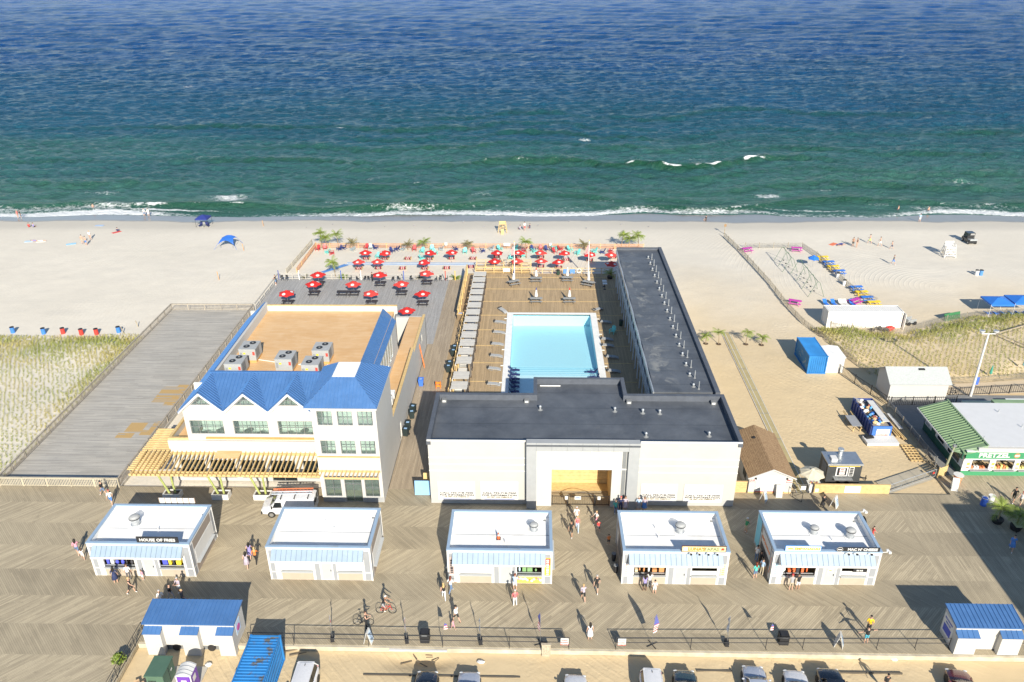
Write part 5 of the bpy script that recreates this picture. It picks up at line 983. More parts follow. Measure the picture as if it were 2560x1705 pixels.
for row, nm in ((SU,'back'),(SF,'front')):
    for k, (x, y) in enumerate(row):
        lab = 'red umbrella on the club sand, %s row, %s from the left' % (nm, NTH[k])
        if fu2 is None: fu2 = umbrella(x, y, gz(x,y), 1.12, .1, lab, 'red umbrellas on the club sand', h=2.3)
        else: o = dup(fu2, (x, y, gz(x,y)), random.uniform(-.5,.9), lab, mats={'canopy': random.choice(UR)}); o.rotation_euler[0] = random.uniform(-.10,.06); o.rotation_euler[1] = random.uniform(-.07,.07)
# striped wooden deck chairs
M_navy = mt('navy_cloth',(.022,.03,.12),.7,var=.1)
def deckchair(x, y, lab):
    t = thing('striped_deck_chair', lab, 'deck chair', (x,y,gz(x,y)), math.pi, 'striped deck chairs on the club sand'); cols = [M_navy, M_ured, M_trim, M_ured, M_trim, M_ured, M_trim, M_navy]
    cols = [M_navy, M_ured, M_trim, M_ured, M_trim, M_ured, M_navy]
    st = [MB().prism([(i*.15-.525,-.55,.30),(i*.15-.525,.55,.22),(i*.15-.525,.55,.20),(i*.15-.525,-.55,.28)],(.145,0,0)).prism([(i*.15-.525,.5,.21),(i*.15-.525,1.0,.72),(i*.15-.525,1.0,.70),(i*.15-.525,.5,.19)],(.145,0,0)) for i in range(7)]
    for i, m in enumerate(st): P('canvas_stripe', m, cols[i], t)
    for s_ in (-1,1): P('side_rail', MB().beam((s_*.57,-.6,.24),(s_*.57,.6,.18),.05,.06).beam((s_*.57,.45,.16),(s_*.57,1.05,.72),.05,.06).beam((s_*.57,-.45,0),(s_*.57,-.45,.24),.05,.05).beam((s_*.57,.5,0),(s_*.57,.5,.2),.05,.05), M_newwood, t); P('armrest', MB().box(s_*.57-.05,s_*.57+.05,-.4,.5,.42,.45).box(s_*.57-.03,s_*.57+.03,-.38,-.32,.2,.42).box(s_*.57-.03,s_*.57+.03,.4,.46,.2,.42), M_newwood, t)
    P('cross_bar', MB().box(-.57,.57,-.62,-.56,.2,.27), M_newwood, t); return t
DA = [(-29.8,132.5),(-26.4,132.5),(-22.4,132.5),(-18.5,132.5),(-14.7,132.7),(-10.8,132.6),(-6.7,133.5),(-2.9,133.5),(1.2,133.4),(5.6,132.1),(9.8,131.9),(13.9,133.4)]; DB = [(-30.1,127.4),(-26.8,127.6),(-22.6,127.5),(-18.7,127.5),(-15,127.7),(-10.9,128.3),(-2.8,129),(1.2,128.7),(4.2,128.1)]
fd = None
for row, nm in ((DA,'back'),(DB,'front')):
    for k, (x, y) in enumerate(row):
        lab = 'red, white and navy striped deck chair, %s row, %s from the left' % (nm, NTH[k])
        if fd is None: fd = deckchair(x, y, lab)
        else: dup(fd, (x, y, gz(x,y)), math.pi+random.uniform(-.12,.12), lab)
# adirondack chairs
def adirondack(x, y, rz, m, lab, group='adirondack chairs on the club sand', z=None):
    t = thing('adirondack_chair', lab, 'chair', (x,y,gz(x,y) if z is None else z), rz, group)
    for i in range(5): P('back_slat', MB().slab([(i*.115-.29,.18,.30),(i*.115-.185,.18,.30),(i*.115-.185,.52,1.02-.05*abs(i-2)),(i*.115-.29,.52,1.02-.05*abs(i-2))],.03), m, t)
    P('seat', MB().slab([(-.29,-.35,.40),(.29,-.35,.40),(.29,.2,.28),(-.29,.2,.28)],.03), m, t)
    for s_ in (-1,1): P('arm', MB().box(s_*.37-.07,s_*.37+.07,-.45,.32,.55,.58), m, t); P('leg', MB().box(s_*.33-.03,s_*.33+.03,-.40,-.32,0,.55), m, t); P('rear_leg', MB().beam((s_*.31,-.3,.36),(s_*.31,.55,.03),.04,.09), m, t)
    return t
MA = {'red':mt('red_plastic',(.46,.035,.04),.5),'navy':mt('navy_plastic',(.03,.045,.17),.5),'grey':mt('grey_plastic',(.34,.40,.42),.5),'teal':mt('aqua_plastic',(.17,.60,.55),.5)}
AD = {'red':[(-39.7,137.2),(-38.5,137.7),(-30.9,138.0),(-21.9,137.2),(-11,136.1),(-36.6,135),(-1.8,136.5),(1.2,137.6),(3.7,136),(4.8,137.5),(13.9,136.6)],'navy':[(-35.8,137.3),(-35.1,138.0),(-29.2,138.0),(-25.1,137.3),(-25.8,136.2),(-9.4,136.4),(-14.4,137.3),(-.2,137.4),(2.3,137.2),(12.3,135.9)],'grey':[(-33.2,137),(-30.1,138.0),(-24,137.3),(-17,137.3),(-7.8,137.4)],'teal':[(-37.5,135.6),(-20.3,136),(-18.7,137.5),(-17.9,135.2),(-12.5,135.8),(-6.3,137.4),(-19.9,132.4),(-27.9,133.2),(-3.5,137.6),(-4.1,132.5),(-2.2,133.8),(-.1,136.2),(3.7,137.6),(6.5,137.2),(7.8,135.2),(10.9,136.3)]}
fa = None; rr_ = random.Random(11)
for c, L in AD.items():
    for k, (x, y) in enumerate(sorted(L)):
        lab = '%s adirondack chair on the club sand, %s of its colour from the left' % ({'teal':'aqua'}.get(c,c), NTH[k]); rz = rr_.uniform(-2.2,2.2)
        if fa is None: fa = adirondack(x, y, rz, MA[c], lab)
        else: dup(fa, (x, y, gz(x,y)), rz, lab, mats={n: MA[c] for n in ('back_slat','seat','arm','leg','rear_leg')})
dup(fa, (11.2,102.0,.012), -.5, 'aqua adirondack chair alone on the shaded side of the pool', mats={n: MA['teal'] for n in ('back_slat','seat','arm','leg','rear_leg')})
tag(P('beach_mat', MB().slab([(-36.6,125.9,-.345),(-35.9,125.4,-.345),(-32.3,129.2,-.345),(-33.2,129.7,-.345)],.012), cm((.10,.24,.52))), 'blue beach mat running diagonally from the patio across the club sand', 'mat')
for k, dy in enumerate((0,.75)): tag(P('beach_mat', MB().box(-32.9,-4.5,129.55+dy,130.0+dy,gz(0,130)+.0,gz(0,130)+.05), cm((.34,.44,.58))), 'long pale blue mat strip across the club sand, %s of two' % ('nearer' if k == 0 else 'farther'), 'mat', 'mat strips on the club sand')
# ---- palms, dry palms and bushes
M_palm = mt('palm_leaf', (.18,.235,.035), .55, var=.35, vs=1.5); M_drypalm = mt('dry_palm_leaf', (.19,.165,.07), .7, var=.4, vs=2); M_trunk = mt('palm_trunk', (.26,.20,.13), .85, var=.25, vs=5)
def frondmesh(L, droop, seed, mat, nl=15, wid=.50):
    r = random.Random(seed); m = MB(); pts = []
    for i in range(nl+1):
        t = i/nl; pts.append(Vector((L*(t-.12*droop*t*t), r.uniform(-.02,.02), L*(.42*t-droop*.75*t*t))))
    for i in range(nl): m.beam(pts[i], pts[i+1], .03*(1-i/nl)+.008, .02)
    for i in range(1, nl+1):
        t = i/nl; w_ = wid*L/1.6*(math.sin(math.pi*min(1,t*.9+.1))**.6)
        for s_ in (-1,1):
            d = (pts[min(i,nl)]-pts[i-1]).normalized(); b0 = pts[i-1].lerp(pts[i],.3); b1 = pts[i-1].lerp(pts[i],.95); tip = b1 + d*w_*.45 + Vector((0,s_*w_,-w_*.55+r.uniform(-.05,.05))); m.poly(b0, b1, tip)
    return m.mesh('frond', mat)
FR = [[frondmesh(1.5, .55+.2*i, i, M_palm) for i in range(4)], [frondmesh(1.25, .35+.15*i, 9+i, M_drypalm, 11, .35) for i in range(4)]]
def palm(x, y, z, h, label, group, n=18, kind=0, s=1., lean=.1, name='palm_tree', cat='palm', pot=False):
    r = random.Random(int(x*37+y*91)); t = thing(name, label, cat, (x,y,z), r.uniform(0,6.28), group, s)
    k = 5; pp = [Vector((lean*(i/k)**2*h, 0, h*i/k)) for i in range(k+1)]; m = MB()
    for i in range(k): m.cyl(pp[i], pp[i+1]*1.0, .09*(1-.08*i), .075*(1-.08*i), 8)
    P('trunk', m, M_trunk, t); c = P('crown', MB().blob(tuple(pp[-1]), (.11,.11,.16), 7), M_trunk, t)
    for i in range(n): 
        o = link('frond', r.choice(FR[kind]), c, pp[-1], 0); o.rotation_euler = (0, r.uniform(-.75,.35), 2.399*i+r.uniform(-.2,.2)); o.scale = (r.uniform(.8,1.15),)*3
    if pot: P('pot', MB().lathe([(.42,0),(.55,.45),(.5,.47),(.4,.4)],12), BLK, t)
    return t
PG = 'palms round the club sand'
for x, y, h, l in ((-39.3,138.4,2.9,'green palm at the rear left corner of the club sand, leftmost'),(-38.3,138.2,2.2,'short green palm just right of the leftmost corner palm'),(-36.2,138.6,2.7,'green palm right of the corner pair'),(-20.3,137.4,1.6,'low green palm against the back fence left of centre'),(-33.4,123.75,2.6,'green palm beside the patio railing on the left'),(-1.4,133.5,3.0,'tall green palm on the sand behind the left flagpole'),(16.0,138.8,2.6,'left palm of the trio behind the motel roof'),(17.3,138.6,2.0,'middle palm of the trio behind the motel roof'),(19.1,138.9,2.5,'right palm of the trio behind the motel roof')): palm(x,y,gz(x,y),h,l,PG)
for x, y, l in ((-33.5,138.3,'brown dry fan palm by the back fence, leftmost of the dry ones'),(-23.2,137.7,'brown dry fan palm by the back fence left of centre'),(-12.1,137.8,'brown dry fan palm by the back fence at centre'),(9.2,137.6,'brown dry fan palm by the back fence near the right flagpole')): palm(x,y,gz(x,y),.9,l,'dry palms by the back fence',20,1,1.15)
for k, (x, y) in enumerate(((-38.3,122.7),(-32,122.8),(-19.1,122.9),(-13,122.9))): palm(x,y,-.3,.25,'low spiky bush beyond the patio railing, %s from the left' % NTH[k],'bushes beyond the patio railing',16,1 if k % 2 == 0 else 0,.75,0,'low_bush','bush')
palm(12.5,122.5,0,.9,'dark green potted palm in the motel shade by the pool deck railing','pool deck plants',12,0,.9,0,pot=True)
# ---- cabanas
M_cab = mt('cabana_weathered_boards',(.50,.48,.44),.75,var=.08,vs=2,stain=((.42,.40,.36),.4,1.)); M_curt = mt('cabana_curtain',(.62,.60,.56),.9,var=.06)
def cabana(x, y, lab):
    t = thing('cabana', lab, 'cabana', (x,y,.012), 0, 'cabanas along the pool deck')
    for i in range(5): P('roof_board', MB().ob((0,-.74+i*.37,2.06+(.015 if i%2 else 0)),(1.95+.06*(i%2),.345,.05),0,.03), M_cab, t)
    for sx in (-1,1):
        for sy in (-1,1): P('post', MB().box(sx*.92-.045,sx*.92+.045,sy*.95-.045,sy*.95+.045,0,2.0), M_dkwood if sx > 0 else M_newwood, t)
        P('side_beam', MB().box(sx*.92-.04,sx*.92+.04,-1.0,1.0,1.9,2.02), M_dkwood, t)
    P('curtain', MB().prism([(.86,-.95,.1),(.96,-.8,.1),(.86,-.65,.1),(.94,-.5,.1),(.84,-.5,.1),(.78,-.8,.1)],(0,0,1.8)), M_curt, t); P('bench', MB().box(-.85,.3,-.8,.8,.05,.42), M_greyw, t); P('cushion', MB().box(-.83,.28,-.78,.78,.421,.52), M_curt, t)
    P('number_plate', MB().box(-1.06,-.98,-.9,-.6,1.7,2.02), M_trim, t); return t
fc = None
for k, y in enumerate((119.3,116.95,114.5,112.05,109.55,107.1,104.65,102.15,99.6,97.2,94.75,92.3,89.75,85.8,83.3)):
    lab = 'grey-roofed cabana beside the pool, %s from the sea end' % NTH[k]
    if fc is None: fc = cabana(-8.7, y, lab)
    else: dup(fc, (-8.7-.25*(119-y)/36, y, .012), 0, lab)
# plank wall behind the cabanas
t = thing('plank_fence','tall new yellow plank fence behind the row of cabanas','fence',(-11.2,108,0))
pk = MB().box(-.02,.02,-.14,.14,0,1.75).mesh('plank', M_newwood)
for k in range(62): link('plank', pk, t, (0, 15.8-k*.285, random.uniform(-.02,.02)))
for k in range(8): P('post', MB().box(.02,.14,15.6-k*2.4,15.72-k*2.4,0,1.85), M_newwood, t)
P('cap_rail', MB().box(-.08,.14,-2.0,16,1.76,1.82), M_newwood, t)
t = thing('side_post_row','row of yellow posts and rails behind the near cabanas','fence',(-10.3,94,0))
for k in range(10): P('post', MB().box(-.06,.06,11.5-k*2.45,11.62-k*2.45,0,1.6), M_newwood, t)
P('rail', MB().box(-.03,.03,-11,11.6,1.3,1.42), M_newwood, t)
t = thing('counter_hutch','brown counter with a blue printed top at the end of the plank fence','counter',(-10.8,106.4,0)); P('body', MB().box(-.5,.5,-.35,.35,0,.95), mt('brown_ply',(.20,.14,.08),.7), t); P('top', MB().box(-.55,.55,-.4,.4,.952,1.0), M_newwood, t); P('poster', MB().box(-.3,.35,-.2,.25,1.002,1.012), cm((.35,.42,.62)), t)
# timber deck ramp with railings at the far end of the cabanas
t = thing('timber_ramp','yellow timber ramp with handrails at the sea end of the pool deck','ramp',(-5.2,126.6,0))
for k in range(34): P('deck_board', MB().box(-4.7+k*.27,-4.45+k*.27,-1.7,-.3,-.05+.0*k,.0), M_newwood, t)
for s_, yy in ((0,-1.75),(1,-.2),(2,1.6)):
    for k in range(7): P('post', MB().box(-4.7+k*1.55,-4.6+k*1.55,yy-.05,yy+.05,-.4,1.05), M_newwood, t)
    for z in (.25,.6,1.0): P('rail', MB().box(-4.75,4.75,yy-.03,yy+.03,z,z+.09), M_newwood, t)
P('notice', MB().box(.0,1.15,-1.83,-1.80,.25,.85), M_trim, t)
t = thing('deck_railing','yellow post and rail fence along the sea edge of the pool deck','fence',(6,124.7,0))
for k in range(9): P('post', MB().box(-6.3+k*1.65,-6.2+k*1.65,-.05,.05,-.3,1.0), M_newwood, t)
for z in (.4,.92): P('rail', MB().box(-6.3,7.1,-.03,.03,z,z+.08), M_newwood, t)
# patio railing
t = thing('patio_railing','thin grey wire railing along the sea edge of the grey patio','railing',(-27,121.75,0)); Mgp = mt('grey_weathered_wood',(.44,.41,.36),.85,var=.15,vs=3)
for k in range(13): P('post', MB().box(-15.3+k*2.2,-15.2+k*2.2,-.05,.05,-.3,1.05), Mgp, t)
for z in (.1,.55,1.0): P('rail', MB().box(-15.3,11.3,-.02,.02,z,z+.05), Mgp, t)
for k, (x, c) in enumerate(((-38.9,(.78,.77,.75)),(-31.9,(.06,.12,.42)),(-28.6,(.78,.77,.75)),(-21.5,(.06,.12,.42)),(-14.6,(.55,.06,.03)),(-13.0,(.72,.50,.10)),(-42.3,(.05,.08,.30)))): t = thing('painted_post','%s painted post on the patio railing, %s from the left' % ({.78:'white',.06:'blue',.55:'red',.72:'yellow',.05:'navy'}[c[0]], NTH[(1,2,3,4,5,6,0)[k]]),'post',(x,121.6,0),0,'painted posts on the patio railing'); P('shaft', MB().cyl((0,0,0),(0,0,1.55),.07,n=8), cm(c), t); P('cap', MB().lathe([(.09,1.55),(.09,1.6),(.02,1.66)],8), cm(c), t)
def barchair(x, y, rz, lab):
    t = thing('bar_chair', lab, 'chair', (x,y,.01), rz, 'black chairs along the patio railing'); P('seat', MB().box(-.2,.2,-.2,.2,.44,.47), M_black, t); P('backrest', MB().box(-.2,.2,.17,.2,.55,.9), M_black, t)
    for sx in (-1,1):
        for sy in (-1,1): P('leg', MB().cyl((sx*.18,sy*.18,0),(sx*.18,sy*.18,.9 if sy > 0 else .45),.018,n=5), M_black, t)
    return t
fb = None
for k, x in enumerate((-41.6,-40.9,-30.3,-29.0,-27.9,-27.2,-23.2,-22.2,-20.1,-16.1,-15.4,-14.4)):
    lab = 'black metal chair at the patio railing, %s from the left' % NTH[k]
    if fb is None: fb = barchair(x, 121.2, .5, lab)
    else: dup(fb, (x, 121.25-(.25 if k%3 == 0 else 0), .01), random.uniform(-3,3), lab)
# pool loungers, pool chairs, picnic tables, furled parasols, flagpoles
M_lou = mt('grey_wicker',(.36,.365,.36),.7,var=.15,vs=6,bump=.3,bs=60)
def lounger(x, y, rz, lab):
    t = thing('pool_lounger', lab, 'lounger', (x,y,.012), rz, 'grey curved loungers round the pool'); m = MB(); N = 14; V = []
    for i in range(N+1):
        s_ = i/N; xx = -.85+1.7*s_; z = .16+.16*math.sin(s_*math.pi*1.05)+.30*max(0,.42-s_)**1.0*1.6*(1 if s_ < .42 else 0)-.13*max(0,s_-.8)*4*.25
        V += [(xx,-.32,z),(xx,.32,z),(xx,-.32,z-.07),(xx,.32,z-.07)]
    m.add(V, [q for i in range(N) for q in ((4*i,4*i+4,4*i+5,4*i+1),(4*i+2,4*i+3,4*i+7,4*i+6),(4*i,4*i+2,4*i+6,4*i+4),(4*i+1,4*i+5,4*i+7,4*i+3))]+[(0,1,3,2),(4*N,4*N+2,4*N+3,4*N+1)]); P('shell', m, M_lou, t)
    P('head_roll', MB().cyl((-.80,-.3,.50),(-.80,.3,.50),.07,n=8), BLK, t)
    for s_ in (-1,1): P('runner', MB().tube([(-.7,s_*.25,.05),(0,s_*.25,.02),(.7,s_*.25,.05)],.025,5), M_dgrey, t); P('stay', MB().cyl((-.3,s_*.25,.03),(-.4,s_*.25,.30),.025,n=5), M_dgrey, t); P('stay', MB().cyl((.4,s_*.25,.03),(.4,s_*.25,.22),.025,n=5), M_dgrey, t)
    return t
fl = None
for sd, L in (('left',[(-4.65,109.2,-.9),(-4.9,105.1,0),(-4.95,101.7,0),(-5.0,98,0),(-5,94.5,0),(-5.1,90.9,0),(-5,86.9,0),(-5.05,83.8,0)]),('right',[(9.7,109.8,.7),(10.5,105.3,0),(10.25,99.7,0),(10.2,97.75,.05),(10.5,94.4,0),(10.4,90.5,0)])):
    for k, (x, y, rz) in enumerate(L):
        lab = 'grey curved lounger on the %s side of the pool, %s from the sea end' % (sd, NTH[k])
        if fl is None: fl = lounger(x, y, rz, lab)
        else: dup(fl, (x, y, .012), rz, lab)
def poolchair(x, y, rz, lab):
    t = thing('shallow_pool_chair', lab, 'chair', (x,y,-.28), rz, 'navy chairs in the shallow end'); P('seat', MB().ob((0,0,.35),(.55,.55,.03),0,0,-.12), M_navy, t); P('backrest', MB().ob((-.42,0,.62),(.03,.55,.6),0,0,-.5), M_navy, t); P('foot_rest', MB().ob((.5,0,.34),(.5,.5,.03),0,0,.15), M_navy, t)
    for s_ in (-1,1): P('leg', MB().cyl((-.3,s_*.27,0),(.3,s_*.27,.5),.02,n=5).cyl((.3,s_*.27,0),(-.3,s_*.27,.5),.02,n=5), M_navy, t); P('arm', MB().box(-.35,.3,s_*.29-.03,s_*.29+.03,.5,.53), M_navy, t)
    return t
fp = None
for sd, L in (('left',[(-2.55,90.9),(-2.5,89.7),(-2.5,88.6),(-2.5,87.6),(-2.5,86.5),(-2.5,85.3),(-2.45,84.1)]),('right',[(7.7,90.5),(7.8,89.05),(7.8,88.1)])):
    for k, (x, y) in enumerate(L):
        lab = 'navy chair standing in the shallow pool end, %s side, %s from the sea end' % (sd, NTH[k])
        if fp is None: fp = poolchair(x, y, 0, lab)
        else: dup(fp, (x, y, -.28), random.uniform(-.15,.15)+(0 if sd == 'left' else math.pi), lab)
for k, (x, y, rz, l) in enumerate(((-3.3,119.6,.45,'angled, by the left flagpole'),(.35,121.0,0,'back row, left of centre'),(5.45,121.3,0,'back row, right of centre'),(8.8,119.4,-.45,'angled, by the right flagpole'),(.35,112.7,0,'front row, left'),(5.45,112.7,0,'front row, right'))):
    lab = 'grey picnic table on the pool deck, '+l
    if k == 0: fq = picnic(x, y, .012, rz, M_greyw, lab, 'grey picnic tables on the pool deck', 1.9, M_black)
    else: dup(fq, (x, y, .012), rz, lab)
def furled(x, y, z, lab, tipc):
    t = thing('closed_parasol', lab, 'umbrella', (x,y,z), 0, 'closed parasols on the pool deck'); P('pole', MB().cyl((0,0,0),(0,0,2.5),.025,n=6), M_alu, t); P('furled_canopy', MB().lathe([(.24,1.0),(.27,1.1),(.20,1.5),(.11,2.1),(.05,2.42)],8), M_trim, t); P('folded_panel', MB().lathe([(.12,2.1),(.075,2.35),(.03,2.5)],8), cm(tipc), t)
for x, y, l, c in ((-3.3,119.6,'white closed parasol with navy tip by the left flagpole',(.03,.04,.15)),(.35,121.0,'white closed parasol with red tip, back row left of centre',(.5,.04,.03)),(5.45,121.3,'white closed parasol, back row right of centre',(.75,.74,.72)),(8.8,119.4,'white closed parasol by the right flagpole',(.75,.74,.72)),(.35,112.7,'white closed parasol over the front left grey table',(.05,.06,.2)),(5.45,112.7,'white closed parasol with red tip over the front right grey table',(.5,.04,.03))): furled(x,y,.012,l,c)
for x, y, l in ((-3.25,122.6,'white flagpole with striped flag at the left of the pool deck edge'),(8.95,123.2,'white flagpole with striped flag at the right of the pool deck edge')):
    t = thing('flagpole', l, 'flagpole', (x,y,0), 0, 'flagpoles on the pool deck'); P('pole', MB().cyl((0,0,0),(0,0,6.3),.11,.06,10), M_trim, t); P('finial', MB().blob((0,0,6.36),(.09,.09,.09),8,0), YEL, t); P('flag', MB().slab([(-.05,0,4.1),(-.6,.1,3.9),(-.45,.05,5.1),(-.05,0,5.6)],.015), mt('striped_flag',(.55,.28,.28),.7,var=.6,vs=6), t)
for k, y in enumerate((119.0,117.9)):
    t = thing('high_table','white square high table in the motel shade, %s' % ('farther' if k == 0 else 'nearer'),'table',(11.3,y,0.012),0,'high tables on the pool deck'); P('top', MB().box(-.35,.35,-.35,.35,1.0,1.04), M_cop, t); P('stem', MB().cyl((0,0,0),(0,0,1.0),.04,n=6), M_black, t); P('foot', MB().lathe([(.25,0),(.22,.04),(.05,.06)],10), M_black, t)
for x, y, l in ((4.0,124.1,'dark green litter bin at the sea edge of the pool deck'),(12.6,104.5,'black litter bin in the motel shade by the pool')): t = thing('deck_bin', l, 'bin', (x,y,.012), 0, 'bins on the pool deck'); P('body', MB().lathe([(.26,0),(.30,.8),(.27,.8)],10), cm((.02,.05,.035)), t); P('rim', MB().lathe([(.31,.8),(.31,.86),(.24,.86)],10), BLK, t)
tag(P('lifebuoy', MB().tube([(7.5+.35*math.cos(a*.524),124.55,.55+.35*math.sin(a*.524)) for a in range(12)],.08,7,True), M_trim), 'white lifebuoy ring hung on the pool deck railing', 'lifebuoy')
for k, x in enumerate((5.3,6.4)): tag(P('blue_gate_panel', MB().ob((x,124.62,.4),(.85,.06,.85),0,.25), cm((.13,.30,.62))), 'leaning blue board at the sea edge of the pool deck, %s of two' % ('left' if k == 0 else 'right'), 'board', 'blue boards by the pool deck')
# bins and boards in the alley
def wheelie(x, y, c, lab, rz=0):
    t = thing('wheeled_bin', lab, 'bin', (x,y,.01), rz, 'wheeled bins in the alley'); P('body', MB().add([(-.24,-.27,.12),(.24,-.27,.12),(.24,.25,.12),(-.24,.25,.12),(-.3,-.34,1.0),(.3,-.34,1.0),(.3,.34,1.0),(-.3,.34,1.0)],[(3,2,1,0),(4,5,6,7),(0,1,5,4),(1,2,6,5),(2,3,7,6),(3,0,4,7)]), cm(c), t); P('lid', MB().ob((0,0,1.04),(.66,.74,.06),0,.06), cm(c), t); P('lid_label', MB().ob((0,-.08,1.085),(.34,.26,.012),0,.06), cm((.25,.40,.60)), t)
    for s_ in (-1,1): P('wheel', MB().lathe([(.02,-.03),(.12,-.03),(.12,.03),(.02,.03)],10,(s_*.26,.3,.12),'X'), BLK, t)
for k, (x, y) in enumerate(((-14.35,75.3),(-14.3,76.6),(-14.2,79.0),(-14.2,80.2),(-11.0,90.2),(-10.95,91.3),(-10.75,94.6),(-10.7,95.8))): wheelie(x, y, (.018,.03,.03), 'dark wheeled bin in the alley, %s from the boardwalk end' % NTH[k], 0.2*(k%3)-.2)
wheelie(-14.1,86.6,(.05,.16,.60),'bright blue wheeled bin against the pavilion wall in the alley')
tag(P('alley_poster_board', MB().ob((-11.1,64.7,.85),(1.6,.06,1.6),0,-.15), cm((.24,.45,.68))), 'blue printed board leaning at the left corner of the cream hall', 'sign')
t = thing('chair_stack','stacked yellow wooden chair beside the blue printed board','chair',(-10.9,65.9,0)); P('back', MB().ob((0,.2,1.0),(.6,.06,1.2),0,-.2), M_newwood, t); P('seat', MB().box(-.3,.3,-.3,.25,.4,.45), M_newwood, t)
for s_ in (-1,1): P('leg', MB().box(s_*.27-.03,s_*.27+.03,-.3,-.24,0,.4), M_newwood, t)
t = thing('leaning_ladder','orange ladder leaning on the pavilion side wall','ladder',(-14.3,91.5,0)); 
for s_ in (-1,1): P('rail', MB().beam((0,s_*.2,0),(-.5,s_*.2+.0,3.4),.05,.03), ORG, t)
for k in range(9): P('rung', MB().beam((-.05-.052*k,-.2,.35+.35*k),(-.05-.052*k,.2,.35+.35*k),.03,.03), ORG, t)
t = thing('orange_barricade','small orange barricade in the alley beside the plank fence','barricade',(-11.9,86.2,0)); P('board', MB().box(-.35,.35,-.03,.03,.55,.85), ORG, t); P('board', MB().box(-.35,.35,-.03,.03,.15,.4), ORG, t); P('leg', MB().box(-.3,-.25,-.2,.2,0,.9), ORG, t); P('leg', MB().box(.25,.3,-.2,.2,0,.9), ORG, t)
# ---- pier railing
def slatfence(name, label, p0, p1, h, mat, post_gap=2.4, gap=.14, sw=.05, th=.02, rails=(.15,.95), postm=None, cat='fence', z0=None, cap=True, lean=0.):
    a, c = Vector((*p0,0)), Vector((*p1,0)); d = c-a; L = d.length; rz = math.atan2(d.y, d.x); t = thing(name, label, cat, (a.x,a.y,0 if z0 is None else z0), rz); n = max(1,int(L/post_gap)); postm = postm or mat
    pm = MB().box(-.05,.05,-.05,.05,-.3,h+.05).mesh('post', postm)
    for i in range(n+1): link('post', pm, t, (L*i/n, random.uniform(-lean,lean), 0))
    for r in rails: P('rail', MB().box(0,L,-.055,-.03,h*r-.03,h*r+.03), mat, t)
    m = MB(); k = int(L/gap)
    for i in range(k): dx = random.uniform(-.01,.01); m.box(i*gap+dx, i*gap+dx+sw, -.03, -.03+th, .05, h+random.uniform(-.02,.02))
    P('slats', m, mat, t, stuff=True)
    if cap: P('cap_rail', MB().box(0,L,-.08,.08,h,h+.05), mat, t)
    return t
M_rail = mt('weathered_grey_rail',(.34,.30,.245),.85,var=.2,vs=2.5,bump=.2)
slatfence('pier_railing','weathered wooden balustrade along the left side of the grey pier',(-55.2,65.5),(-55.2,109.3),1.0,M_rail,gap=.16,sw=.07)
slatfence('pier_railing','weathered wooden balustrade along the right side of the grey pier',(-42.6,109.3),(-42.6,65.5),1.0,M_rail,gap=.16,sw=.07)
slatfence('pier_railing','weathered wooden balustrade across the sea end of the grey pier',(-55.2,109.35),(-42.6,109.35),1.0,M_rail,gap=.16,sw=.07)
slatfence('pier_railing','lattice balustrade between the grey pier and the boardwalk',(-75,65.45),(-42.6,65.45),1.05,mt('pale_lattice',(.44,.39,.29),.85,var=.15),gap=.17,sw=.08)
M_orf = mt('orange_snow_fence',(.50,.27,.15),.8,var=.2); M_snow = mt('grey_snow_fence',(.40,.36,.28),.85,var=.2)
for l, a, c in (('faded orange slat fence along the back of the club sand',(-40.4,138.6),(20.0,138.4)),('faded orange slat fence on the left side of the club sand',(-40.5,125.6),(-40.4,138.5))): slatfence('slat_fence',l,a,c,.95,M_orf,2.6,.15,.075,.015,(.2,.85),M_newwood,z0=-.6 if 'back' in l else -.45,cap=False,lean=.05)
slatfence('slat_fence','leaning grey slat fence outside the left side of the club sand',(-42.1,125.0),(-41.5,140.3),1.05,M_snow,2.6,.16,.06,.015,(.2,.85),z0=-.5,cap=False,lean=.1)
slatfence('slat_fence','grey railing on the left edge of the patio deck',(-42.45,109.6),(-42.45,121.6),1.0,Mgp,2.4,.3,.03,.02,(.15,.95),z0=0)
for k, (x, y, w_) in enumerate(((-16.2,138.2,.5),(-5.,138.0,1.2),(3.,138.0,.45))): t = thing('fence_notice','white notice on the orange back fence, %s from the left' % NTH[k],'sign',(x,y,gz(x,y)),0,'notices on the orange fence'); P('board', MB().box(-w_/2,w_/2,-.03,0,.7,1.25), M_trim, t); P('stake', MB().box(-.03,.03,0,.03,0,1.2), M_newwood, t)
# ---------------------------------------------------------------- right-hand side: sand yard, playground, huts, pretzel shop
def sz(x, y): return gz(x, y)
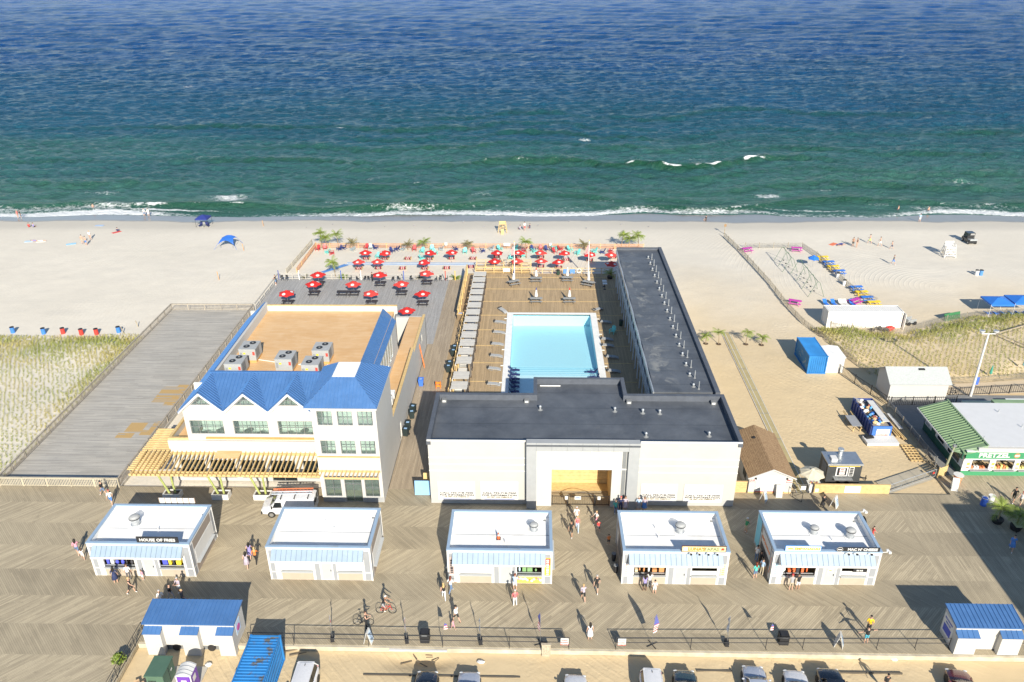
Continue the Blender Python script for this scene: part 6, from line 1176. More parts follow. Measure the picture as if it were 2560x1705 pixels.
# wooden walkway mat
mw = thing('beach_walkway','tan roll-out walkway with pale edges leading to the palms','walkway',(27.3,88,0))
sg = MB().box(-.55,.55,-2.7,2.7,-.30,-.225).mesh('mat_section', mt('tan_mat',(.40,.33,.17),.85,var=.1)); ed = MB().box(-.03,.03,-2.7,2.7,-.23,-.205).mesh('edge_strip', M_trim)
for k in range(7):
    y = -20.5+k*5.45; link('mat_section', sg, mw, (.0+.02*k,y,0)); link('edge_strip', ed, mw, (-.08,y,0)); link('edge_strip', ed, mw, (.53,y,0)); link('edge_strip', ed, mw, (-.55,y,0)); 
    P('joint_strip', MB().box(-.58,.58,y+2.7,y+2.78,-.24,-.21), M_dgrey, mw)
for x, y, h, l in ((23.9,99.4,1.7,'leftmost of the four young palms on the sand path'),(25.65,99.3,2.5,'second from the left of the four young palms on the sand path'),(29.4,99.3,2.6,'third from the left of the four young palms on the sand path'),(31.5,99.1,1.7,'rightmost of the four young palms on the sand path')):
    t = palm(x,y,-.3,h,l,'young palms at the end of the walkway',15,0,.72); P('planting_ring', MB().lathe([(.45,0),(.5,.06),(.3,.08)],12,(0,0,0)), mt('dark_mulch',(.09,.06,.04),.9), t)
# snow fences
for l, pts in (('brown slat fence along the left of the playground',[(36.1,145.5),(37.2,135.1),(38.2,120.6),(38.5,111.6),(39.2,105.6),(41.0,99.2),(42.5,93.0)]),('pale slat fence across the sea end of the playground',[(38.5,138.9),(49,139.3)]),('brown slat fence along the right of the playground',[(49,139.2),(50,134.1),(50.3,127),(50.4,120.4),(51.2,116),(52.8,113.3)]),('low slat fence in front of the dune grass',[(42.8,104.7),(48.2,103.2),(52.3,102.6),(55.9,104.6),(60.2,106.9),(67,109),(73,109.6)]),('slat fence between dune grass and the bicycle path',[(51,88.6),(56,88.9),(63,90),(72,91)]),('slat fence between dune and blue container',[(42.5,93),(43.5,90.5)])):
    t = thing('slat_fence', l, 'fence', (0,0,0)); m = MB()
    for a, c in zip(pts[:-1], pts[1:]):
        A, C = Vector((*a,sz(*a))), Vector((*c,sz(*c))); d = C-A; L = d.length; n = max(1,int(L/2.6)); u = d.normalized()
        for i in range(n): p = A+d*i/n; P('post', MB().cyl((p.x,p.y,p.z),(p.x+random.uniform(-.06,.06),p.y,p.z+1.15),.045,n=5), M_fascia, t)
        for i in range(int(L/.16)): p = A+u*(i*.16); h = .98+random.uniform(-.04,.04); m.beam((p.x,p.y,p.z+.02),(p.x+random.uniform(-.03,.03),p.y,p.z+h),.075,.015,(1,0,0))
        for z in (.3,.8): P('wire', MB().cyl((A.x,A.y-.03,A.z+z),(C.x,C.y-.03,C.z+z),.012,n=4), M_dgrey, t)
    P('slats', m, M_snow, t, stuff=True)
P2 = thing('fence_end_post','weathered post with a sign at the sea end of the playground fence','post',(36.6,147.4,sz(0,147.4))); P('post', MB().cyl((0,0,0),(0,0,2.0),.07,n=6), M_fascia, P2); P('sign', MB().box(-.22,.22,-.1,-.07,1.5,2.0), cm((.28,.17,.08)), P2)
# swings
M_sw = mt('green_swing_pipe',(.10,.17,.11),.5)
def swing(x, y, rz, L, n, lab):
    t = thing('swing_set', lab, 'swing', (x,y,sz(x,y)), rz, 'swing sets in the playground'); H = 2.5
    P('top_bar', MB().cyl((0,0,H),(0,L,H),.045,n=6), M_sw, t); k = 2 if L < 8 else 3
    for i in range(k+1):
        for s_ in (-1,1): P('leg', MB().tube([(s_*1.25,L*i/k,0),(s_*.28,L*i/k,H-.18),(s_*.15,L*i/k,H),(0,L*i/k,H+.02)],.035,5), M_sw, t)
    for i in range(n):
        yy = L*(i+.7)/(n+.4); sw = P('swing_seat', MB().box(-.12,.12,yy-.2,yy+.2,.48,.52), BLK, t)
        for q in (-.18,.18): P('chain', MB().cyl((0,yy+q,.52),(0,yy+q,H),.009,n=4), M_dgrey, sw)
swing(43.2,126.6,0,5.4,3,'green swing set at the sea end of the playground'); swing(44.2,115.9,0,9.6,5,'long green swing set nearer the white container')
MPT = {'magenta':mt('magenta_plastic',(.52,.045,.36),.5),'yellow':mt('yellow_plastic',(.80,.56,.02),.5),'blue':mt('blue_plastic',(.03,.17,.58),.5)}
fq2 = None
for c, L in (('magenta',[(38.4,137.0,.3),(47.4,137.3,-.2),(40.0,112.9,-.4),(49.3,113.4,.6)]),('yellow',[(50.5,132.5,.1),(50.75,127.8,.1),(51.4,116.5,.1),(51.85,112.6,.05)]),('blue',[(50.7,130,.1),(51.0,125.6,.1),(51.3,118.5,.1),(51.5,114.4,.1)])):
    for k, (x, y, rz) in enumerate(L):
        lab = ('magenta picnic table in the playground, %s corner' % ('left sea','right sea','near left','near right')[k].replace('left sea','sea-side left').replace('right sea','sea-side right')) if c == 'magenta' else '%s picnic table along the playground fence, %s of its colour from the sea' % (c, NTH[k])
        if fq2 is None: fq2 = picnic(x, y, sz(x,y), rz, MPT[c], lab, 'coloured picnic tables by the playground', 1.9)
        else: dup(fq2, (x, y, sz(x,y)), rz, lab, mats={n: MPT[c] for n in ('top_board','bench','leg_frame')})
def drum(x, y, c, lab, group, lid=True, z=None, rz=0):
    t = thing('barrel', lab, 'barrel', (x,y,sz(x,y) if z is None else z), rz, group); P('drum', MB().lathe([(.29,0),(.30,.02),(.29,.28),(.305,.30),(.29,.32),(.29,.58),(.305,.60),(.29,.62),(.29,.86),(.30,.88)],14), cm(c), t)
    P('lid' if lid else 'liner', MB().lathe([(.31,.88),(.31,.93),(.2,.97),(.0001,.975)],14) if lid else MB().lathe([(.31,.86),(.32,.9),(.24,.89),(.2,.7)],14), BLK if lid else M_trim, t)
for k, (x, y, c) in enumerate(((-75.5,101.8,0),(-70.8,101.5,0),(-68,101.6,1),(-65.15,101.3,1),(-63,101.4,1),(-60.1,102.1,0))): drum(x,y,((.05,.20,.55),(.58,.05,.035))[c],'%s barrel in the row above the left dune grass, %s from the left' % (('blue','red')[c], NTH[k]),'barrels above the left dune grass')
drum(50.2,123.8,(.72,.71,.69),'white barrel with black lid by the playground fence, farther','white barrels by the playground'); drum(50.2,120.7,(.72,.71,.69),'white barrel with black lid by the playground fence, nearer','white barrels by the playground')
drum(73.6,125.4,(.72,.71,.69),'white barrel of the pair on the open sand at right','barrel pair on the right beach'); drum(74.3,125.4,(.08,.24,.50),'blue barrel of the pair on the open sand at right','barrel pair on the right beach')
drum(44.3,64.0,(.05,.14,.58),'blue barrel with open top in front of the pretzel shop','barrels before the pretzel shop',False,0); drum(45.15,64.35,(.66,.66,.64),'white barrel beside the blue one before the pretzel shop','barrels before the pretzel shop',False,0)
# beach chairs behind the container, container, trash
def beachchair(x, y, rz, m, lab, group):
    t = thing('beach_lounger', lab, 'lounger', (x,y,sz(x,y)), rz, group); P('seat', MB().box(-.3,.3,-.7,.35,.28,.33), m, t); P('backrest', MB().ob((0,.62,.52),(.6,.7,.05),0,.7), m, t); P('leg_frame', MB().box(-.3,-.25,-.65,-.6,0,.28).box(.25,.3,-.65,-.6,0,.28).box(-.3,-.25,.3,.35,0,.28).box(.25,.3,.3,.35,0,.28), M_trim, t)
for k, (x, c) in enumerate(((44.7,'blue'),(45.9,'blue'),(48.7,'blue'),(47.05,'tan'),(47.7,'tan'))): beachchair(x,112.6,.15,MPT['blue'] if c == 'blue' else M_curt,'%s lounger behind the white container, %s from the left' % (c, NTH[(0,1,4,2,3)[k]]),'loungers behind the white container')
container('shipping_container','long white shipping container standing at the edge of the dune grass',42.2,52.7,104.8,107.0,-.3,2.55,M_cwhite,M_cwhite,'X',.3)
t = thing('container_door','open white container door leaf at the right end of the white container','door',(52.9,104.6,-.3)); P('leaf', MB().box(0,.06,-.5,1.6,.1,2.4), M_cwhite, t); P('lock_bar', MB().box(.06,.1,.3,.36,.15,2.35), M_galv, t); P('hazard_label', MB().box(-.012,-.001,.2,.5,1.3,1.6), YEL, t)
t = thing('wire_cart','grey mesh cart on wheels right of the white container','cart',(54.6,106.2,-.3),.3); P('mesh_box', MB().box(-.7,.7,-.5,.5,.35,.4).box(-.7,.7,-.5,-.47,.4,.9).box(-.7,.7,.47,.5,.4,.9).box(-.7,-.67,-.47,.47,.4,.9), M_galv, t)
for s_ in (-1,1): P('wheel', MB().lathe([(.05,-.06),(.28,-.06),(.28,.06),(.05,.06)],12,(.5*s_,-.55,.28),'Y'), BLK, t)
for k, (x, y, c) in enumerate(((48.3,103.7,0),(49.5,104.1,0),(50.15,103.5,0),(50.7,103.9,1),(51.2,104.2,1))): tag(P('rubbish_bag', MB().blob((x,y,-.05),(.45,.38,.32 if k else .18),9,.22), (BLK,RED)[c]), '%s rubbish bag in front of the white container, %s from the left' % (('black','red')[c], NTH[k]), 'rubbish bag', 'rubbish by the white container')
container('shipping_container','blue shipping container with peeling side beside a white storage shed',35.3,37.55,91.0,96.4,-.3,2.55,M_cblue,M_cblue,side=M_cworn)
t = thing('storage_shed','plain white storage shed touching the blue peeling container','shed',(38.8,92.8,-.3)); P('wall', MB().box(-1.1,1.1,-1.55,1.6,0,2.2), M_trim, t); P('roof', MB().prism([(-1.2,-1.62,2.2),(1.2,-1.62,2.2),(1.2,-1.62,2.28),(0,-1.62,2.42),(-1.2,-1.62,2.28)],(0,3.3,0)), M_roofw, t); P('corner_trim', MB().box(1.08,1.13,-1.58,-1.53,0,2.2), M_lgrey, t)
t = thing('grey_shed','long white shed with grey gabled roof behind black iron fence','shed',(46.3,85.9,-.3)); P('wall', MB().box(-3.45,3.45,-1.7,1.9,0,2.6), M_stucco, t); P('gable', MB().prism([(-3.45,-1.7,2.6),(-3.45,1.9,2.6),(-3.45,.1,3.75)],(6.9,0,0)), M_stucco, t)
M_shg = mt('grey_shingle',(.40,.42,.41),.85,var=.1,vs=6,bump=.3,bs=14)
P('roof_slope', MB().slab([(-3.7,-2.0,2.5),(3.7,-2.0,2.5),(3.7,.1,3.85),(-3.7,.1,3.85)],.08), M_shg, t); P('roof_slope', MB().slab([(3.7,2.2,2.5),(-3.7,2.2,2.5),(-3.7,.1,3.85),(3.7,.1,3.85)],.08), M_shg, t); P('ridge_vent', MB().box(.2,.9,-.4,-.1,3.62,3.75), BLK, t)
# iron fences
def iron(label, p0, p1, h=1.25, gap=.22, z0=-.2):
    a, c = Vector((*p0,0)), Vector((*p1,0)); d = c-a; L = d.length; t = thing('iron_fence', label, 'fence', (a.x,a.y,z0), math.atan2(d.y,d.x)); m = MB()
    for z in (.15,h-.12): P('rail', MB().box(0,L,-.02,.02,z,z+.04), M_black, t)
    n = max(1,int(L/2.2)); 
    for i in range(n+1): P('post', MB().box(L*i/n-.04,L*i/n+.04,-.04,.04,0,h+.08), M_black, t)
    for i in range(int(L/gap)): m.box(i*gap,i*gap+.035,-.012,.012,.1,h)
    P('bars', m, M_black, t, stuff=True)
iron('black iron fence in front of the grey-roofed shed',(42.7,82.9),(50.5,83.2)); iron('black iron fence from the sand yard up to the grey-roofed shed',(39.4,91.0),(42.4,83.0)); iron('black iron fence along the bicycle path behind the pretzel shop',(50.8,85.3),(66,87),1.2,.28)
struct('side_path', MB().box(42.9,44.25,68.884,86.9,-.3,-.02).box(44.25,70,77.75,85.35,-.3,-.02), mt('grey_side_boards',(.20,.20,.195),.8,var=.12,vs=3))
struct('cycle_path', MB().add([(51,85.4,-.19),(75,87.5,-.19),(75,91.,-.19),(51,88.2,-.19)],[(0,1,2,3)]), mt('tan_path',(.55,.44,.30),.9,var=.06))
# chain link fence of the yard
t = thing('chain_link_fence','sagging chain link fence between the sand yard and the pretzel shop path','fence',(42.5,70.5,-.2)); n = 7
for i in range(n): P('post', MB().cyl((-.25*i/3.,i*1.95,0),(-.25*i/3.,i*1.95,1.45),.04,n=6), M_fascia if i > 3 else M_dgrey, t)
P('rail', MB().cyl((0,0,1.35),(-.5,11.7,1.35),.02,n=5), M_dgrey, t); m = MB()
for i in range(60): y = i*.2; m.cyl((-.0-.043*y,y,.05),(-.043*y,min(11.7,y+1.2),1.33),.008,n=3,cap=False); m.cyl((-.043*y,min(11.7,y+1.2),.05),(-.043*y,y,1.33),.008,n=3,cap=False)
P('mesh', m, M_dgrey, t, stuff=True)
t = thing('mesh_gate','low wire mesh gate swung across the yard entrance','gate',(35.85,65.85,0),math.atan2(2.75,5.8)); P('frame', MB().tube([(0,0,.05),(6.4,0,.05),(6.4,0,.95),(0,0,.95)],.03,6,True), M_galv, t); m = MB()
for i in range(42): m.cyl((i*.15,0,.05),(i*.15+.12,0,.95),.006,n=3,cap=False)
for x in (1.6,3.2,4.8): P('upright', MB().cyl((x,0,.05),(x,0,.95),.022,n=5), M_galv, t)
P('mesh', m, M_galv, t, stuff=True); P('red_tag', MB().box(5.9,6.15,-.05,-.03,.5,.7), RED, t)
struct('yard_apron', MB().add([(35.9,65.85,-.25),(41.6,68.5,-.25),(40.7,70.5,-.25),(35.4,68,-.25)],[(0,1,2,3)]), mt('apron_concrete',(.42,.37,.28),.9,var=.1))
def slatpanel(label, x0, x1, y, h, rz=0, n=6):
    t = thing('plank_fence', label, 'fence', (x0,y,-.02), rz); L = x1-x0; bd = MB().box(0,L,-.03,.0,0,h/n*.88).mesh('plank', M_newwood)
    for i in range(n): link('plank', bd, t, (0,0,.04+i*h/n))
    for i in range(int(L/1.9)+1): P('post', MB().box(min(L-.1,i*1.9),min(L-.1,i*1.9)+.1,.001,.1,0,h+.03), M_newwood, t)
    P('cap_rail', MB().box(-.03,L+.03,-.06,.12,h+.03,h+.07), M_newwood, t); return t
t = slatpanel('new horizontal plank fence in front of the food trailer',28.25,35.75,65.62,1.05); P('banner', MB().box(3.0,4.6,-.06,-.035,.15,.95), M_trim, t); P('banner_print', MB().box(3.4,4.2,-.064,-.061,.25,.42), cm((.35,.62,.75)), t); P('notice', MB().box(.1,.45,-.06,-.035,.2,.6), M_trim, t)
slatpanel('short horizontal plank fence between the cream hall and the tan hut',19.8,21.5,65.6,1.3); 
t = thing('plank_bin_screen','small slatted wooden screen at the end of the mesh gate','screen',(41.75,68.35,0),.45)
for i in range(6): P('plank', MB().box(0,1.25,-.03,0,.05+i*.2,.21+i*.2), M_newwood, t)
for x in (0.02,1.15): P('post', MB().box(x,x+.09,.001,.08,0,1.3), M_newwood, t)
# tan hut
def shingle():
    t = NT('tan_shingles'); p = t.pos(); X, Y, Zz = t.sep(p); v = t.n('ShaderNodeTexBrick'); v.inputs['Scale'].default_value = 1; v.inputs['Brick Width'].default_value = .32; v.inputs['Row Height'].default_value = .15; v.inputs['Mortar Size'].default_value = .012; v.inputs['Color1'].default_value = (.36,.23,.12,1); v.inputs['Color2'].default_value = (.27,.165,.085,1); v.inputs['Mortar'].default_value = (.10,.06,.03,1); t.l(t.com(Y, t.math('MULTIPLY', X, 1.1)), v.inputs['Vector'])
    return t.out(t.mix(t.ramp(t.noise(p, 3., 4), .3, .7, 0., .35), v.outputs['Color'], (.42,.29,.16)), .9, t.bump(v.outputs['Fac'], -.5, .03))
M_shin = shingle()
t = thing('tan_hut','small white hut with tan shingle gable roof beside the cream hall','hut',(23.8,65.55,0)); P('wall', MB().box(-2.15,2.15,0,7.6,-.2,2.05).prism([(-2.15,0,2.05),(2.15,0,2.05),(0,0,2.95)],(0,7.6,0)), M_stucco, t)
# roof courses: overlapping shingle strips, each a real step
for s_ in (-1,1):
    N = 11; A = Vector((s_*2.35,0,1.98)); B = Vector((0,0,3.08)); sl = P('roof_slope', MB().slab([(A.x,-.25,A.z),(B.x,-.25,B.z),(B.x,7.85,B.z),(A.x,7.85,A.z)] if s_ < 0 else [(B.x,-.25,B.z),(A.x,-.25,A.z),(A.x,7.85,A.z),(B.x,7.85,B.z)],.06), M_shin, t)
    for k in range(N):
        a = A.lerp(B,k/N); c = A.lerp(B,(k+1.12)/N if k < N-1 else 1); q = [(a.x,-.26,a.z+.05),(c.x,-.26,c.z+.022),(c.x,7.86,c.z+.022),(a.x,7.86,a.z+.05)]; q = q if s_ < 0 else [q[1],q[0],q[3],q[2]]; P('shingle_course', MB().slab(q,.03), M_shin, sl)
P('roll_door', MB().box(-1.45,1.45,-.03,-.001,.22,2.1), M_trim, t); P('red_sill', MB().box(-1.45,1.45,-.05,-.001,.14,.22), RED, t); P('base_board', MB().box(-2.15,2.15,-.04,-.001,-.02,.13), M_newwood, t); P('barge_board', MB().beam((-2.4,-.28,1.95),(0,-.28,3.05),.06,.16,(0,1,0)).beam((2.4,-.28,1.95),(0,-.28,3.05),.06,.16,(0,1,0)), M_trim, t)
for s_ in (-1,1): g = P('wall_notice', MB().box(s_*1.82-.26,s_*1.82+.26,-.03,-.001,1.2,1.75), M_trim, t); print_bar('print_line',4,.2,(s_*1.82,-.036,1.6),(R(90),0,0),RED,g); print_bar('print_line',7,.14,(s_*1.82,-.036,1.38),(R(90),0,0),RED,g); P('wall_lamp', MB().ob((s_*1.55,-.12,1.85),(.14,.2,.1)), BLK, t)
P('side_window', MB().box(-2.17,-2.151,1.2,2.4,.7,1.7), M_dglass, t)
P('roof_vent', MB().ob((-.5,5.6,2.95),(.3,.2,.14),0,0,-.45), BLK, t)
# food trailer, umbrella, tables
t = thing('food_trailer','black food trailer with silver roof and serving window in the sand yard','trailer',(31.6,67.2,-.25)); P('body', MB().box(-1.72,1.72,0,2.15,.35,2.6), mt('charcoal_panel',(.055,.058,.06),.45,var=.1), t); P('roof', MB().box(-1.76,1.76,-.06,2.2,2.6,2.72), M_alu, t); P('roof_edge', MB().box(-1.78,1.78,-.08,-.061,2.56,2.74), M_galv, t)
P('window_frame', MB().box(-.85,.35,-.05,-.001,1.25,2.35), M_trim, t); P('serving_window', MB().box(-.72,.22,-.062,-.051,1.35,2.25), BLK, t); g = P('window_notice', MB().box(-.5,.05,-.075,-.063,1.45,2.2), M_trim, t); print_bar('print_line',3,.2,(-.22,-.08,2.05),(R(90),0,0),RED,g); print_bar('print_line',6,.16,(-.22,-.08,1.8),(R(90),0,0),RED,g)
P('menu_frame', MB().box(.45,.95,-.05,-.001,1.25,2.35), M_trim, t)
for i in range(5): P('menu_strip', MB().box(.52,.88,-.062,-.051,1.33+i*.2,1.48+i*.2), BLK, t)
P('shelf', MB().box(-.95,.9,-.4,-.001,.95,1.0), M_alu, t); P('light_strip', MB().box(-1.6,1.5,-.04,-.001,2.42,2.47), YEL, t); P('skylight', MB().box(-1.25,-.65,.5,1.2,2.72,2.95), M_trim, t); P('roof_stack', MB().lathe([(.22,2.72),(.22,3.15),(.32,3.3),(.3,3.42)],14,(.0,1.7,0)), M_galv, t); P('side_panel', MB().box(-1.735,-1.721,.3,1.5,.9,2.3), M_dgrey, t)
for s_ in (-1,1): P('wheel', MB().lathe([(.1,-.1),(.3,-.1),(.32,0),(.3,.1),(.1,.1)],14,(s_*.45,.1,.3),'Y'), BLK, t)
P('hitch', MB().beam((1.72,1.0,.4),(2.9,1.0,.25),.1,.1).cyl((2.8,1.,.0),(2.8,1.,.6),.05), M_black, t)
tag(P('white_tank', MB().ob((31.6,70.3,.35),(1.5,.9,1.1)), M_trim), 'white cube tank standing behind the food trailer', 'tank')
M_cream = mt('cream_canvas',(.60,.54,.40),.8,var=.05)
umbrella(28.1,66.5,-.2,1.25,.2,'cream market umbrella left of the food trailer',None,M_cream,2.45,False,8)
t = thing('market_table','white topped table under the cream umbrella','table',(28.4,66.3,-.2)); P('top', MB().box(-.65,.65,-.4,.4,.95,1.0), M_trim, t); P('front_panel', MB().box(-.6,.6,-.36,-.32,0,.95), M_trim, t); P('side_panel', MB().box(.56,.6,-.32,.36,0,.95), M_trim, t)
for k in range(6): P('jar', MB().lathe([(.05,1.0),(.05,1.12),(.02,1.14)],7,(-.4+k*.16,-.1+.1*(k%2),0)), cm(((.6,.4,.1),(.5,.1,.05),(.7,.6,.3))[k%3]), t)
t = thing('entrance_barrier','black metal crowd barrier at the walkway entrance','barrier',(26.8,65.6,0),-.0)
for x in (-.9,.9): P('post', MB().cyl((x,0,0),(x,0,1.1),.03,n=6), M_black, t)
for z in (.15,1.05): P('rail', MB().cyl((-.9,0,z),(.9,0,z),.025,n=5), M_black, t)
P('notice', MB().box(.1,.6,-.04,-.02,.4,.9), M_trim, t)
t = thing('open_gate_leaf','black metal gate leaf swung open onto the boardwalk','gate',(25.9,64.9,0),-.9); P('frame', MB().tube([(0,0,.1),(1.1,0,.1),(1.1,0,1.2),(0,0,1.2)],.03,5,True), M_black, t); P('diagonal', MB().cyl((0,0,.1),(1.1,0,1.2),.02,n=5), M_black, t)
# dumpster full of rubbish
t = thing('skip_container','blue open skip heaped with rubbish and a white company board','skip',(39.0,79.2,-.25)); Mn = mt('skip_blue',(.03,.06,.22),.5,var=.15)
P('end_wall', MB().box(-1.05,1.05,-3.05,-2.97,0,1.5), cm((.05,.16,.48)), t); P('side_wall', MB().box(-1.1,-1.03,-3.0,3.1,0,1.5), Mn, t); P('side_wall', MB().box(1.03,1.1,-3.0,3.1,0,1.5), Mn, t); P('end_wall', MB().box(-1.03,1.03,3.02,3.1,0,1.5), Mn, t); P('floor', MB().box(-1.03,1.03,-2.97,3.02,.1,.6), Mn, t)
for i in range(9): P('side_rib', MB().box(-1.2,-1.101,-2.9+i*.72,-2.75+i*.72,.1,1.4), Mn, t)
g = P('company_board', MB().box(-.62,.85,-3.1,-3.051,.3,1.15), M_trim, t); print_bar('print_line',9,.22,(.15,-3.106,.92),(R(90),0,0),cm((.3,.33,.4)),g); print_bar('print_line',12,.2,(.12,-3.106,.42),(R(90),0,0),RED,g,bold=.01)
rj = random.Random(4)
for i in range(46):
    c = rj.choice([(.7,.7,.69),(.75,.74,.72),(.05,.2,.6),(.1,.35,.65),(.45,.3,.15),(.55,.42,.22),(.06,.06,.07),(.25,.26,.3),(.4,.12,.08)]); x, y = rj.uniform(-.85,.35), rj.uniform(-2.7,2.9); z = 1.25+rj.uniform(0,.35)
    if rj.random() < .5: o = P('rubbish', MB().blob((x,y,z),(rj.uniform(.12,.34),rj.uniform(.12,.34),rj.uniform(.08,.22)),7,.3,rj), cm(c))
    else: o = P('rubbish', MB().ob((x,y,z),(rj.uniform(.1,.3),rj.uniform(.3,1.1),rj.uniform(.03,.15)),rj.uniform(-1,1),rj.uniform(-.4,.4),rj.uniform(-.4,.4)), cm(c))
    o.parent = t
P('rubbish_core', MB().box(-1.0,1.0,-2.9,2.9,.6,1.25), cm((.3,.27,.24)), t); tag(P('white_board_sheet', MB().ob((39.55,79.2,1.42),(.75,4.6,.05),.03,0,.05), mt('dusty_white_sheet',(.58,.57,.54),.7)), 'long white sheet lying on top of the rubbish skip', 'board')
t = thing('lumber_stack','stack of yellow lumber and white gutters beside the skip','lumber',(41.0,78.6,-.25),.04)
for i in range(5): P('board', MB().ob((-.25+.12*i,.0-.2*i,.15+.12*(i%3)),(.11,4.8,.09),.02*i), M_newwood, t)
for i in range(3): P('gutter', MB().ob((.55+.14*i,.5,.35),(.1,3.2,.08),.03*i), M_trim, t)
t = thing('ramp_trailer','flat grey ramp on wooden legs left of the skip','ramp',(36.8,78.7,-.25)); P('deck', MB().ob((0,0,.62),(1.1,2.3,.05),.03,.0), M_lgrey, t)
for x in (-.4,.4): P('rail', MB().beam((x,-1.5,.55),(x,2.2,.55),.08,.1), M_newwood, t); P('leg', MB().box(x-.04,x+.04,-1.3,-1.22,0,.55), M_newwood, t); P('leg', MB().box(x-.04,x+.04,1.2,1.28,0,.55), M_newwood, t)
tag(P('foam_slab', MB().ob((38.65,75.3,-.08),(3.5,1.5,.34),.03), M_trim), 'thick white foam slab on the sand in front of the skip', 'slab'); tag(P('plastic_pallet', MB().ob((37.5,75.7,.16),(.9,.6,.1),.2).ob((37.5,75.7,.26),(.9,.1,.08),.2).ob((37.5,75.5,.26),(.9,.1,.08),.2), BLK), 'black plastic pallet on the white foam slab', 'pallet')
t = thing('timber_grid','wooden lattice pallet lying on the sand in front of the chain link fence','pallet',(41.2,73.1,-.22),-.02)
for i in range(4): P('runner', MB().box(-.62+i*.4,-.53+i*.4,-1.55,1.55,0,.1), M_newwood, t)
for i in range(7): P('slat', MB().box(-.68,.68,-1.5+i*.48,-1.36+i*.48,.1,.14), M_newwood, t)
t = thing('broken_chair_pile','tangle of broken chairs at the near end of the chain link fence','furniture',(42.2,71.0,-.2))
for i in range(9): P('bent_leg', MB().tube([(rj.uniform(-.6,.6),rj.uniform(-1,1),0),(rj.uniform(-.6,.6),rj.uniform(-1,1),rj.uniform(.3,.8)),(rj.uniform(-.6,.6),rj.uniform(-1,1),rj.uniform(0,.6))],.025,5), M_black if i % 2 else M_fascia, t)
# pretzel shop
M_gr = mt('sage_green_metal',(.21,.30,.17),.5,var=.06,stain=((.26,.34,.20),.4,1.5)); M_dgr = mt('dark_green_paint',(.018,.085,.055),.5,var=.08); M_mgr = mt('kelly_green_paint',(.05,.26,.12),.5,var=.06)
t = thing('pretzel_shop','pretzel shop with green metal roof, white flat roof and green sign','shop',(44.3,68.9,0)); W_ = 12
OPN = [(.9,2.7,.75,2.15),(3.3,5.2,.75,2.15),(5.8,7.7,.75,2.15),(8.4,10.4,.75,2.15)]
P('wall', MB().wally(0,W_,.55,3.1,0,.15,OPN).box(0,.15,.15,8.8,0,3.1).box(0,W_,8.65,8.8,0,3.1).box(W_-.15,W_,.15,8.65,0,3.1), M_trim, t); P('base_panel', MB().box(-.02,W_,-.03,-.001,0,.54), M_mgr, t); P('side_base_panel', MB().box(-.03,-.001,.1,8.8,0,.85), M_dgr, t)
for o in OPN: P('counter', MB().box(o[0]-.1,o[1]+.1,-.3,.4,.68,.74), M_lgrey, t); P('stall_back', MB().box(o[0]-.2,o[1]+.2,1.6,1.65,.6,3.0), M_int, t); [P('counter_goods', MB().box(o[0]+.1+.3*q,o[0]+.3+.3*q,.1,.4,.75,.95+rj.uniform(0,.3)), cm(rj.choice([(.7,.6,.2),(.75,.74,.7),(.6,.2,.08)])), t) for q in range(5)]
for x in (.35,2.85,5.35,8.0): P('menu_poster', MB().box(x-.02,x+.42,-.03,-.001,.75,2.1), M_trim, t); P('menu_picture', MB().box(x+.05,x+.35,-.036,-.031,1.3,1.6), cm((.75,.45,.1)), t); P('menu_picture', MB().box(x+.05,x+.35,-.036,-.031,.9,1.05), cm((.7,.2,.1)), t)
f = P('fascia_sign', MB().box(-.05,W_,-.25,-.03,2.25,3.05), M_mgr, t); P('fascia_trim', MB().box(-.08,W_,-.28,-.02,3.052,3.18).box(-.08,W_,-.28,-.02,2.12,2.248), M_trim, f); text('lettering','PRETZEL',.72,(2.75,-.27,2.66),(R(90),0,0),M_trim,f,bold=.03,sx=1.12); P('pretzel_emblem', MB().lathe([(.3,-.012),(.3,.012)],16,(5.05,-.262,2.66),'Y'), cm((.45,.25,.12)), f); P('emblem_band', MB().box(4.82,5.28,-.285,-.275,2.58,2.74), M_trim, f); text('lettering','FACTORY',.72,(7.55,-.27,2.66),(R(90),0,0),M_trim,f,bold=.03,sx=1.12)
f2 = P('side_sign', MB().prism([(-.42,-.2,2.15),(-.42,3.0,2.15),(-.42,3.0,3.0),(-.42,-.2,3.0)],(.12,0,0)), M_dgr, t); text('lettering','PRETZEL FACTORY',.42,(-.428,1.45,2.58),(R(90),0,R(-90)),M_trim,f2,bold=.008,sx=.82); P('sign_trim', MB().box(-.44,-.28,-.22,3.02,3.002,3.07), M_gr, f2)
P('flat_roof', MB().box(1.9,W_,-.1,8.6,3.25,3.6), M_lgrey, t); P('flat_roof_sheet', MB().box(1.95,W_-.02,-.05,8.55,3.602,3.62), mt('white_roof_sheet',(.60,.60,.60),.6,var=.03), t)
sl = P('roof_slope', MB().slab([(-1.15,8.9,2.75),(-1.15,.35,2.75),(1.9,-.15,3.75),(1.9,8.9,3.75)],.08), M_gr, t); rib = MB().beam((-1.1,0,2.82),(1.88,0,3.80),.06,.09).mesh('standing_seam', M_gr)
for i in range(21): link('standing_seam', rib, sl, (0,.55+i*.4,0))
P('ridge_cap', MB().beam((1.93,-.15,3.80),(1.93,8.9,3.80),.16,.10), M_gr, t); P('front_hip', MB().slab([(-1.15,.35,2.75),(-.2,-.3,2.78),(1.9,-.3,3.4),(1.9,-.15,3.75)],.05), M_gr, t); P('eave_trim', MB().beam((-1.17,.3,2.70),(-1.17,8.9,2.70),.06,.14), M_trim, t); P('parapet_front', MB().box(1.0,W_,-.3,-.1,3.1,3.55), M_stucco, t)
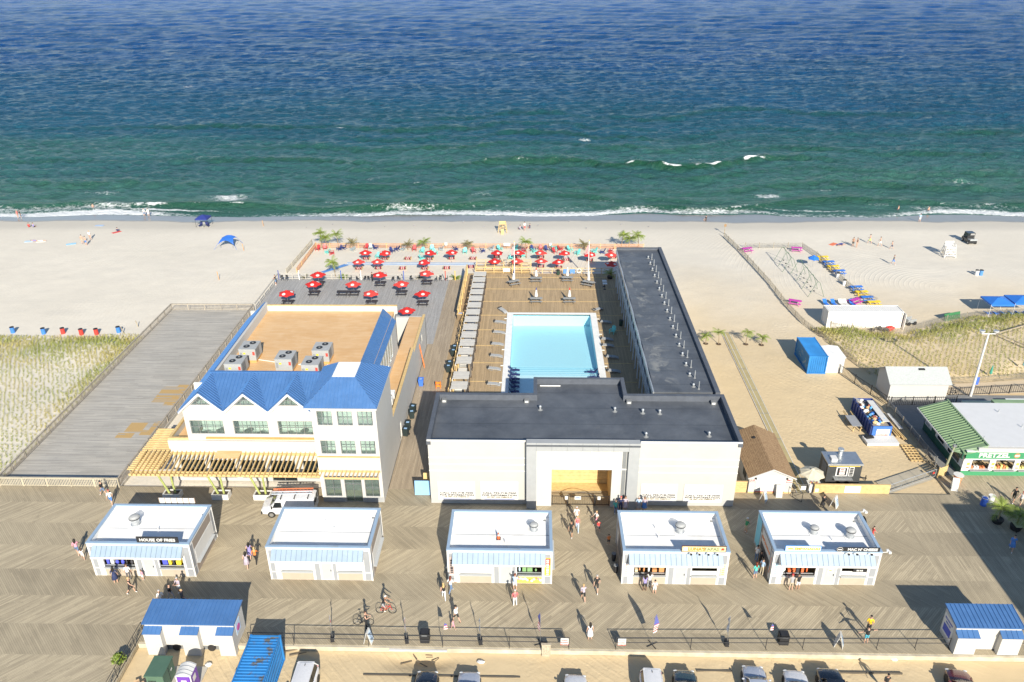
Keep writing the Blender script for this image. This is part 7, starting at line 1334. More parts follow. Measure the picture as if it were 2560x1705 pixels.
for y0, y1, m in ((.6,3.2,M_dglass),(4.0,5.6,M_dglass),(7.4,8.4,M_lgrey)): w2 = P('side_window', MB().box(-.05,-.001,y0,y1,.9,2.2), M_trim, t); P('pane', MB().box(-.06,-.051,y0+.1,y1-.1,1.0,2.1), m, w2)
P('side_door', MB().box(-.05,-.001,6.1,7.0,0,2.15), M_dgr, t); P('far_slope', MB().slab([(9.2,-.1,3.62),(11.2,-.1,3.2),(11.2,8.7,3.2),(9.2,8.7,3.62)],.05), M_gr, t) if 0 else None
P('rear_gutter', MB().box(7.0,W_,8.6,9.3,3.3,3.64), M_gr, t)
for x, y in ((2.2,1.3),(7.3,3.6),(6.4,6.6)): P('roof_pipe', MB().cyl((x,y,3.6),(x,y,3.95),.05,n=7), M_galv, t)
t = thing('wooden_light_post','leaning wooden post with a small lamp beside the pretzel shop','post',(42.9,69.4,0)); P('post', MB().cyl((0,0,0),(.35,0,3.2),.12,.10,8), mt('green_weathered_post',(.30,.31,.20),.85), t); P('lamp_box', MB().ob((.35,0,3.3),(.3,.25,.25)), M_dgrey, t)
t = thing('pretzel_stand','round white table with food picture at the corner of the pretzel shop','table',(43.4,67.6,0)); P('top', MB().lathe([(.45,.95),(.5,.98),(.5,1.02)],16), M_trim, t); P('skirt', MB().lathe([(.32,0),(.42,.9)],14), cm((.62,.25,.12)), t)
for k, (x, y) in enumerate(((55.0,85.9),(56.4,86.0))):
    if k: break
t = thing('picnic_bench_row','pale green bench seat behind the pretzel shop','bench',(52.6,82.2,0)); P('seat', MB().box(-1.9,1.9,-.25,.25,.42,.48), cm((.62,.70,.58)), t); P('backrest', MB().box(-1.9,1.9,.25,.3,.55,.9), cm((.62,.70,.58)), t)
for x in (-1.6,0,1.6): P('leg', MB().box(x-.05,x+.05,-.2,.2,0,.42), M_dgr, t)
t = thing('wooden_cabinet','long pale cabinet with tan doors behind the pretzel shop','cabinet',(57.5,82.6,0)); P('body', MB().box(-1.4,1.4,-.4,.4,0,.85), M_trim, t); P('door', MB().box(.1,1.3,-.42,-.401,.1,.75), cm((.5,.34,.18)), t); P('top', MB().box(-1.45,1.45,-.45,.45,.852,.9), M_cop, t)
t = thing('yellow_machine','yellow ride frame at the right edge behind the pretzel shop','ride',(58.9,74.5,0)); Yl = cm((.78,.48,.03)); P('frame', MB().beam((0,0,0),(1.2,0,2.6),.3,.3).beam((1.4,0,0),(1.2,0,2.6),.3,.3), Yl, t); P('arm', MB().beam((1.2,0,2.5),(3,0,1.8),.25,.25), Yl, t); P('base', MB().box(-.4,2.4,-.6,.6,0,.3), BLK, t)
# light pole
t = thing('floodlight_mast','tall white mast with twin floodlights behind the pretzel shop','mast',(53.2,85.1,0)); P('mast', MB().cyl((0,0,0),(0,0,8.5),.16,.11,10), M_trim, t); P('cross_arm', MB().cyl((-.8,0,8.45),(.8,0,8.45),.06,n=8), M_trim, t)
for s_ in (-1,1): l_ = P('floodlight', MB().lathe([(.1,-.25),(.30,.02),(.32,.12),(.3,.13)],12,(s_*.8,0,8.75)), M_trim, t); P('lens', MB().lathe([(.28,.131),(.0001,.14)],12,(s_*.8,0,8.75)), M_galv, l_)
P('banner', MB().box(.14,.5,-.02,.02,1.6,2.6), cm((.06,.14,.55)), t)
for k, (x, y, c) in enumerate(((57.9,89.9,(.06,.30,.22)),(63.3,92.2,(.18,.42,.48)))): t = thing('closed_beach_umbrella','folded %s beach umbrella behind the cycle path' % ('green' if k == 0 else 'blue-green'),'umbrella',(x,y,-.3),0,'folded umbrellas by the dune'); P('pole', MB().cyl((0,0,0),(.15,0,2.0),.02,n=5), M_alu, t); P('furled_canopy', MB().lathe([(.05,.7),(.18,.85),(.12,1.5),(.03,2.0)],7), cm(c), t)
# bicycles parked at the iron fence come from the bicycle builder below
# playground umbrella, canopies, lifeguard stands, utility cart
umbrella(47.6,128.9,sz(0,128.9),1.0,.3,'small blue umbrella tilted on the playground fence corner',None,MPT['blue'],2.1,False,6)
def canopy(x0, x1, y0, y1, z, h, mat, lab, legs=M_trim):
    t = thing('canopy_tent', lab, 'canopy', ((x0+x1)/2,(y0+y1)/2,z)); a, b_ = (x1-x0)/2, (y1-y0)/2; c = [(-a,-b_),(a,-b_),(a,b_),(-a,b_)]
    for i in range(4): p, q = c[i], c[(i+1)%4]; P('canopy_panel', MB().slab([(*p,h),(*q,h),(q[0]*.08,q[1]*.08,h+.55),(p[0]*.08,p[1]*.08,h+.55)],.02), mat, t); P('valance', MB().beam((*p,h-.12),(*q,h-.12),.02,.24), mat, t); P('leg', MB().cyl((*p,0),(*p,h),.03,n=6), legs, t)
    return t
canopy(67.0,70.4,108.4,111.6,-.3,2.1,MPT['blue'],'bright blue square canopy over a row of loungers, left of the pair'); canopy(70.7,74.4,108.9,112.1,-.3,2.1,MPT['blue'],'bright blue square canopy at the right edge of the beach, right of the pair')
for k in range(6): beachchair(67.5+k*1.15,109.4,math.pi/2+.4,MPT['blue'],'blue lounger under the blue canopies, %s from the left' % NTH[k],'loungers under the blue canopies')
tag(P('green_board', MB().ob((61.4,107.8,.2),(2.9,.08,1.1),.35,-.25), cm((.035,.16,.06))), 'dark green board leaning at the edge of the dune', 'board')
def guard(x, y, rz, mat, lab, s=1.):
    t = thing('lifeguard_stand', lab, 'lifeguard stand', (x,y,sz(x,y)), rz, 'lifeguard stands', s)
    for sx in (-1,1):
        P('front_leg', MB().beam((sx*1.0,-.9,0),(sx*.7,-.5,2.3),.1,.12), mat, t); P('rear_leg', MB().beam((sx*1.0,1.0,0),(sx*.7,.5,2.3),.1,.12), mat, t); P('side_brace', MB().beam((sx*.95,-.8,.3),(sx*.75,.55,1.9),.06,.1), mat, t)
        P('arm', MB().box(sx*.7-.05,sx*.7+.05,-.5,.5,2.3,2.38), mat, t)
    for z, y_ in ((.4,-.84),(.85,-.76),(1.3,-.68),(1.75,-.6)): P('rung', MB().box(-.9+.1*z,.9-.1*z,y_-.04,y_+.04,z-.06,z+.06), mat, t)
    P('cross_brace', MB().beam((-.95,-.86,.2),(.75,-.58,1.9),.05,.1).beam((.95,-.87,.2),(-.75,-.59,1.9),.05,.1), mat, t); P('seat', MB().box(-.75,.75,-.5,.4,1.85,1.92), mat, t); P('backrest', MB().box(-.75,.75,.42,.5,1.95,2.7), mat, t); P('ramp', MB().beam((0,1.0,1.0),(0,2.2,0),.7,.06), mat, t)
guard(73.2,134.8,0,M_trim,'white lifeguard stand on the right beach'); guard(-6.2,148.6,math.pi,M_newwood,'yellow wooden lifeguard stand beyond the club fence',.85)
t = thing('utility_cart','black beach utility cart with roof, parked on the right beach','vehicle',(80.6,142.5,sz(0,142.5)),.05)
Mk = mt('black_cart_paint',(.02,.022,.024),.3,coat=.5); P('body', MB().prism([(-.7,-1.3,.35),(-.7,-1.3,.8),(-.7,-.2,.85),(-.7,.6,.85),(-.7,1.2,.95),(-.7,1.4,.8),(-.7,1.4,.35)],(1.4,0,0)), Mk, t); P('cargo_bed', MB().box(-.62,.62,-1.35,-.4,.82,.9).box(-.66,.66,-1.42,-1.35,.8,1.12), M_galv, t); P('seat', MB().box(-.6,.6,-.15,.35,.85,1.05).box(-.6,.6,-.25,-.15,.85,1.45), BLK, t); P('roof', MB().box(-.68,.68,-.35,.95,1.85,1.92), Mk, t)
for sx in (-1,1):
    P('roof_post', MB().beam((sx*.64,-.3,.85),(sx*.64,-.3,1.85),.05,.05), Mk, t); P('roof_post', MB().beam((sx*.64,1.1,.9),(sx*.64,.85,1.85),.05,.05), Mk, t)
    for y in (-.95,1.0): wv = P('wheel', MB().lathe([(.1,-.12),(.3,-.12),(.33,0),(.3,.12),(.1,.12)],14,(sx*.66,y,.33),'X'), BLK, t); P('rim', MB().lathe([(.16,-.13),(.16,.13)],10,(sx*.66,y,.33),'X'), M_galv, wv)
P('windscreen', MB().slab([(-.6,1.08,.95),(.6,1.08,.95),(.6,.88,1.8),(-.6,.88,1.8)],.015), M_dglass, t)
# beach shelters on the left
Mbc = mt('navy_canopy',(.02,.035,.20),.7); Mb2 = mt('royal_blue_cloth',(.03,.15,.55),.7)
t = canopy(-67.9,-65.5,151.5,153.9,sz(0,152.5),1.75,Mbc,'navy square beach canopy near the water on the left beach',M_black)
for k in range(3): beachchair(-67.2+.7*k,152.2,.3*k,(M_navy,M_greyw,M_navy)[k],'folding chair in the shade of the navy canopy, %s from the left' % NTH[k],'chairs under the navy canopy')
t = thing('beach_sunshade','royal blue stretched beach sunshade with angled poles on the left beach','sunshade',(-57,139.3,sz(0,139.3))); m = MB(); N = 6; V = []
for i in range(N+1):
    for j in range(N+1): u_, v_ = i/N*2-1, j/N*2-1; pinch = 1-.22*(1-max(abs(u_),abs(v_))**2)*(abs(u_)+abs(v_)>1); V.append((u_*1.45*(1-.25*(1-abs(v_))*abs(u_)), v_*1.3*(1-.25*(1-abs(u_))*abs(v_)), 1.75+.2*v_-.55*(u_*u_*v_*v_)-.15*u_*u_))
m.add(V,[(i*(N+1)+j,(i+1)*(N+1)+j,(i+1)*(N+1)+j+1,i*(N+1)+j+1) for i in range(N) for j in range(N)]); P('sheet', m, Mb2, t)
for sx in (-1,1):
    for sy in (-1,1): P('guy_rope', MB().cyl((sx*1.4,sy*1.25,1.2),(sx*2.1,sy*1.8,0),.02,n=4), Mb2, t); P('pole', MB().cyl((sx*1.1,sy*1.0,0),(sx*1.3,sy*1.15,1.35),.025,n=5), M_alu, t)
for k, (x, y, h) in enumerate(((-54.6,152.5,1.2),(-53.4,137,1.4),(-52.6,122.1,1.5))): tag(P('boundary_stake', MB().cyl((x,y,sz(x,y)),(x-.12,y,sz(x,y)+h),.045,n=6), cm((.62,.30,.08))), 'orange boundary stake on the left beach, %s from the water' % NTH[k], 'stake', 'orange stakes on the left beach')
for k, (x, y) in enumerate(((-58.1,103.9),(-59.3,101.8))): tag(P('driftwood_post', MB().cyl((x,y,-.3),(x-.15,y,.75),.06,n=6), M_fascia), 'weathered post beside the pier corner, %s' % ('farther' if k == 0 else 'nearer'), 'post', 'posts by the pier corner')
# ---------------------------------------------------------------- dune grass (uncountable)
def grassmat():
    t = NT('dune_grass_blades'); p = t.pos(); n = t.noise(p, .16, 4, .6); c = t.mix(t.ramp(n, .42, .58), (.43,.39,.115), (.25,.31,.04)); n2 = t.noise(p, 2.2, 3); return t.out(t.mix(t.ramp(n2, .3, .7, 0., .5), c, (.52,.44,.24)), .8)
M_grass = grassmat()
def inpoly(x, y, poly):
    r = False; j = len(poly)-1
    for i in range(len(poly)):
        if (poly[i][1] > y) != (poly[j][1] > y) and x < (poly[j][0]-poly[i][0])*(y-poly[i][1])/(poly[j][1]-poly[i][1])+poly[i][0]: r = not r
        j = i
    return r
def grass(name, label, poly, sp, dense, zf, seed, nb=9):
    r = random.Random(seed); V = []; F = []; x0, x1 = min(p[0] for p in poly), max(p[0] for p in poly); y0, y1 = min(p[1] for p in poly), max(p[1] for p in poly); row = 0; y = y0
    while y < y1:
        x = x0+(row%2)*sp/2
        while x < x1:
            px, py = x+r.uniform(-.10,.10), y+r.uniform(-.10,.10)
            if inpoly(px, py, poly) and r.random() < .95:
                k = dense(px, py); n = max(3,int(nb*(.6+k))); z = zf(px, py)
                for _ in range(n):
                    a = r.uniform(0,6.283); l = r.uniform(.22,.45)*(.7+.8*k); s_ = r.uniform(.02,.14)*(.7+k); bx, by = px+s_*math.cos(a), py+s_*math.sin(a); b = len(V); w_ = r.uniform(.012,.024)
                    tx, ty = bx+l*.45*math.cos(a)-.05, by+l*.45*math.sin(a)+.03; V += [(bx-w_*math.sin(a),by+w_*math.cos(a),z),(bx+w_*math.sin(a),by-w_*math.cos(a),z),((bx+tx)/2+w_*.6*math.sin(a),(by+ty)/2-w_*.6*math.cos(a),z+l*.65),(tx,ty,z+l*.85),((bx+tx)/2-w_*.6*math.sin(a),(by+ty)/2+w_*.6*math.cos(a),z+l*.65)]; F.append((b,b+1,b+2,b+3,b+4))
            x += sp
        y += sp*.87; row += 1
    me = bpy.data.meshes.new(name); me.from_pydata(V,[],F); me.materials.append(M_grass); o = link(name, me); o['kind'] = 'stuff'; tag(o, label, 'grass'); return o
gzd = lambda x, y: -.34+.55*math.exp(-((y-84)/16)**2)+.1*math.sin(x*.3)
def dune(name, poly_fn, xs, ys, zf, mat):
    o = grid(name, xs, ys, np.vectorize(zf), mat); o['kind'] = 'structure'; return o
zl = lambda x, y: -.62 + min(1, max(0,(101.3-y)/3))*min(1,max(0,(y-65.6)/2+.2))*(.42+.16*math.sin(x*.35+1)*math.sin(y*.3))
dune('left_dune', None, np.arange(-100,-55.3,.9), np.arange(65.7,102,.9), zl, M_sand)
RP = [(42.7,92.9),(41.2,98.6),(39.8,104.3),(42.8,104.4),(48.2,102.9),(52.3,102.3),(55.9,104.2),(60.2,106.5),(67,108.6),(74,109.2),(80,109),(80,98),(63.2,91.5),(62.3,90.3),(52,88.9),(46,89.2),(43.6,90.4)]
def zr_(x, y):
    d = min(math.hypot(x-a, y-b_) for a, b_ in RP); ins = inpoly(x, y, RP); return -.6 + (min(1,(d+.6)/3.2)*.75 if ins else max(0,.3-d*.5))
dune('right_dune', None, np.arange(38,80,.9), np.arange(87,111,.9), zr_, M_sand)
grass('dune_grass','planted dune grass left of the grey pier',[(-84,65.9),(-55.6,65.9),(-55.6,100.9),(-58.5,101.6),(-64,100.8),(-88,100.6)],.56,lambda x,y: max(0,(y-90)/10)*.75+ (.5 if x > -58.5 else 0)*max(0,1-abs(y-88)/14)+.12,zl,1,13)
grass('dune_grass','planted dune grass round the white container on the right',RP,.60,lambda x,y: max(0,1-min(abs(y-(102.5 if x < 55 else 102+ (x-55)*.35)),9)/5)*.75+max(0,1-(x-40)/7)*.35+.1,zr_,2,13)
struct('mini_golf_pad', MB().add([(64.4,101.2,-.1),(66,96,-.1),(69,91.8,-.1),(85,91.8,-.1),(85,108,-.1),(72,105.5,-.1)],[(0,1,2,3,4,5)]), mt('tan_pad',(.52,.38,.20),.9,var=.06))
slatfence('pad_rail','wooden rail round the tan pad at the right edge',(69.2,91.6),(64.4,101.2),.8,M_fascia,2.2,4.,.06,.03,(.5,.95),z0=-.1)
slatfence('pad_rail','wooden rail at the sea side of the tan pad',(64.4,101.2),(76,107),.8,M_fascia,2.2,4.,.06,.03,(.5,.95),z0=-.1)
# potted palms and tables on the right boardwalk
for x, y, h, l in ((44.3,61.4,1.7,'potted palm nearest the barrels at the right edge of the boardwalk'),(45.5,60.4,1.6,'potted palm second from the barrels at the right edge'),(46.9,59.9,1.6,'potted palm third from the barrels at the right edge'),(46.4,56.4,1.4,'potted palm nearest the camera at the right edge')): palm(x,y,0,h,l,'potted palms at the right edge',18,0,1.0,.05,pot=True)
for k, (x, y, w_) in enumerate(((46.2,60.2,2.2),(47.6,57.4,2.6),(48.4,54.6,2.6))): t = thing('cafe_table','pale green rectangular cafe table among the potted palms, %s from the shop' % NTH[k],'table',(x,y,0),0,'cafe tables at the right edge'); P('top', MB().box(-w_/2,w_/2,-.45,.45,.72,.76), mt('pale_green_top',(.45,.47,.28),.6), t); [P('leg', MB().cyl((sx*w_*.4,sy*.35,0),(sx*w_*.4,sy*.35,.72),.03,n=5), M_black, t) for sx in (-1,1) for sy in (-1,1)]
# a tall shop just outside the right edge, the one that shades the boardwalk there
t = thing('neighbour_building','tall cream amusement building standing just right of the boardwalk trailer','building',(54,34,0)); P('wall', MB().box(-8.1,8,-9,9.5,-.5,11.6), M_beige, t); P('roof', MB().box(-8.2,8.1,-9.1,9.6,11.602,11.8), M_memb, t)
for k in range(4): P('window', MB().box(-8.13,-8.101,-6+k*3.6,-4+k*3.6,2,4), M_dglass, t)
# ---------------------------------------------------------------- cars
M_tyre = mt('tyre_rubber',(.018,.018,.018),.85); M_rim = mt('alloy_rim',(.45,.46,.47),.35,metal=.8); M_cglass = mt('car_glass',(.012,.016,.018),.05,var=.1,spec=.8); M_lamp = mt('lamp_glass',(.55,.56,.56),.12); M_tail = mt('tail_lamp',(.35,.012,.012),.2); M_plas = mt('black_car_plastic',(.02,.02,.02),.6)
def paint(name, c): 
    return mt('paint_'+name, c, .28, var=.03, coat=1., spec=.6)
def car(x, y, rz, kind, col, label, z=-.5):
    t = thing('parked_car', label, 'car', (x,y,z), rz, 'cars parked in the sandy lot'); suv = kind == 'suv'; L, W = (4.3,.88) if not suv else (4.25,.89); zs = .90 if not suv else 1.02; zt = 1.40 if not suv else 1.66
    # lower body: loft of sections from nose (+Y) to tail
    if not suv: ST = [(.50,.62,.34,.58),(.485,.80,.26,.66),(.44,.93,.20,.72),(.36,.99,.18,.80),(.22,1.,.18,.88),(.16,1.,.18,.90),(-.10,1.,.18,.91),(-.28,1.,.18,.92),(-.36,.99,.18,.93),(-.44,.95,.2,.92),(-.485,.86,.28,.86),(-.5,.74,.36,.74)]
    else: ST = [(.50,.70,.38,.74),(.485,.86,.30,.84),(.44,.95,.24,.92),(.36,.99,.22,.98),(.26,1.,.22,1.02),(.16,1.,.22,1.03),(-.10,1.,.22,1.03),(-.3,1.,.22,1.03),(-.42,.98,.22,1.03),(-.475,.94,.28,1.02),(-.495,.88,.34,.98),(-.5,.80,.4,.9)]
    V = []; n = 9
    for s_, wf, zb, zh in ST:
        w_ = W*wf; zsd = min(zh-.03, zs-.02)
        ring = [(-w_*.88,zb),(-w_,zb+.12),(-w_*1.0,(zb+zsd)/2),(-w_*.965,zsd-.04),(-w_*.86,zh-.01),(-w_*.45,zh+.025),(0,zh+.035)]; ring += [(-a,b_) for a, b_ in reversed(ring[:-1])]
        V += [(a, s_*L, b_) for a, b_ in ring]
    k = 13; m = MB(); N = len(ST); m.add(V, [(j*k+i, j*k+i+1, (j+1)*k+i+1, (j+1)*k+i) for j in range(N-1) for i in range(k-1)]+[tuple(range(k)), tuple(reversed(range((N-1)*k, N*k)))]); P('body', m, col, t, smooth=True)
    # greenhouse
    if not suv: c0, r0, r1, c1 = .20*L, .05*L, -.20*L, -.37*L
    else: c0, r0, r1, c1 = .22*L, .09*L, -.40*L, -.48*L
    wb, wt = W*.90, W*.70; zb = zs+(.0 if not suv else .0)
    RV = []; q = 7; ys = [r0+(r1-r0)*i/5 for i in range(6)]
    for i, yy in enumerate(ys):
        e = .035*math.sin(math.pi*(i+.6)/6.2)
        for j in range(q): u_ = -1+2*j/(q-1); RV.append((wt*1.03*u_, yy, zt+e-.05*u_**4+.02*(1-u_*u_)))
    m = MB(); m.add(RV, [(i*q+j,i*q+j+1,(i+1)*q+j+1,(i+1)*q+j) for i in range(5) for j in range(q-1)]); m.add([(a,b_,c-.04) for a,b_,c in RV], [(i*q+j,(i+1)*q+j,(i+1)*q+j+1,i*q+j+1) for i in range(5) for j in range(q-1)]); P('roof', m, col, t, smooth=True)
    P('windscreen', MB().add([(-wb*.93,c0,zb),(0,c0+.10,zb+.0),(wb*.93,c0,zb),(wt*.97,r0,zt-.02),(0,r0+.05,zt+.01),(-wt*.97,r0,zt-.02)],[(0,1,4,5),(1,2,3,4)]), M_cglass, t); P('rear_window', MB().add([(-wb*.92,c1,zb+(.04 if suv else 0)),(0,c1-.06,zb+.02),(wb*.92,c1,zb+(.04 if suv else 0)),(wt*.97,r1,zt-.02),(0,r1-.04,zt+.01),(-wt*.97,r1,zt-.02)],[(1,0,5,4),(2,1,4,3)]), M_cglass, t)
    mid = (c0+c1)/2-.05
    for s_ in (-1,1):
        for ya, yb, ta, tb in ((c0-.25,mid+.04,r0-.08,mid+.04),(mid-.04,c1+.22,mid-.04,r1+.08)): P('side_window', MB().poly((s_*wb*.97,ya,zb+.02),(s_*wb*.97,yb,zb+.02),(s_*wt*1.0,tb,zt-.05),(s_*wt*1.0,ta,zt-.05)), M_cglass, t)
        P('pillar', MB().beam((s_*wb*.95,c0,zb),(s_*wt,r0,zt-.02),.07,.06), col, t); P('pillar', MB().beam((s_*wb*.95,c1,zb),(s_*wt,r1,zt-.02),.10,.08), col, t); P('pillar', MB().beam((s_*wb*.96,mid,zb),(s_*wt,mid,zt-.03),.06,.06), M_plas, t); P('roof_rail', MB().beam((s_*wt*1.0,r0,zt-.035),(s_*wt*1.0,r1,zt-.035),.06,.06), col, t)
        mr = P('mirror', MB().blob((s_*(W+.10),c0-.30,zs+.10),(.11,.07,.075),7,.03), col, t); 
        for yy in (.31*L,-.30*L):
            wl = P('wheel', MB().lathe([(.2,-.1),(.29,-.1),(.325,-.07),(.325,.07),(.29,.1),(.2,.1)],18,(s_*(W-.10),yy,.325),'X'), M_tyre, t); P('rim', MB().lathe([(.205,-.09),(.205,.09),(.06,.10)],12,(s_*(W-.10),yy,.325),'X'), M_rim, wl)
            P('wheel_arch', MB().lathe([(.33,-.02),(.40,-.02),(.40,.015),(.33,.015)],18,(s_*W*.995,yy,.34),'X'), M_plas, t)
        P('headlight', MB().blob((s_*W*.72,.478*L,.62 if not suv else .78),(.17,.10,.07),8,.02), M_lamp, t); P('tail_light', MB().blob((s_*W*.76,-.475*L,.80 if not suv else .95),(.15,.09,.09),8,.02), M_tail, t)
    P('front_grille', MB().box(-.38,.38,.495*L,.503*L,.36,.56), M_plas, t); P('rear_bumper', MB().box(-W*.8,W*.8,-.505*L,-.49*L,.34,.5), M_plas, t); P('number_plate', MB().box(-.22,.22,-.512*L,-.506*L,.62,.74), M_trim, t)
    P('door_line', MB().box(-W-.002,-W+.01,mid-.01,mid+.01,.3,.85).box(W-.01,W+.002,mid-.01,mid+.01,.3,.85), M_plas, t); P('aerial', MB().prism([(-.02,r1+.35,zt+.03),(.02,r1+.35,zt+.03),(.02,r1+.2,zt+.03),(-.02,r1+.2,zt+.03)],(0,-.04,.06)), M_plas, t)
    if suv: P('rear_spoiler', MB().box(-wt,wt,r1-.14,r1+.02,zt-.05,zt-.01), col, t)
    return t
CW, CS = paint('white',(.62,.62,.63)), paint('silver',(.36,.39,.46))
for x, yf, rz, k, c, l in ((-17.15,43.0,math.pi,'suv',CW,'white hatchback with rear spoiler, right of the blue shipping container'),(-7.95,42.85,0,'sedan',paint('black',(.012,.016,.024)),'black car parked below the hollow at the boardwalk edge'),(-4.75,42.85,0,'sedan',CS,'silver-blue car parked beside the black car left of centre'),(3.2,42.75,-.05,'sedan',CW,'white car parked alone near the centre of the lot'),(8.9,42.9,math.pi-.04,'suv',CW,'white sport utility car parked right of the railing gap'),(11.5,43.35,-.03,'sedan',paint('teal',(.03,.055,.06)),'dark teal car beside the white sport utility car'),(16.75,43.85,-.06,'sedan',CS,'silver car with lit windscreen in the right half of the lot'),(19.75,43.5,-.08,'sedan',CW,'white round-nosed car left of the black van'),(22.35,43.6,-.05,'suv',paint('black2',(.01,.012,.018)),'large black sport utility car right of the white round car'),(32.0,43.85,-.12,'sedan',paint('maroon',(.10,.008,.012)),'maroon car parked in front of the right trailer')):
    car(x, yf-2.12, rz, k, c, l)
# white work van with ladders
t = thing('work_van','white work van with ladders on its roof behind the closed kiosk','van',(-23.75,61.9,0),R(93)); m = MB(); ST = [(2.6,.80,.42,.95),(2.5,.93,.35,1.05),(2.0,.98,.3,1.18),(1.75,1.,.3,1.25),(1.1,1.,.3,1.95),(.9,1.,.3,2.0),(-2.3,1.,.3,2.0),(-2.55,.98,.35,1.95)]; V = []; W = .98
for s_, wf, zb, zh in ST:
    w_ = W*wf; ring = [(-w_*.9,zb),(-w_,zb+.12),(-w_,min(zh-.1,1.1)),(-w_*(.98 if zh < 1.5 else .88),zh-.08),(-w_*.7,zh),(0,zh+.03)]; ring += [(-a,b_) for a,b_ in reversed(ring[:-1])]; V += [(a,s_,b_) for a,b_ in ring]
k = 11; m.add(V,[(j*k+i,j*k+i+1,(j+1)*k+i+1,(j+1)*k+i) for j in range(len(ST)-1) for i in range(k-1)]+[tuple(range(k)),tuple(reversed(range((len(ST)-1)*k,len(ST)*k)))]); P('body', m, CW, t, smooth=False)
P('windscreen', MB().slab([(-.78,1.74,1.30),(.78,1.74,1.30),(.74,1.16,1.93),(-.74,1.16,1.93)],.02), M_cglass, t)
for s_ in (-1,1):
    P('side_window', MB().slab([(s_*.99,1.45,1.2),(s_*.99,.55,1.2),(s_*.90,.6,1.75),(s_*.90,1.2,1.75)] if s_ > 0 else [(s_*.99,.55,1.2),(s_*.99,1.45,1.2),(s_*.90,1.2,1.75),(s_*.90,.6,1.75)],.015), M_cglass, t); P('mirror', MB().ob((s_*1.12,1.5,1.3),(.16,.1,.24)), M_plas, t); P('headlight', MB().box(s_*.7-.16,s_*.7+.16,2.5,2.61,.72,.92), M_lamp, t)
    for y in (1.65,-1.55): wl = P('wheel', MB().lathe([(.2,-.12),(.34,-.12),(.37,-.08),(.37,.08),(.34,.12),(.2,.12)],18,(s_*.90,y,.37),'X'), M_tyre, t); P('rim', MB().lathe([(.21,-.125),(.21,.125),(.05,.13)],12,(s_*.90,y,.37),'X'), M_rim, wl)
for y in (.6,-.7,-2.0): P('roof_rack_bar', MB().box(-.85,.85,y-.04,y+.04,2.12,2.18).box(-.8,-.74,y-.04,y+.04,2.0,2.12).box(.74,.8,y-.04,y+.04,2.0,2.12), M_plas, t)
P('front_bumper', MB().box(-.9,.9,2.58,2.68,.4,.62), M_plas, t); P('rear_door_glass', MB().box(-.7,.7,-2.57,-2.552,1.25,1.75), M_cglass, t)
for i, (x, c) in enumerate(((.45,(.62,.18,.08)),(.0,(.45,.50,.56)))):
    t2 = thing('roof_ladder', ('orange','grey')[i]+' ladder strapped to the roof of the white work van','ladder',(-23.75,61.9,2.19),R(93),'ladders on the van roof')
    for s_ in (-.18,.18): P('rail', MB().box(x+s_-.03,x+s_+.03,-2.3,1.6,0,.09), cm(c), t2)
    for j in range(11): P('rung', MB().box(x-.15,x+.15,-2.1+j*.34,-2.06+j*.34,.03,.06), cm(c), t2)
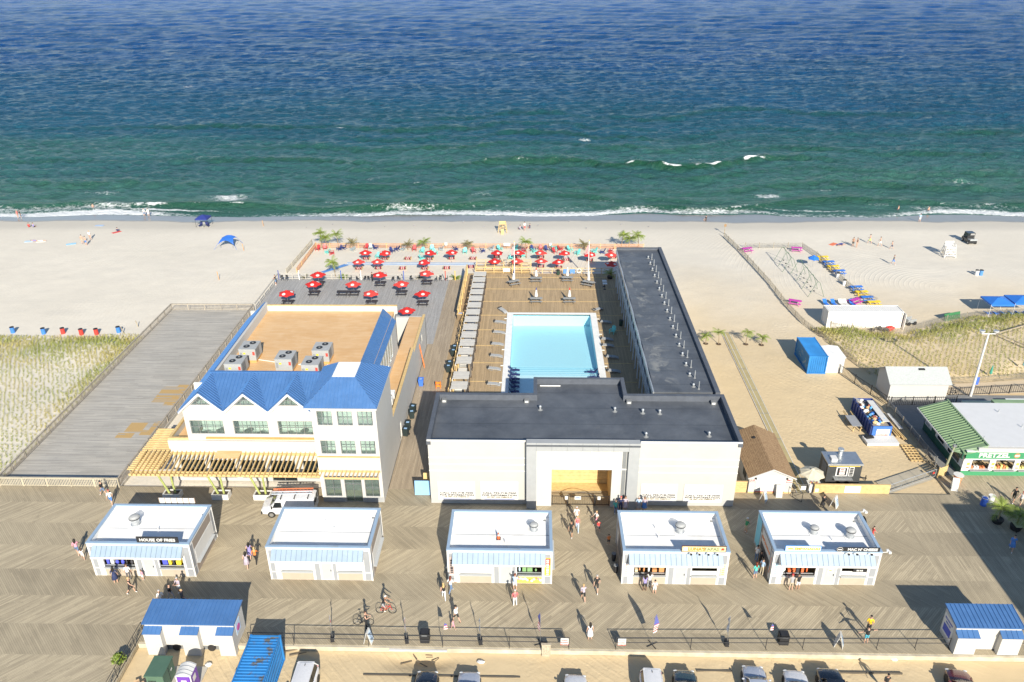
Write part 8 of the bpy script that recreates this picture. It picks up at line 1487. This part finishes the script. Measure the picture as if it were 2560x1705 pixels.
# ---------------------------------------------------------------- people: one continuous skinned figure per pose, hair and clothing as children
def skeleton(pose):
    """joints (name: position, radius, region) in metres, facing +Y, feet at z = 0"""
    J = {}; B = []
    def j(n, p, r, par, reg): J[n] = (Vector(p), r, reg); B.append((par, n)) if par else None
    dz = {'sit':-.50,'lie':0,'crouch':-.42}.get(pose,0); lean = {'walk':.03,'sit':-.03,'crouch':.38,'ride':.28,'shop':.05}.get(pose,0)
    j('pelvis',(0,0,.95+dz),(.15,.11),None,'bottom'); j('waist',(0,lean*.25,1.10+dz),(.135,.10),'pelvis','top'); j('chest',(0,lean*.7,1.32+dz),(.155,.11),'waist','top'); j('collar',(0,lean*.95,1.46+dz),(.09,.075),'chest','top'); j('neck',(0,lean,1.53+dz),(.055,.055),'collar','skin'); j('jaw',(0,lean+.02,1.60+dz),(.075,.085),'neck','head'); j('head',(0,lean+.02,1.68+dz),(.085,.10),'jaw','head'); j('crown',(0,lean+.01,1.745+dz),(.06,.07),'head','head')
    arms = {'stand':((-.06,0,-.27),(-.02,.06,-.23)),'walk':None,'sit':((-.05,.10,-.24),(.02,.22,-.06)),'out':((-.24,0,-.10),(-.22,.02,-.05)),'phone':((-.05,.10,-.24),(.10,.20,.05)),'ride':((-.05,.20,-.2),(.02,.22,-.1)),'crouch':((-.04,.14,-.22),(.04,.14,-.14)),'shop':((-.06,.12,-.23),(.02,.22,.02)),'lie':((-.12,0,-.26),(-.05,.02,-.22))}[pose]
    for s_ in (-1,1):
        if pose == 'walk': a, b_ = ((-.04,.14*s_,-.24),(.0,.16+.06*s_,-.17))
        else: a, b_ = arms
        sh = Vector((s_*.185,lean*.9,1.42+dz)); el = sh+Vector((-a[0]*s_,a[1],a[2])); wr = el+Vector((-b_[0]*s_,b_[1],b_[2])); d = (wr-el).normalized(); hd = wr+d*.09
        j('sh%d'%s_,sh,(.065,.065),'chest','top'); j('el%d'%s_,el,(.042,.042),'sh%d'%s_,'arm'); j('wr%d'%s_,wr,(.030,.026),'el%d'%s_,'skin'); j('hd%d'%s_,hd,(.035,.018),'wr%d'%s_,'skin')
        hip = Vector((s_*.095,0,.90+dz))
        if pose == 'walk': kn = Vector((s_*.09,.17*-s_+.05,.50)); an = Vector((s_*.09,(.30 if s_ < 0 else -.34),.10 if s_ < 0 else .17))
        elif pose == 'sit': kn = Vector((s_*.12,.44,.44)); an = Vector((s_*.12,.46,.09))
        elif pose == 'crouch': kn = Vector((s_*.15,.34,.52)); an = Vector((s_*.13,.02,.09))
        elif pose == 'ride': kn = Vector((s_*.12,.24 if s_ > 0 else .12,.58 if s_ > 0 else .50)); an = Vector((s_*.11,.08 if s_ > 0 else -.02,.22 if s_ > 0 else .10))
        else: kn = Vector((s_*.11,.02,.50)); an = Vector((s_*.12,-.02,.09))
        fd = Vector((0,.15,-.045)) if not (pose == 'walk' and s_ > 0) else Vector((0,.12,-.11))
        j('hip%d'%s_,hip,(.095,.095),'pelvis','bottom'); j('kn%d'%s_,kn,(.060,.062),'hip%d'%s_,'thigh'); j('cf%d'%s_,kn.lerp(an,.35),(.056,.056),'kn%d'%s_,'shin'); j('an%d'%s_,an,(.038,.040),'cf%d'%s_,'shin'); j('toe%d'%s_,an+fd,(.042,.028),'an%d'%s_,'shoe')
    return J, B
SLOT = {'skin':0,'head':0,'top':1,'arm':2,'bottom':3,'thigh':4,'shin':5,'shoe':6}
def bodymesh(pose):
    J, B = skeleton(pose); names = list(J); me = bpy.data.meshes.new('body'); me.from_pydata([J[n][0] for n in names], [(names.index(a), names.index(b_)) for a, b_ in B], [])
    o = bpy.data.objects.new('tmp', me); COL.objects.link(o); o.modifiers.new('s','SKIN'); sv = me.skin_vertices[0].data
    for i, n in enumerate(names): sv[i].radius = J[n][1]; sv[i].use_root = n == 'pelvis'
    sb = o.modifiers.new('b','SUBSURF'); sb.levels = 1; dg = bpy.context.evaluated_depsgraph_get(); dg.update(); r = bpy.data.meshes.new_from_object(o.evaluated_get(dg)); bpy.data.objects.remove(o)
    for n in range(8): r.materials.append(None)
    par = {b_: a for a, b_ in B}; segs = [(J[par[n]][0], J[n][0], J[n][2]) for n in names if n in par]
    for f in r.polygons:
        c = f.center; best = (9e9,'skin')
        for a, b_, reg in segs:
            d = b_-a; t_ = max(0,min(1,(c-a).dot(d)/max(1e-9,d.length_squared))); q = (c-(a+d*t_)).length
            if reg == 'thigh' and t_ > .80: rg = 'shin'
            else: rg = reg
            if q < best[0]: best = (q, rg)
        f.material_index = SLOT[best[1]]; f.use_smooth = True
    # fingers and face details, joined into the same figure
    import bmesh as _b
    bm = _b.new(); bm.from_mesh(r); x = MB(); x.cm = 0
    for s_ in (-1,1):
        w0, h0 = J['wr%d'%s_][0], J['hd%d'%s_][0]; d = (h0-w0).normalized(); u = Vector((0,1,0)) if abs(d.y) < .8 else Vector((1,0,0)); u = (u-d*u.dot(d)).normalized(); nn = d.cross(u)
        for i, ln in enumerate((.070,.080,.075,.060)): p = h0+u*(.027-.018*i); x.tube([p, p+d*ln*.55+nn*.008, p+d*ln*.9+nn*.026], .0085, 5)
        p = w0+d*.035; x.tube([p, p+u*.045+d*.03, p+u*.055+d*.065], .0095, 5)
    hd = J['head'][0]; cr = J['crown'][0]
    x.add([hd+Vector((-.014,.085,-.035)),hd+Vector((.014,.085,-.035)),hd+Vector((0,.118,-.038)),hd+Vector((0,.088,.01))],[(0,1,2),(1,3,2),(3,0,2)])
    for s_ in (-1,1): x.blob(tuple(hd+Vector((s_*.083,0,-.02))),(.014,.022,.032),6,0)
    x.cm = 7
    for s_ in (-1,1): x.blob(tuple(hd+Vector((s_*.032,.088,.0))),(.013,.010,.009),6,0)
    x.ob(tuple(hd+Vector((0,.082,-.068))),(.045,.02,.008))
    m2 = x.mesh('x', [None]); bm.from_mesh(m2); bm.to_mesh(r); bm.free(); nb = len(r.polygons)-len(x.f)
    for i, f in enumerate(x.m): r.polygons[nb+i].material_index = f
    return r, J
BODY = {p: bodymesh(p) for p in ('stand','walk','sit','out','phone','ride','crouch','shop')}
def hairmesh(long):
    m = MB(); N, K = 12, 5; V = []
    for i in range(K+1):
        t_ = (math.pi*.60)*i/K
        for k in range(N):
            a = 2*math.pi*k/N; fr = 1 if math.sin(a) < .25 else .72; tt = t_*fr; V.append((.098*math.sin(tt)*math.cos(a), .112*math.sin(tt)*math.sin(a)-.012, .085*math.cos(tt)+.035))
    m.add(V, [(i*N+k,i*N+(k+1)%N,(i+1)*N+(k+1)%N,(i+1)*N+k) for i in range(K) for k in range(N)])
    if long: m.add([(-.10,-.03,.02),(.10,-.03,.02),(.11,-.09,-.12),(.09,-.10,-.32),(-.09,-.10,-.32),(-.11,-.09,-.12),(0,-.14,.0),(0,-.155,-.15),(0,-.14,-.34)],[(0,6,7,5),(6,1,2,7),(5,7,8,4),(7,2,3,8),(0,5,2,1)])
    return m.mesh('hair', [None], True)
HAIR = [hairmesh(False), hairmesh(True)]
SKM = [mt('skin_light',(.52,.31,.22),.6,var=.05), mt('skin_tan',(.40,.22,.14),.6,var=.05), mt('skin_brown',(.16,.085,.055),.6,var=.05)]
HM = {'dark':mt('hair_dark',(.018,.014,.012),.6),'brown':mt('hair_brown',(.09,.05,.03),.6),'blond':mt('hair_blond',(.48,.33,.15),.6),'grey':mt('hair_grey',(.42,.41,.40),.6),'white':M_trim,'red':mt('hair_red',(.16,.035,.015),.6),'cap_red':cm((.5,.04,.04)),'cap_blue':cm((.12,.20,.42))}
M_eye = mt('eye_dark',(.03,.02,.02),.3)
CC = {'black':(.018,.018,.02),'white':(.72,.71,.69),'navy':(.025,.035,.10),'pink':(.62,.28,.36),'red':(.52,.05,.05),'coral':(.62,.16,.17),'blue':(.08,.22,.55),'ltblue':(.38,.52,.70),'denim':(.12,.19,.32),'khaki':(.45,.38,.27),'grey':(.32,.32,.33),'dgrey':(.09,.09,.10),'teal':(.10,.50,.42),'green':(.04,.26,.12),'yellow':(.75,.48,.02),'purple':(.28,.24,.48),'floral':(.42,.36,.42),'orange':(.65,.20,.05),'lime':(.5,.6,.15),'skyshort':(.10,.48,.62)}
def cl(n): return mt('cloth_'+n, CC[n], .8, var=.35 if n == 'floral' else .1, vs=14 if n == 'floral' else 5)
def person(x, y, rz, pose, top, bottom, label, hair='dark', long=False, sk=0, h=1., sleeves=True, pants=False, skirt=False, shoe='white', z=0., group='people on the boardwalk', name='person', backpack=None):
    t = thing(name, label, 'person', (x,y,z), rz, group, h*1.03); me, J = BODY[pose]; b_ = link('body', me, t); S = SKM[sk]; tp = cl(top) if top else S; bt = cl(bottom) if bottom else S
    for i, m in enumerate((S, tp, tp if sleeves else S, bt, bt, bt if pants else S, cl(shoe) if shoe else S, M_eye)): s_ = b_.material_slots[i]; s_.link = 'OBJECT'; s_.material = m
    hp = J['head'][0]; ho = link('hair', HAIR[1 if long else 0], t, hp); ho.material_slots[0].link = 'OBJECT'; ho.material_slots[0].material = HM[hair]
    if skirt and pose in ('stand','walk','phone','shop'): P('skirt', MB().lathe([(.155,1.08),(.19,.92),(.27,.55),(.26,.54),(.15,.9)],12), bt, t, smooth=True)
    if backpack: P('backpack', MB().blob((0,-.2,1.28),(.15,.10,.22),8,.08), cl(backpack), t)
    return t
pi = math.pi
PEO = [(-43.5,64.0,1.2,'walk','black','denim','man in black T-shirt and denim shorts walking beside the pier lattice',{}),(-42.0,62.6,-2.8,'walk','white','blue','person in red cap and blue shorts by the left crates',dict(hair='cap_red',backpack='black')),(-41.6,55.3,.4,'walk','pink','denim','woman in pink top walking at the left of the fries kiosk',dict(long=True)),(-40.8,54.7,.6,'walk','white','white','child in white beside the woman in pink',dict(h=.72,hair='brown',long=True)),(-36.4,51.8,.3,'stand','navy','navy','woman in navy dress at the left fries window',dict(skirt=True,hair='dark',long=True)),(-35.4,52.2,.2,'stand','white','dgrey','man in white T-shirt facing the fries kiosk door',dict(hair='brown',pants=True,shoe='black')),(-34.5,50.6,-1.4,'walk','black','black','woman in black dress striding past the fries kiosk',dict(hair='blond',long=True,sleeves=False)),(-34.2,52.2,-.4,'stand','pink','white','small child in pink at the fries kiosk door',dict(h=.66,hair='brown')),(-31.2,49.2,-2.6,'phone','white','khaki','man in white shirt and khaki trousers with a drink behind the blue-roofed trailer',dict(hair='grey',pants=True)),(-30.7,49.9,-1.9,'walk','black','grey','man in black T-shirt and grey trousers near the left trailer shadow',dict(pants=True,shoe='black')),(-30.3,50.7,2.8,'phone','floral','white','person in blue floral shirt near the left trailer shadow',dict(hair='grey')),(-29.4,49.3,-1.5,'walk','dgrey','dgrey','person in dark clothes standing in the left trailer shadow',dict(hair='blond',pants=True)),
(-25.5,53.9,.15,'walk','floral','floral','long-haired woman in patterned dress, nearest of three left of the closed kiosk',dict(long=True,skirt=True,sleeves=False)),(-25.6,55.1,.1,'walk','purple','purple','long-haired woman in purple dress, farthest of three left of the closed kiosk',dict(long=True,skirt=True,sleeves=False)),(-24.9,54.5,.1,'walk','orange','black','woman in black trousers, right of three left of the closed kiosk',dict(hair='blond',long=True,pants=True,shoe='black')),
(4.2,60.8,2.9,'walk','white','white','person in white before the iron gate, farthest of three',dict(hair='grey',pants=True)),(3.6,58.7,3.0,'walk','black','black','man in black walking away from the iron gate',dict(sk=1)),(4.2,59.4,3.1,'walk','coral','ltblue','woman in coral top and pale jeans beside the man in black',dict(hair='blond',sleeves=False,pants=True)),(6.1,60.5,2.0,'walk','white','pink','girl in white top before the right of the iron gate',dict(h=.85,hair='blond',long=True)),(6.2,59.3,.2,'walk','red','dgrey','boy in red shirt before the tapas kiosk corner',dict(h=.75)),
(-7.5,50.4,.2,'walk','black','white','woman in black top at the left of the ice cream kiosk',dict(hair='blond',long=True,sleeves=False,pants=True)),(-7.0,51.2,-.6,'walk','white','denim','woman in white top and jeans behind the blonde woman in black',dict(hair='red',long=True,pants=True)),(-1.5,51.6,-.2,'shop','ltblue','white','man in pale blue checked shirt at the ice cream window',dict(hair='red')),(-1.45,49.8,.3,'stand','coral','white','man in coral shirt and white trousers behind the ice cream customer',dict(hair='grey',pants=True)),(5.5,51.6,3.0,'walk','black','black','large man in black T-shirt and shorts right of the ice cream kiosk',dict(hair='grey',h=1.03)),(4.3,50.5,.1,'walk','floral','black','blonde woman in black and white patterned shirt',dict(hair='blond',shoe='white')),(-6.2,47.9,.9,'walk','white','black','man in white T-shirt and black shorts behind the railing',dict(shoe='black',h=1.02)),(-6.4,47.1,.9,'walk','pink','pink','small child in pink beside the man in white T-shirt',dict(h=.62,hair='brown',sleeves=False)),(4.6,46.3,.2,'stand','white','white','long-haired woman in white dress in the railing gap',dict(long=True,sleeves=False,skirt=True,shoe=None)),
(8.1,62.5,pi,'sit','teal','denim','person in teal shirt sitting against the hall, leftmost of the row',dict(pants=True,z=0)),(8.55,62.4,pi,'stand','navy','navy','person in navy with pink cap standing second in the row at the hall',dict(hair='cap_red',pants=True)),(9.0,62.45,pi,'stand','floral','floral','woman in floral dress standing third in the row at the hall',dict(skirt=True,hair='brown',long=True)),(10.3,62.4,pi,'stand','ltblue','grey','woman in pale blue standing fourth in the row at the hall',dict(skirt=True,hair='grey')),(10.85,62.4,pi-.3,'stand','floral','blue','woman in blue floral dress, rightmost of the row at the hall',dict(skirt=True,hair='brown',long=True)),
(9.6,51.7,.05,'shop','purple','black','woman with big dark hair in purple top at the tapas window',dict(long=True,sk=2,sleeves=False)),(10.05,52.1,-.2,'shop','white','grey','woman in patterned white top leaning on the tapas counter',dict(long=True,pants=True)),(10.4,51.4,-.1,'stand','white','white','child in long white shirt right of the tapas customers',dict(h=.86,shoe='black')),(7.0,57.5,.3,'stand','orange','black','boy in orange shirt beside the left wall of the tapas kiosk',dict(h=.7,sk=1)),(20.0,59.4,-1.2,'phone','green','khaki','person in green shirt and white cap left of the empanadas kiosk',dict(hair='white')),(20.05,55.6,-1.0,'stand','white','denim','person in white shirt and jeans by the left wall of the empanadas kiosk',dict(pants=True)),(20.15,54.9,-1.4,'shop','black','black','person in black at the side window of the empanadas kiosk',dict(sk=1)),(19.4,53.4,.3,'stand','teal','denim','red-haired woman in teal top and denim shorts',dict(hair='red',long=True)),(20.1,53.9,-1.,'stand','ltblue','khaki','man in pale blue shirt by the corner of the empanadas kiosk',dict(pants=True)),(22.1,52.0,0,'shop','grey','khaki','man in grey T-shirt at the empanadas window',dict(hair='cap_red')),(22.7,52.1,.1,'shop','black','white','person in black T-shirt beside the man in grey',dict(sk=1)),
(47.4,64.5,2.4,'walk','black','black','man in black walking right of the barrels by the pretzel shop',dict(sk=1)),(47.7,63.8,2.2,'walk','white','khaki','person in white tank top and red cap by the pretzel shop',dict(hair='cap_red',sleeves=False)),(31.6,59.0,-1.6,'walk','red','red','boy in red at the right wall of the rightmost kiosk',dict(h=.72)),(43.5,57.4,2.6,'walk','blue','blue','woman in long blue dress among the potted palms',dict(skirt=True,hair='dark')),(27.0,47.5,2.9,'phone','yellow','black','man in bright yellow shirt behind the railing',dict(pants=True,shoe='black')),(26.4,46.35,.2,'out','black','skyshort','person in black top and sky blue shorts with arms spread at the railing',dict()),(26.4,42.3,3.0,'walk','black','black','person in black walking in the sandy lot',dict(sk=1,z=-.5)),(28.3,63.2,-.6,'crouch','black','black','person in black crouching behind the rightmost kiosk',dict(shoe='black',pants=True)),(-33.3,60.8,1.5,'stand','navy','navy','person in dark clothes behind the fries kiosk in shade',dict(pants=True)),
(-42.1,119.2,2.2,'phone','black','denim','person in black T-shirt at the corner of the patio railing',dict(group='people on the patio')),(-26.5,120.5,-.8,'stand','black','black','person in black standing beside a patio table',dict(pants=True,group='people on the patio'))]
for a in PEO: person(a[0],a[1],a[2],a[3],a[4],a[5],a[6],**a[7])
BP = [(-108.6,158.6,1.2,'stand','coral',None,'woman in coral swimwear at the waterline on the far left',dict(hair='blond',sleeves=False)),(-108.0,158.6,-1.,'stand','black','black','man in black at the waterline on the far left',dict()),(-82.4,160.2,0,'stand','white','denim','left of two people standing in the swash',dict(hair='brown')),(-81.5,160.2,.2,'stand','white','white','right of two people standing in the swash',dict(hair='dark')),(-102,151.4,.5,'sit','red','black','person in red sitting on the left beach',dict()),(-101.1,151.4,-.5,'sit','purple','black','person in purple sitting beside the one in red',dict()),(-82.3,148.2,.3,'sit','navy','red','person in navy sitting alone on the left beach',dict()),(-85.4,140.7,.3,'stand',None,'khaki','left bather of three standing on the left beach',dict(shoe=None)),(-84.3,139.9,-.4,'stand',None,'blue','bather in blue shorts on the left beach',dict(shoe=None)),(-85.2,143.2,.6,'walk','white',None,'bather walking behind the pair on the left beach',dict(shoe=None,hair='blond')),(35.1,157.8,2,'sit','black','black','person sitting alone near the water right of centre',dict()),(77.5,156.2,-.4,'stand','ltblue','white','person in long pale blue shirt by the water at right',dict()),(58.4,140.0,2.6,'stand',None,'black','left of the pair of bathers standing by a towel',dict(shoe=None,sk=1)),(58.95,139.6,-2.6,'stand','black',None,'right of the pair of bathers standing by a towel',dict(shoe=None,sleeves=False)),(62.1,141.7,.8,'walk',None,'lime','bather in lime shorts, leftmost of three walkers',dict(shoe=None)),(63.4,140.2,.8,'walk',None,'white','bather in white shorts, middle of three walkers',dict(shoe=None)),(64.9,138.6,.8,'walk',None,'navy','bather in navy shorts, rightmost of three walkers',dict(shoe=None,h=.85)),(61.8,130.3,-2.4,'walk','dgrey','blue','man in dark shirt and blue shorts on the right beach',dict()),(-1.9,149.3,.5,'stand','white','red','person in white shirt and red shorts in the group beyond the club fence',dict()),(-.9,151.2,2.,'sit','navy','navy','person in navy sitting in the group beyond the club fence',dict()),(-2.8,150.2,1.,'sit','floral','navy','person in patterned top sitting left in the group beyond the club fence',dict())]
for a in BP: person(a[0],a[1],a[2],a[3],a[4],a[5],a[6],z=gz(a[0],a[1])-(.0 if a[3] != 'sit' else .38),group='people on the beach',**a[7])
for k, (x, y, c) in enumerate(((-88.2,152.6,(.35,.45,.6)),(-96.5,142.1,(.45,.58,.70)),(-94.2,142.1,(.7,.66,.6)),(-87.6,140.6,(.30,.55,.75)),(56.6,141.2,(.10,.10,.30)),(55.3,141.3,(.7,.18,.08)),(-82.4,147.9,(.6,.1,.08)))):
    tag(P('beach_towel', MB().ob((x,y,gz(x,y)+.03),(1.7,.85,.04),.15*k), cm(c)), 'towel spread on the beach, %s from the left' % NTH[(2,0,1,3,6,5,4)[k]], 'towel', 'towels on the beach')
# sunbathers lying on towels: the standing figure laid on its back
for k, (x, y, tp) in enumerate(((-94.6,142.1,'purple'),(-93.4,142.3,'white'),(57.4,141.0,'navy'))):
    p_ = person(x, y, 0, 'stand', tp, tp, 'sunbather lying on a towel, %s from the left' % NTH[k], z=gz(x,y)+.14, group='sunbathers', shoe=None, sleeves=False); p_.rotation_euler = (R(-90), 0, R(80+15*k))
for k, (x, y) in enumerate(((-96.5,166.2),(83,164.5),(77,165.2))): p_ = person(x,y,.4*k,'stand',None,'navy','swimmer standing waist-deep in the surf, %s from the left' % NTH[(0,2,1)[k]],z=SEA-.85,group='swimmers',shoe=None)
# gulls on the wet sand
gl = MB().blob((0,0,.14),(.09,.2,.09),7,.05).blob((0,.18,.24),(.05,.06,.05),6,0).mesh('body', M_lgrey); gk = MB().cyl((-.03,0,0),(-.03,0,.08),.01,n=4).cyl((.03,0,0),(.03,0,.08),.01,n=4).mesh('leg', ORG); gb = MB().cyl((0,.23,.24),(0,.30,.235),.012,.003,4).mesh('beak', ORG)
for k in range(14):
    x = -45+k*5.1+random.uniform(-1.5,1.5); y = 153.5+random.uniform(-3,3); t = thing('gull','small gull resting on the sand near the waterline, %s from the left' % NTH[k],'gull',(x,y,gz(x,y)),random.uniform(0,6),'gulls near the waterline'); link('body',gl,t); link('leg',gk,t); link('beak',gb,t)
# ---------------------------------------------------------------- bicycles
def bicycle(x, y, rz, fm, lab, z=0.):
    t = thing('bicycle', lab, 'bicycle', (x,y,z), rz, 'bicycles'); r = .34
    for cx in (-.52,.52):
        w_ = P('wheel', MB().tube([(cx+r*math.cos(a*.349),0,r+r*math.sin(a*.349)) for a in range(18)],.022,5,True), M_tyre, t); sp = MB()
        for a in range(9): sp.cyl((cx,0,r),(cx+r*math.cos(a*.698),0,r+r*math.sin(a*.698)),.004,n=3,cap=False)
        P('spokes', sp, M_galv, w_, stuff=True); P('hub', MB().cyl((cx,-.05,r),(cx,.05,r),.025,n=6), M_galv, w_)
    P('frame', MB().tube([(-.52,0,r),(-.12,0,.30),(.36,0,.80),(-.20,0,.78),(-.12,0,.30)],.024,6).cyl((-.52,0,r),(-.20,0,.78),.018).cyl((-.22,0,.74),(-.25,0,.95),.02), fm, t); P('fork', MB().cyl((.36,0,.82),(.52,0,r),.022).cyl((.36,0,.80),(.33,0,1.0),.022), fm, t)
    P('handlebar', MB().tube([(.28,-.28,1.0),(.36,-.15,1.02),(.36,.15,1.02),(.28,.28,1.0)],.016,5), M_black, t); P('saddle', MB().blob((-.26,0,.97),(.14,.07,.035),8,.02), M_black, t); P('crank', MB().cyl((-.12,-.03,.30),(-.12,.03,.30),.09,n=10).cyl((-.12,.08,.30),(.02,.08,.22),.015).cyl((-.12,-.08,.30),(-.26,-.08,.38),.015), M_black, t); P('pedal', MB().box(-.02,.06,.08,.17,.21,.23).box(-.30,-.22,-.17,-.08,.37,.39), M_black, t)
bicycle(-13.8,47.5,0,mt('black_frame',(.03,.03,.03),.35),'black bicycle held by a person behind the railing, left of the red one'); bicycle(-12.15,48.8,0,mt('red_frame',(.6,.03,.03),.35,coat=.5),'red bicycle with its rider behind the railing'); bicycle(51.8,85.7,.1,mt('black_frame',(.03,.03,.03)),'black bicycle leaning on the iron fence behind the pretzel shop',-.19)
person(-13.5,47.15,-1.5,'phone','black','black','woman in black beside the black bicycle',hair='brown',sleeves=False,pants=True,shoe='black'); person(-12.4,48.8,-1.57,'ride','black','grey','cyclist with white helmet and black vest astride the red bicycle',hair='white',sleeves=False,sk=1,z=.12)
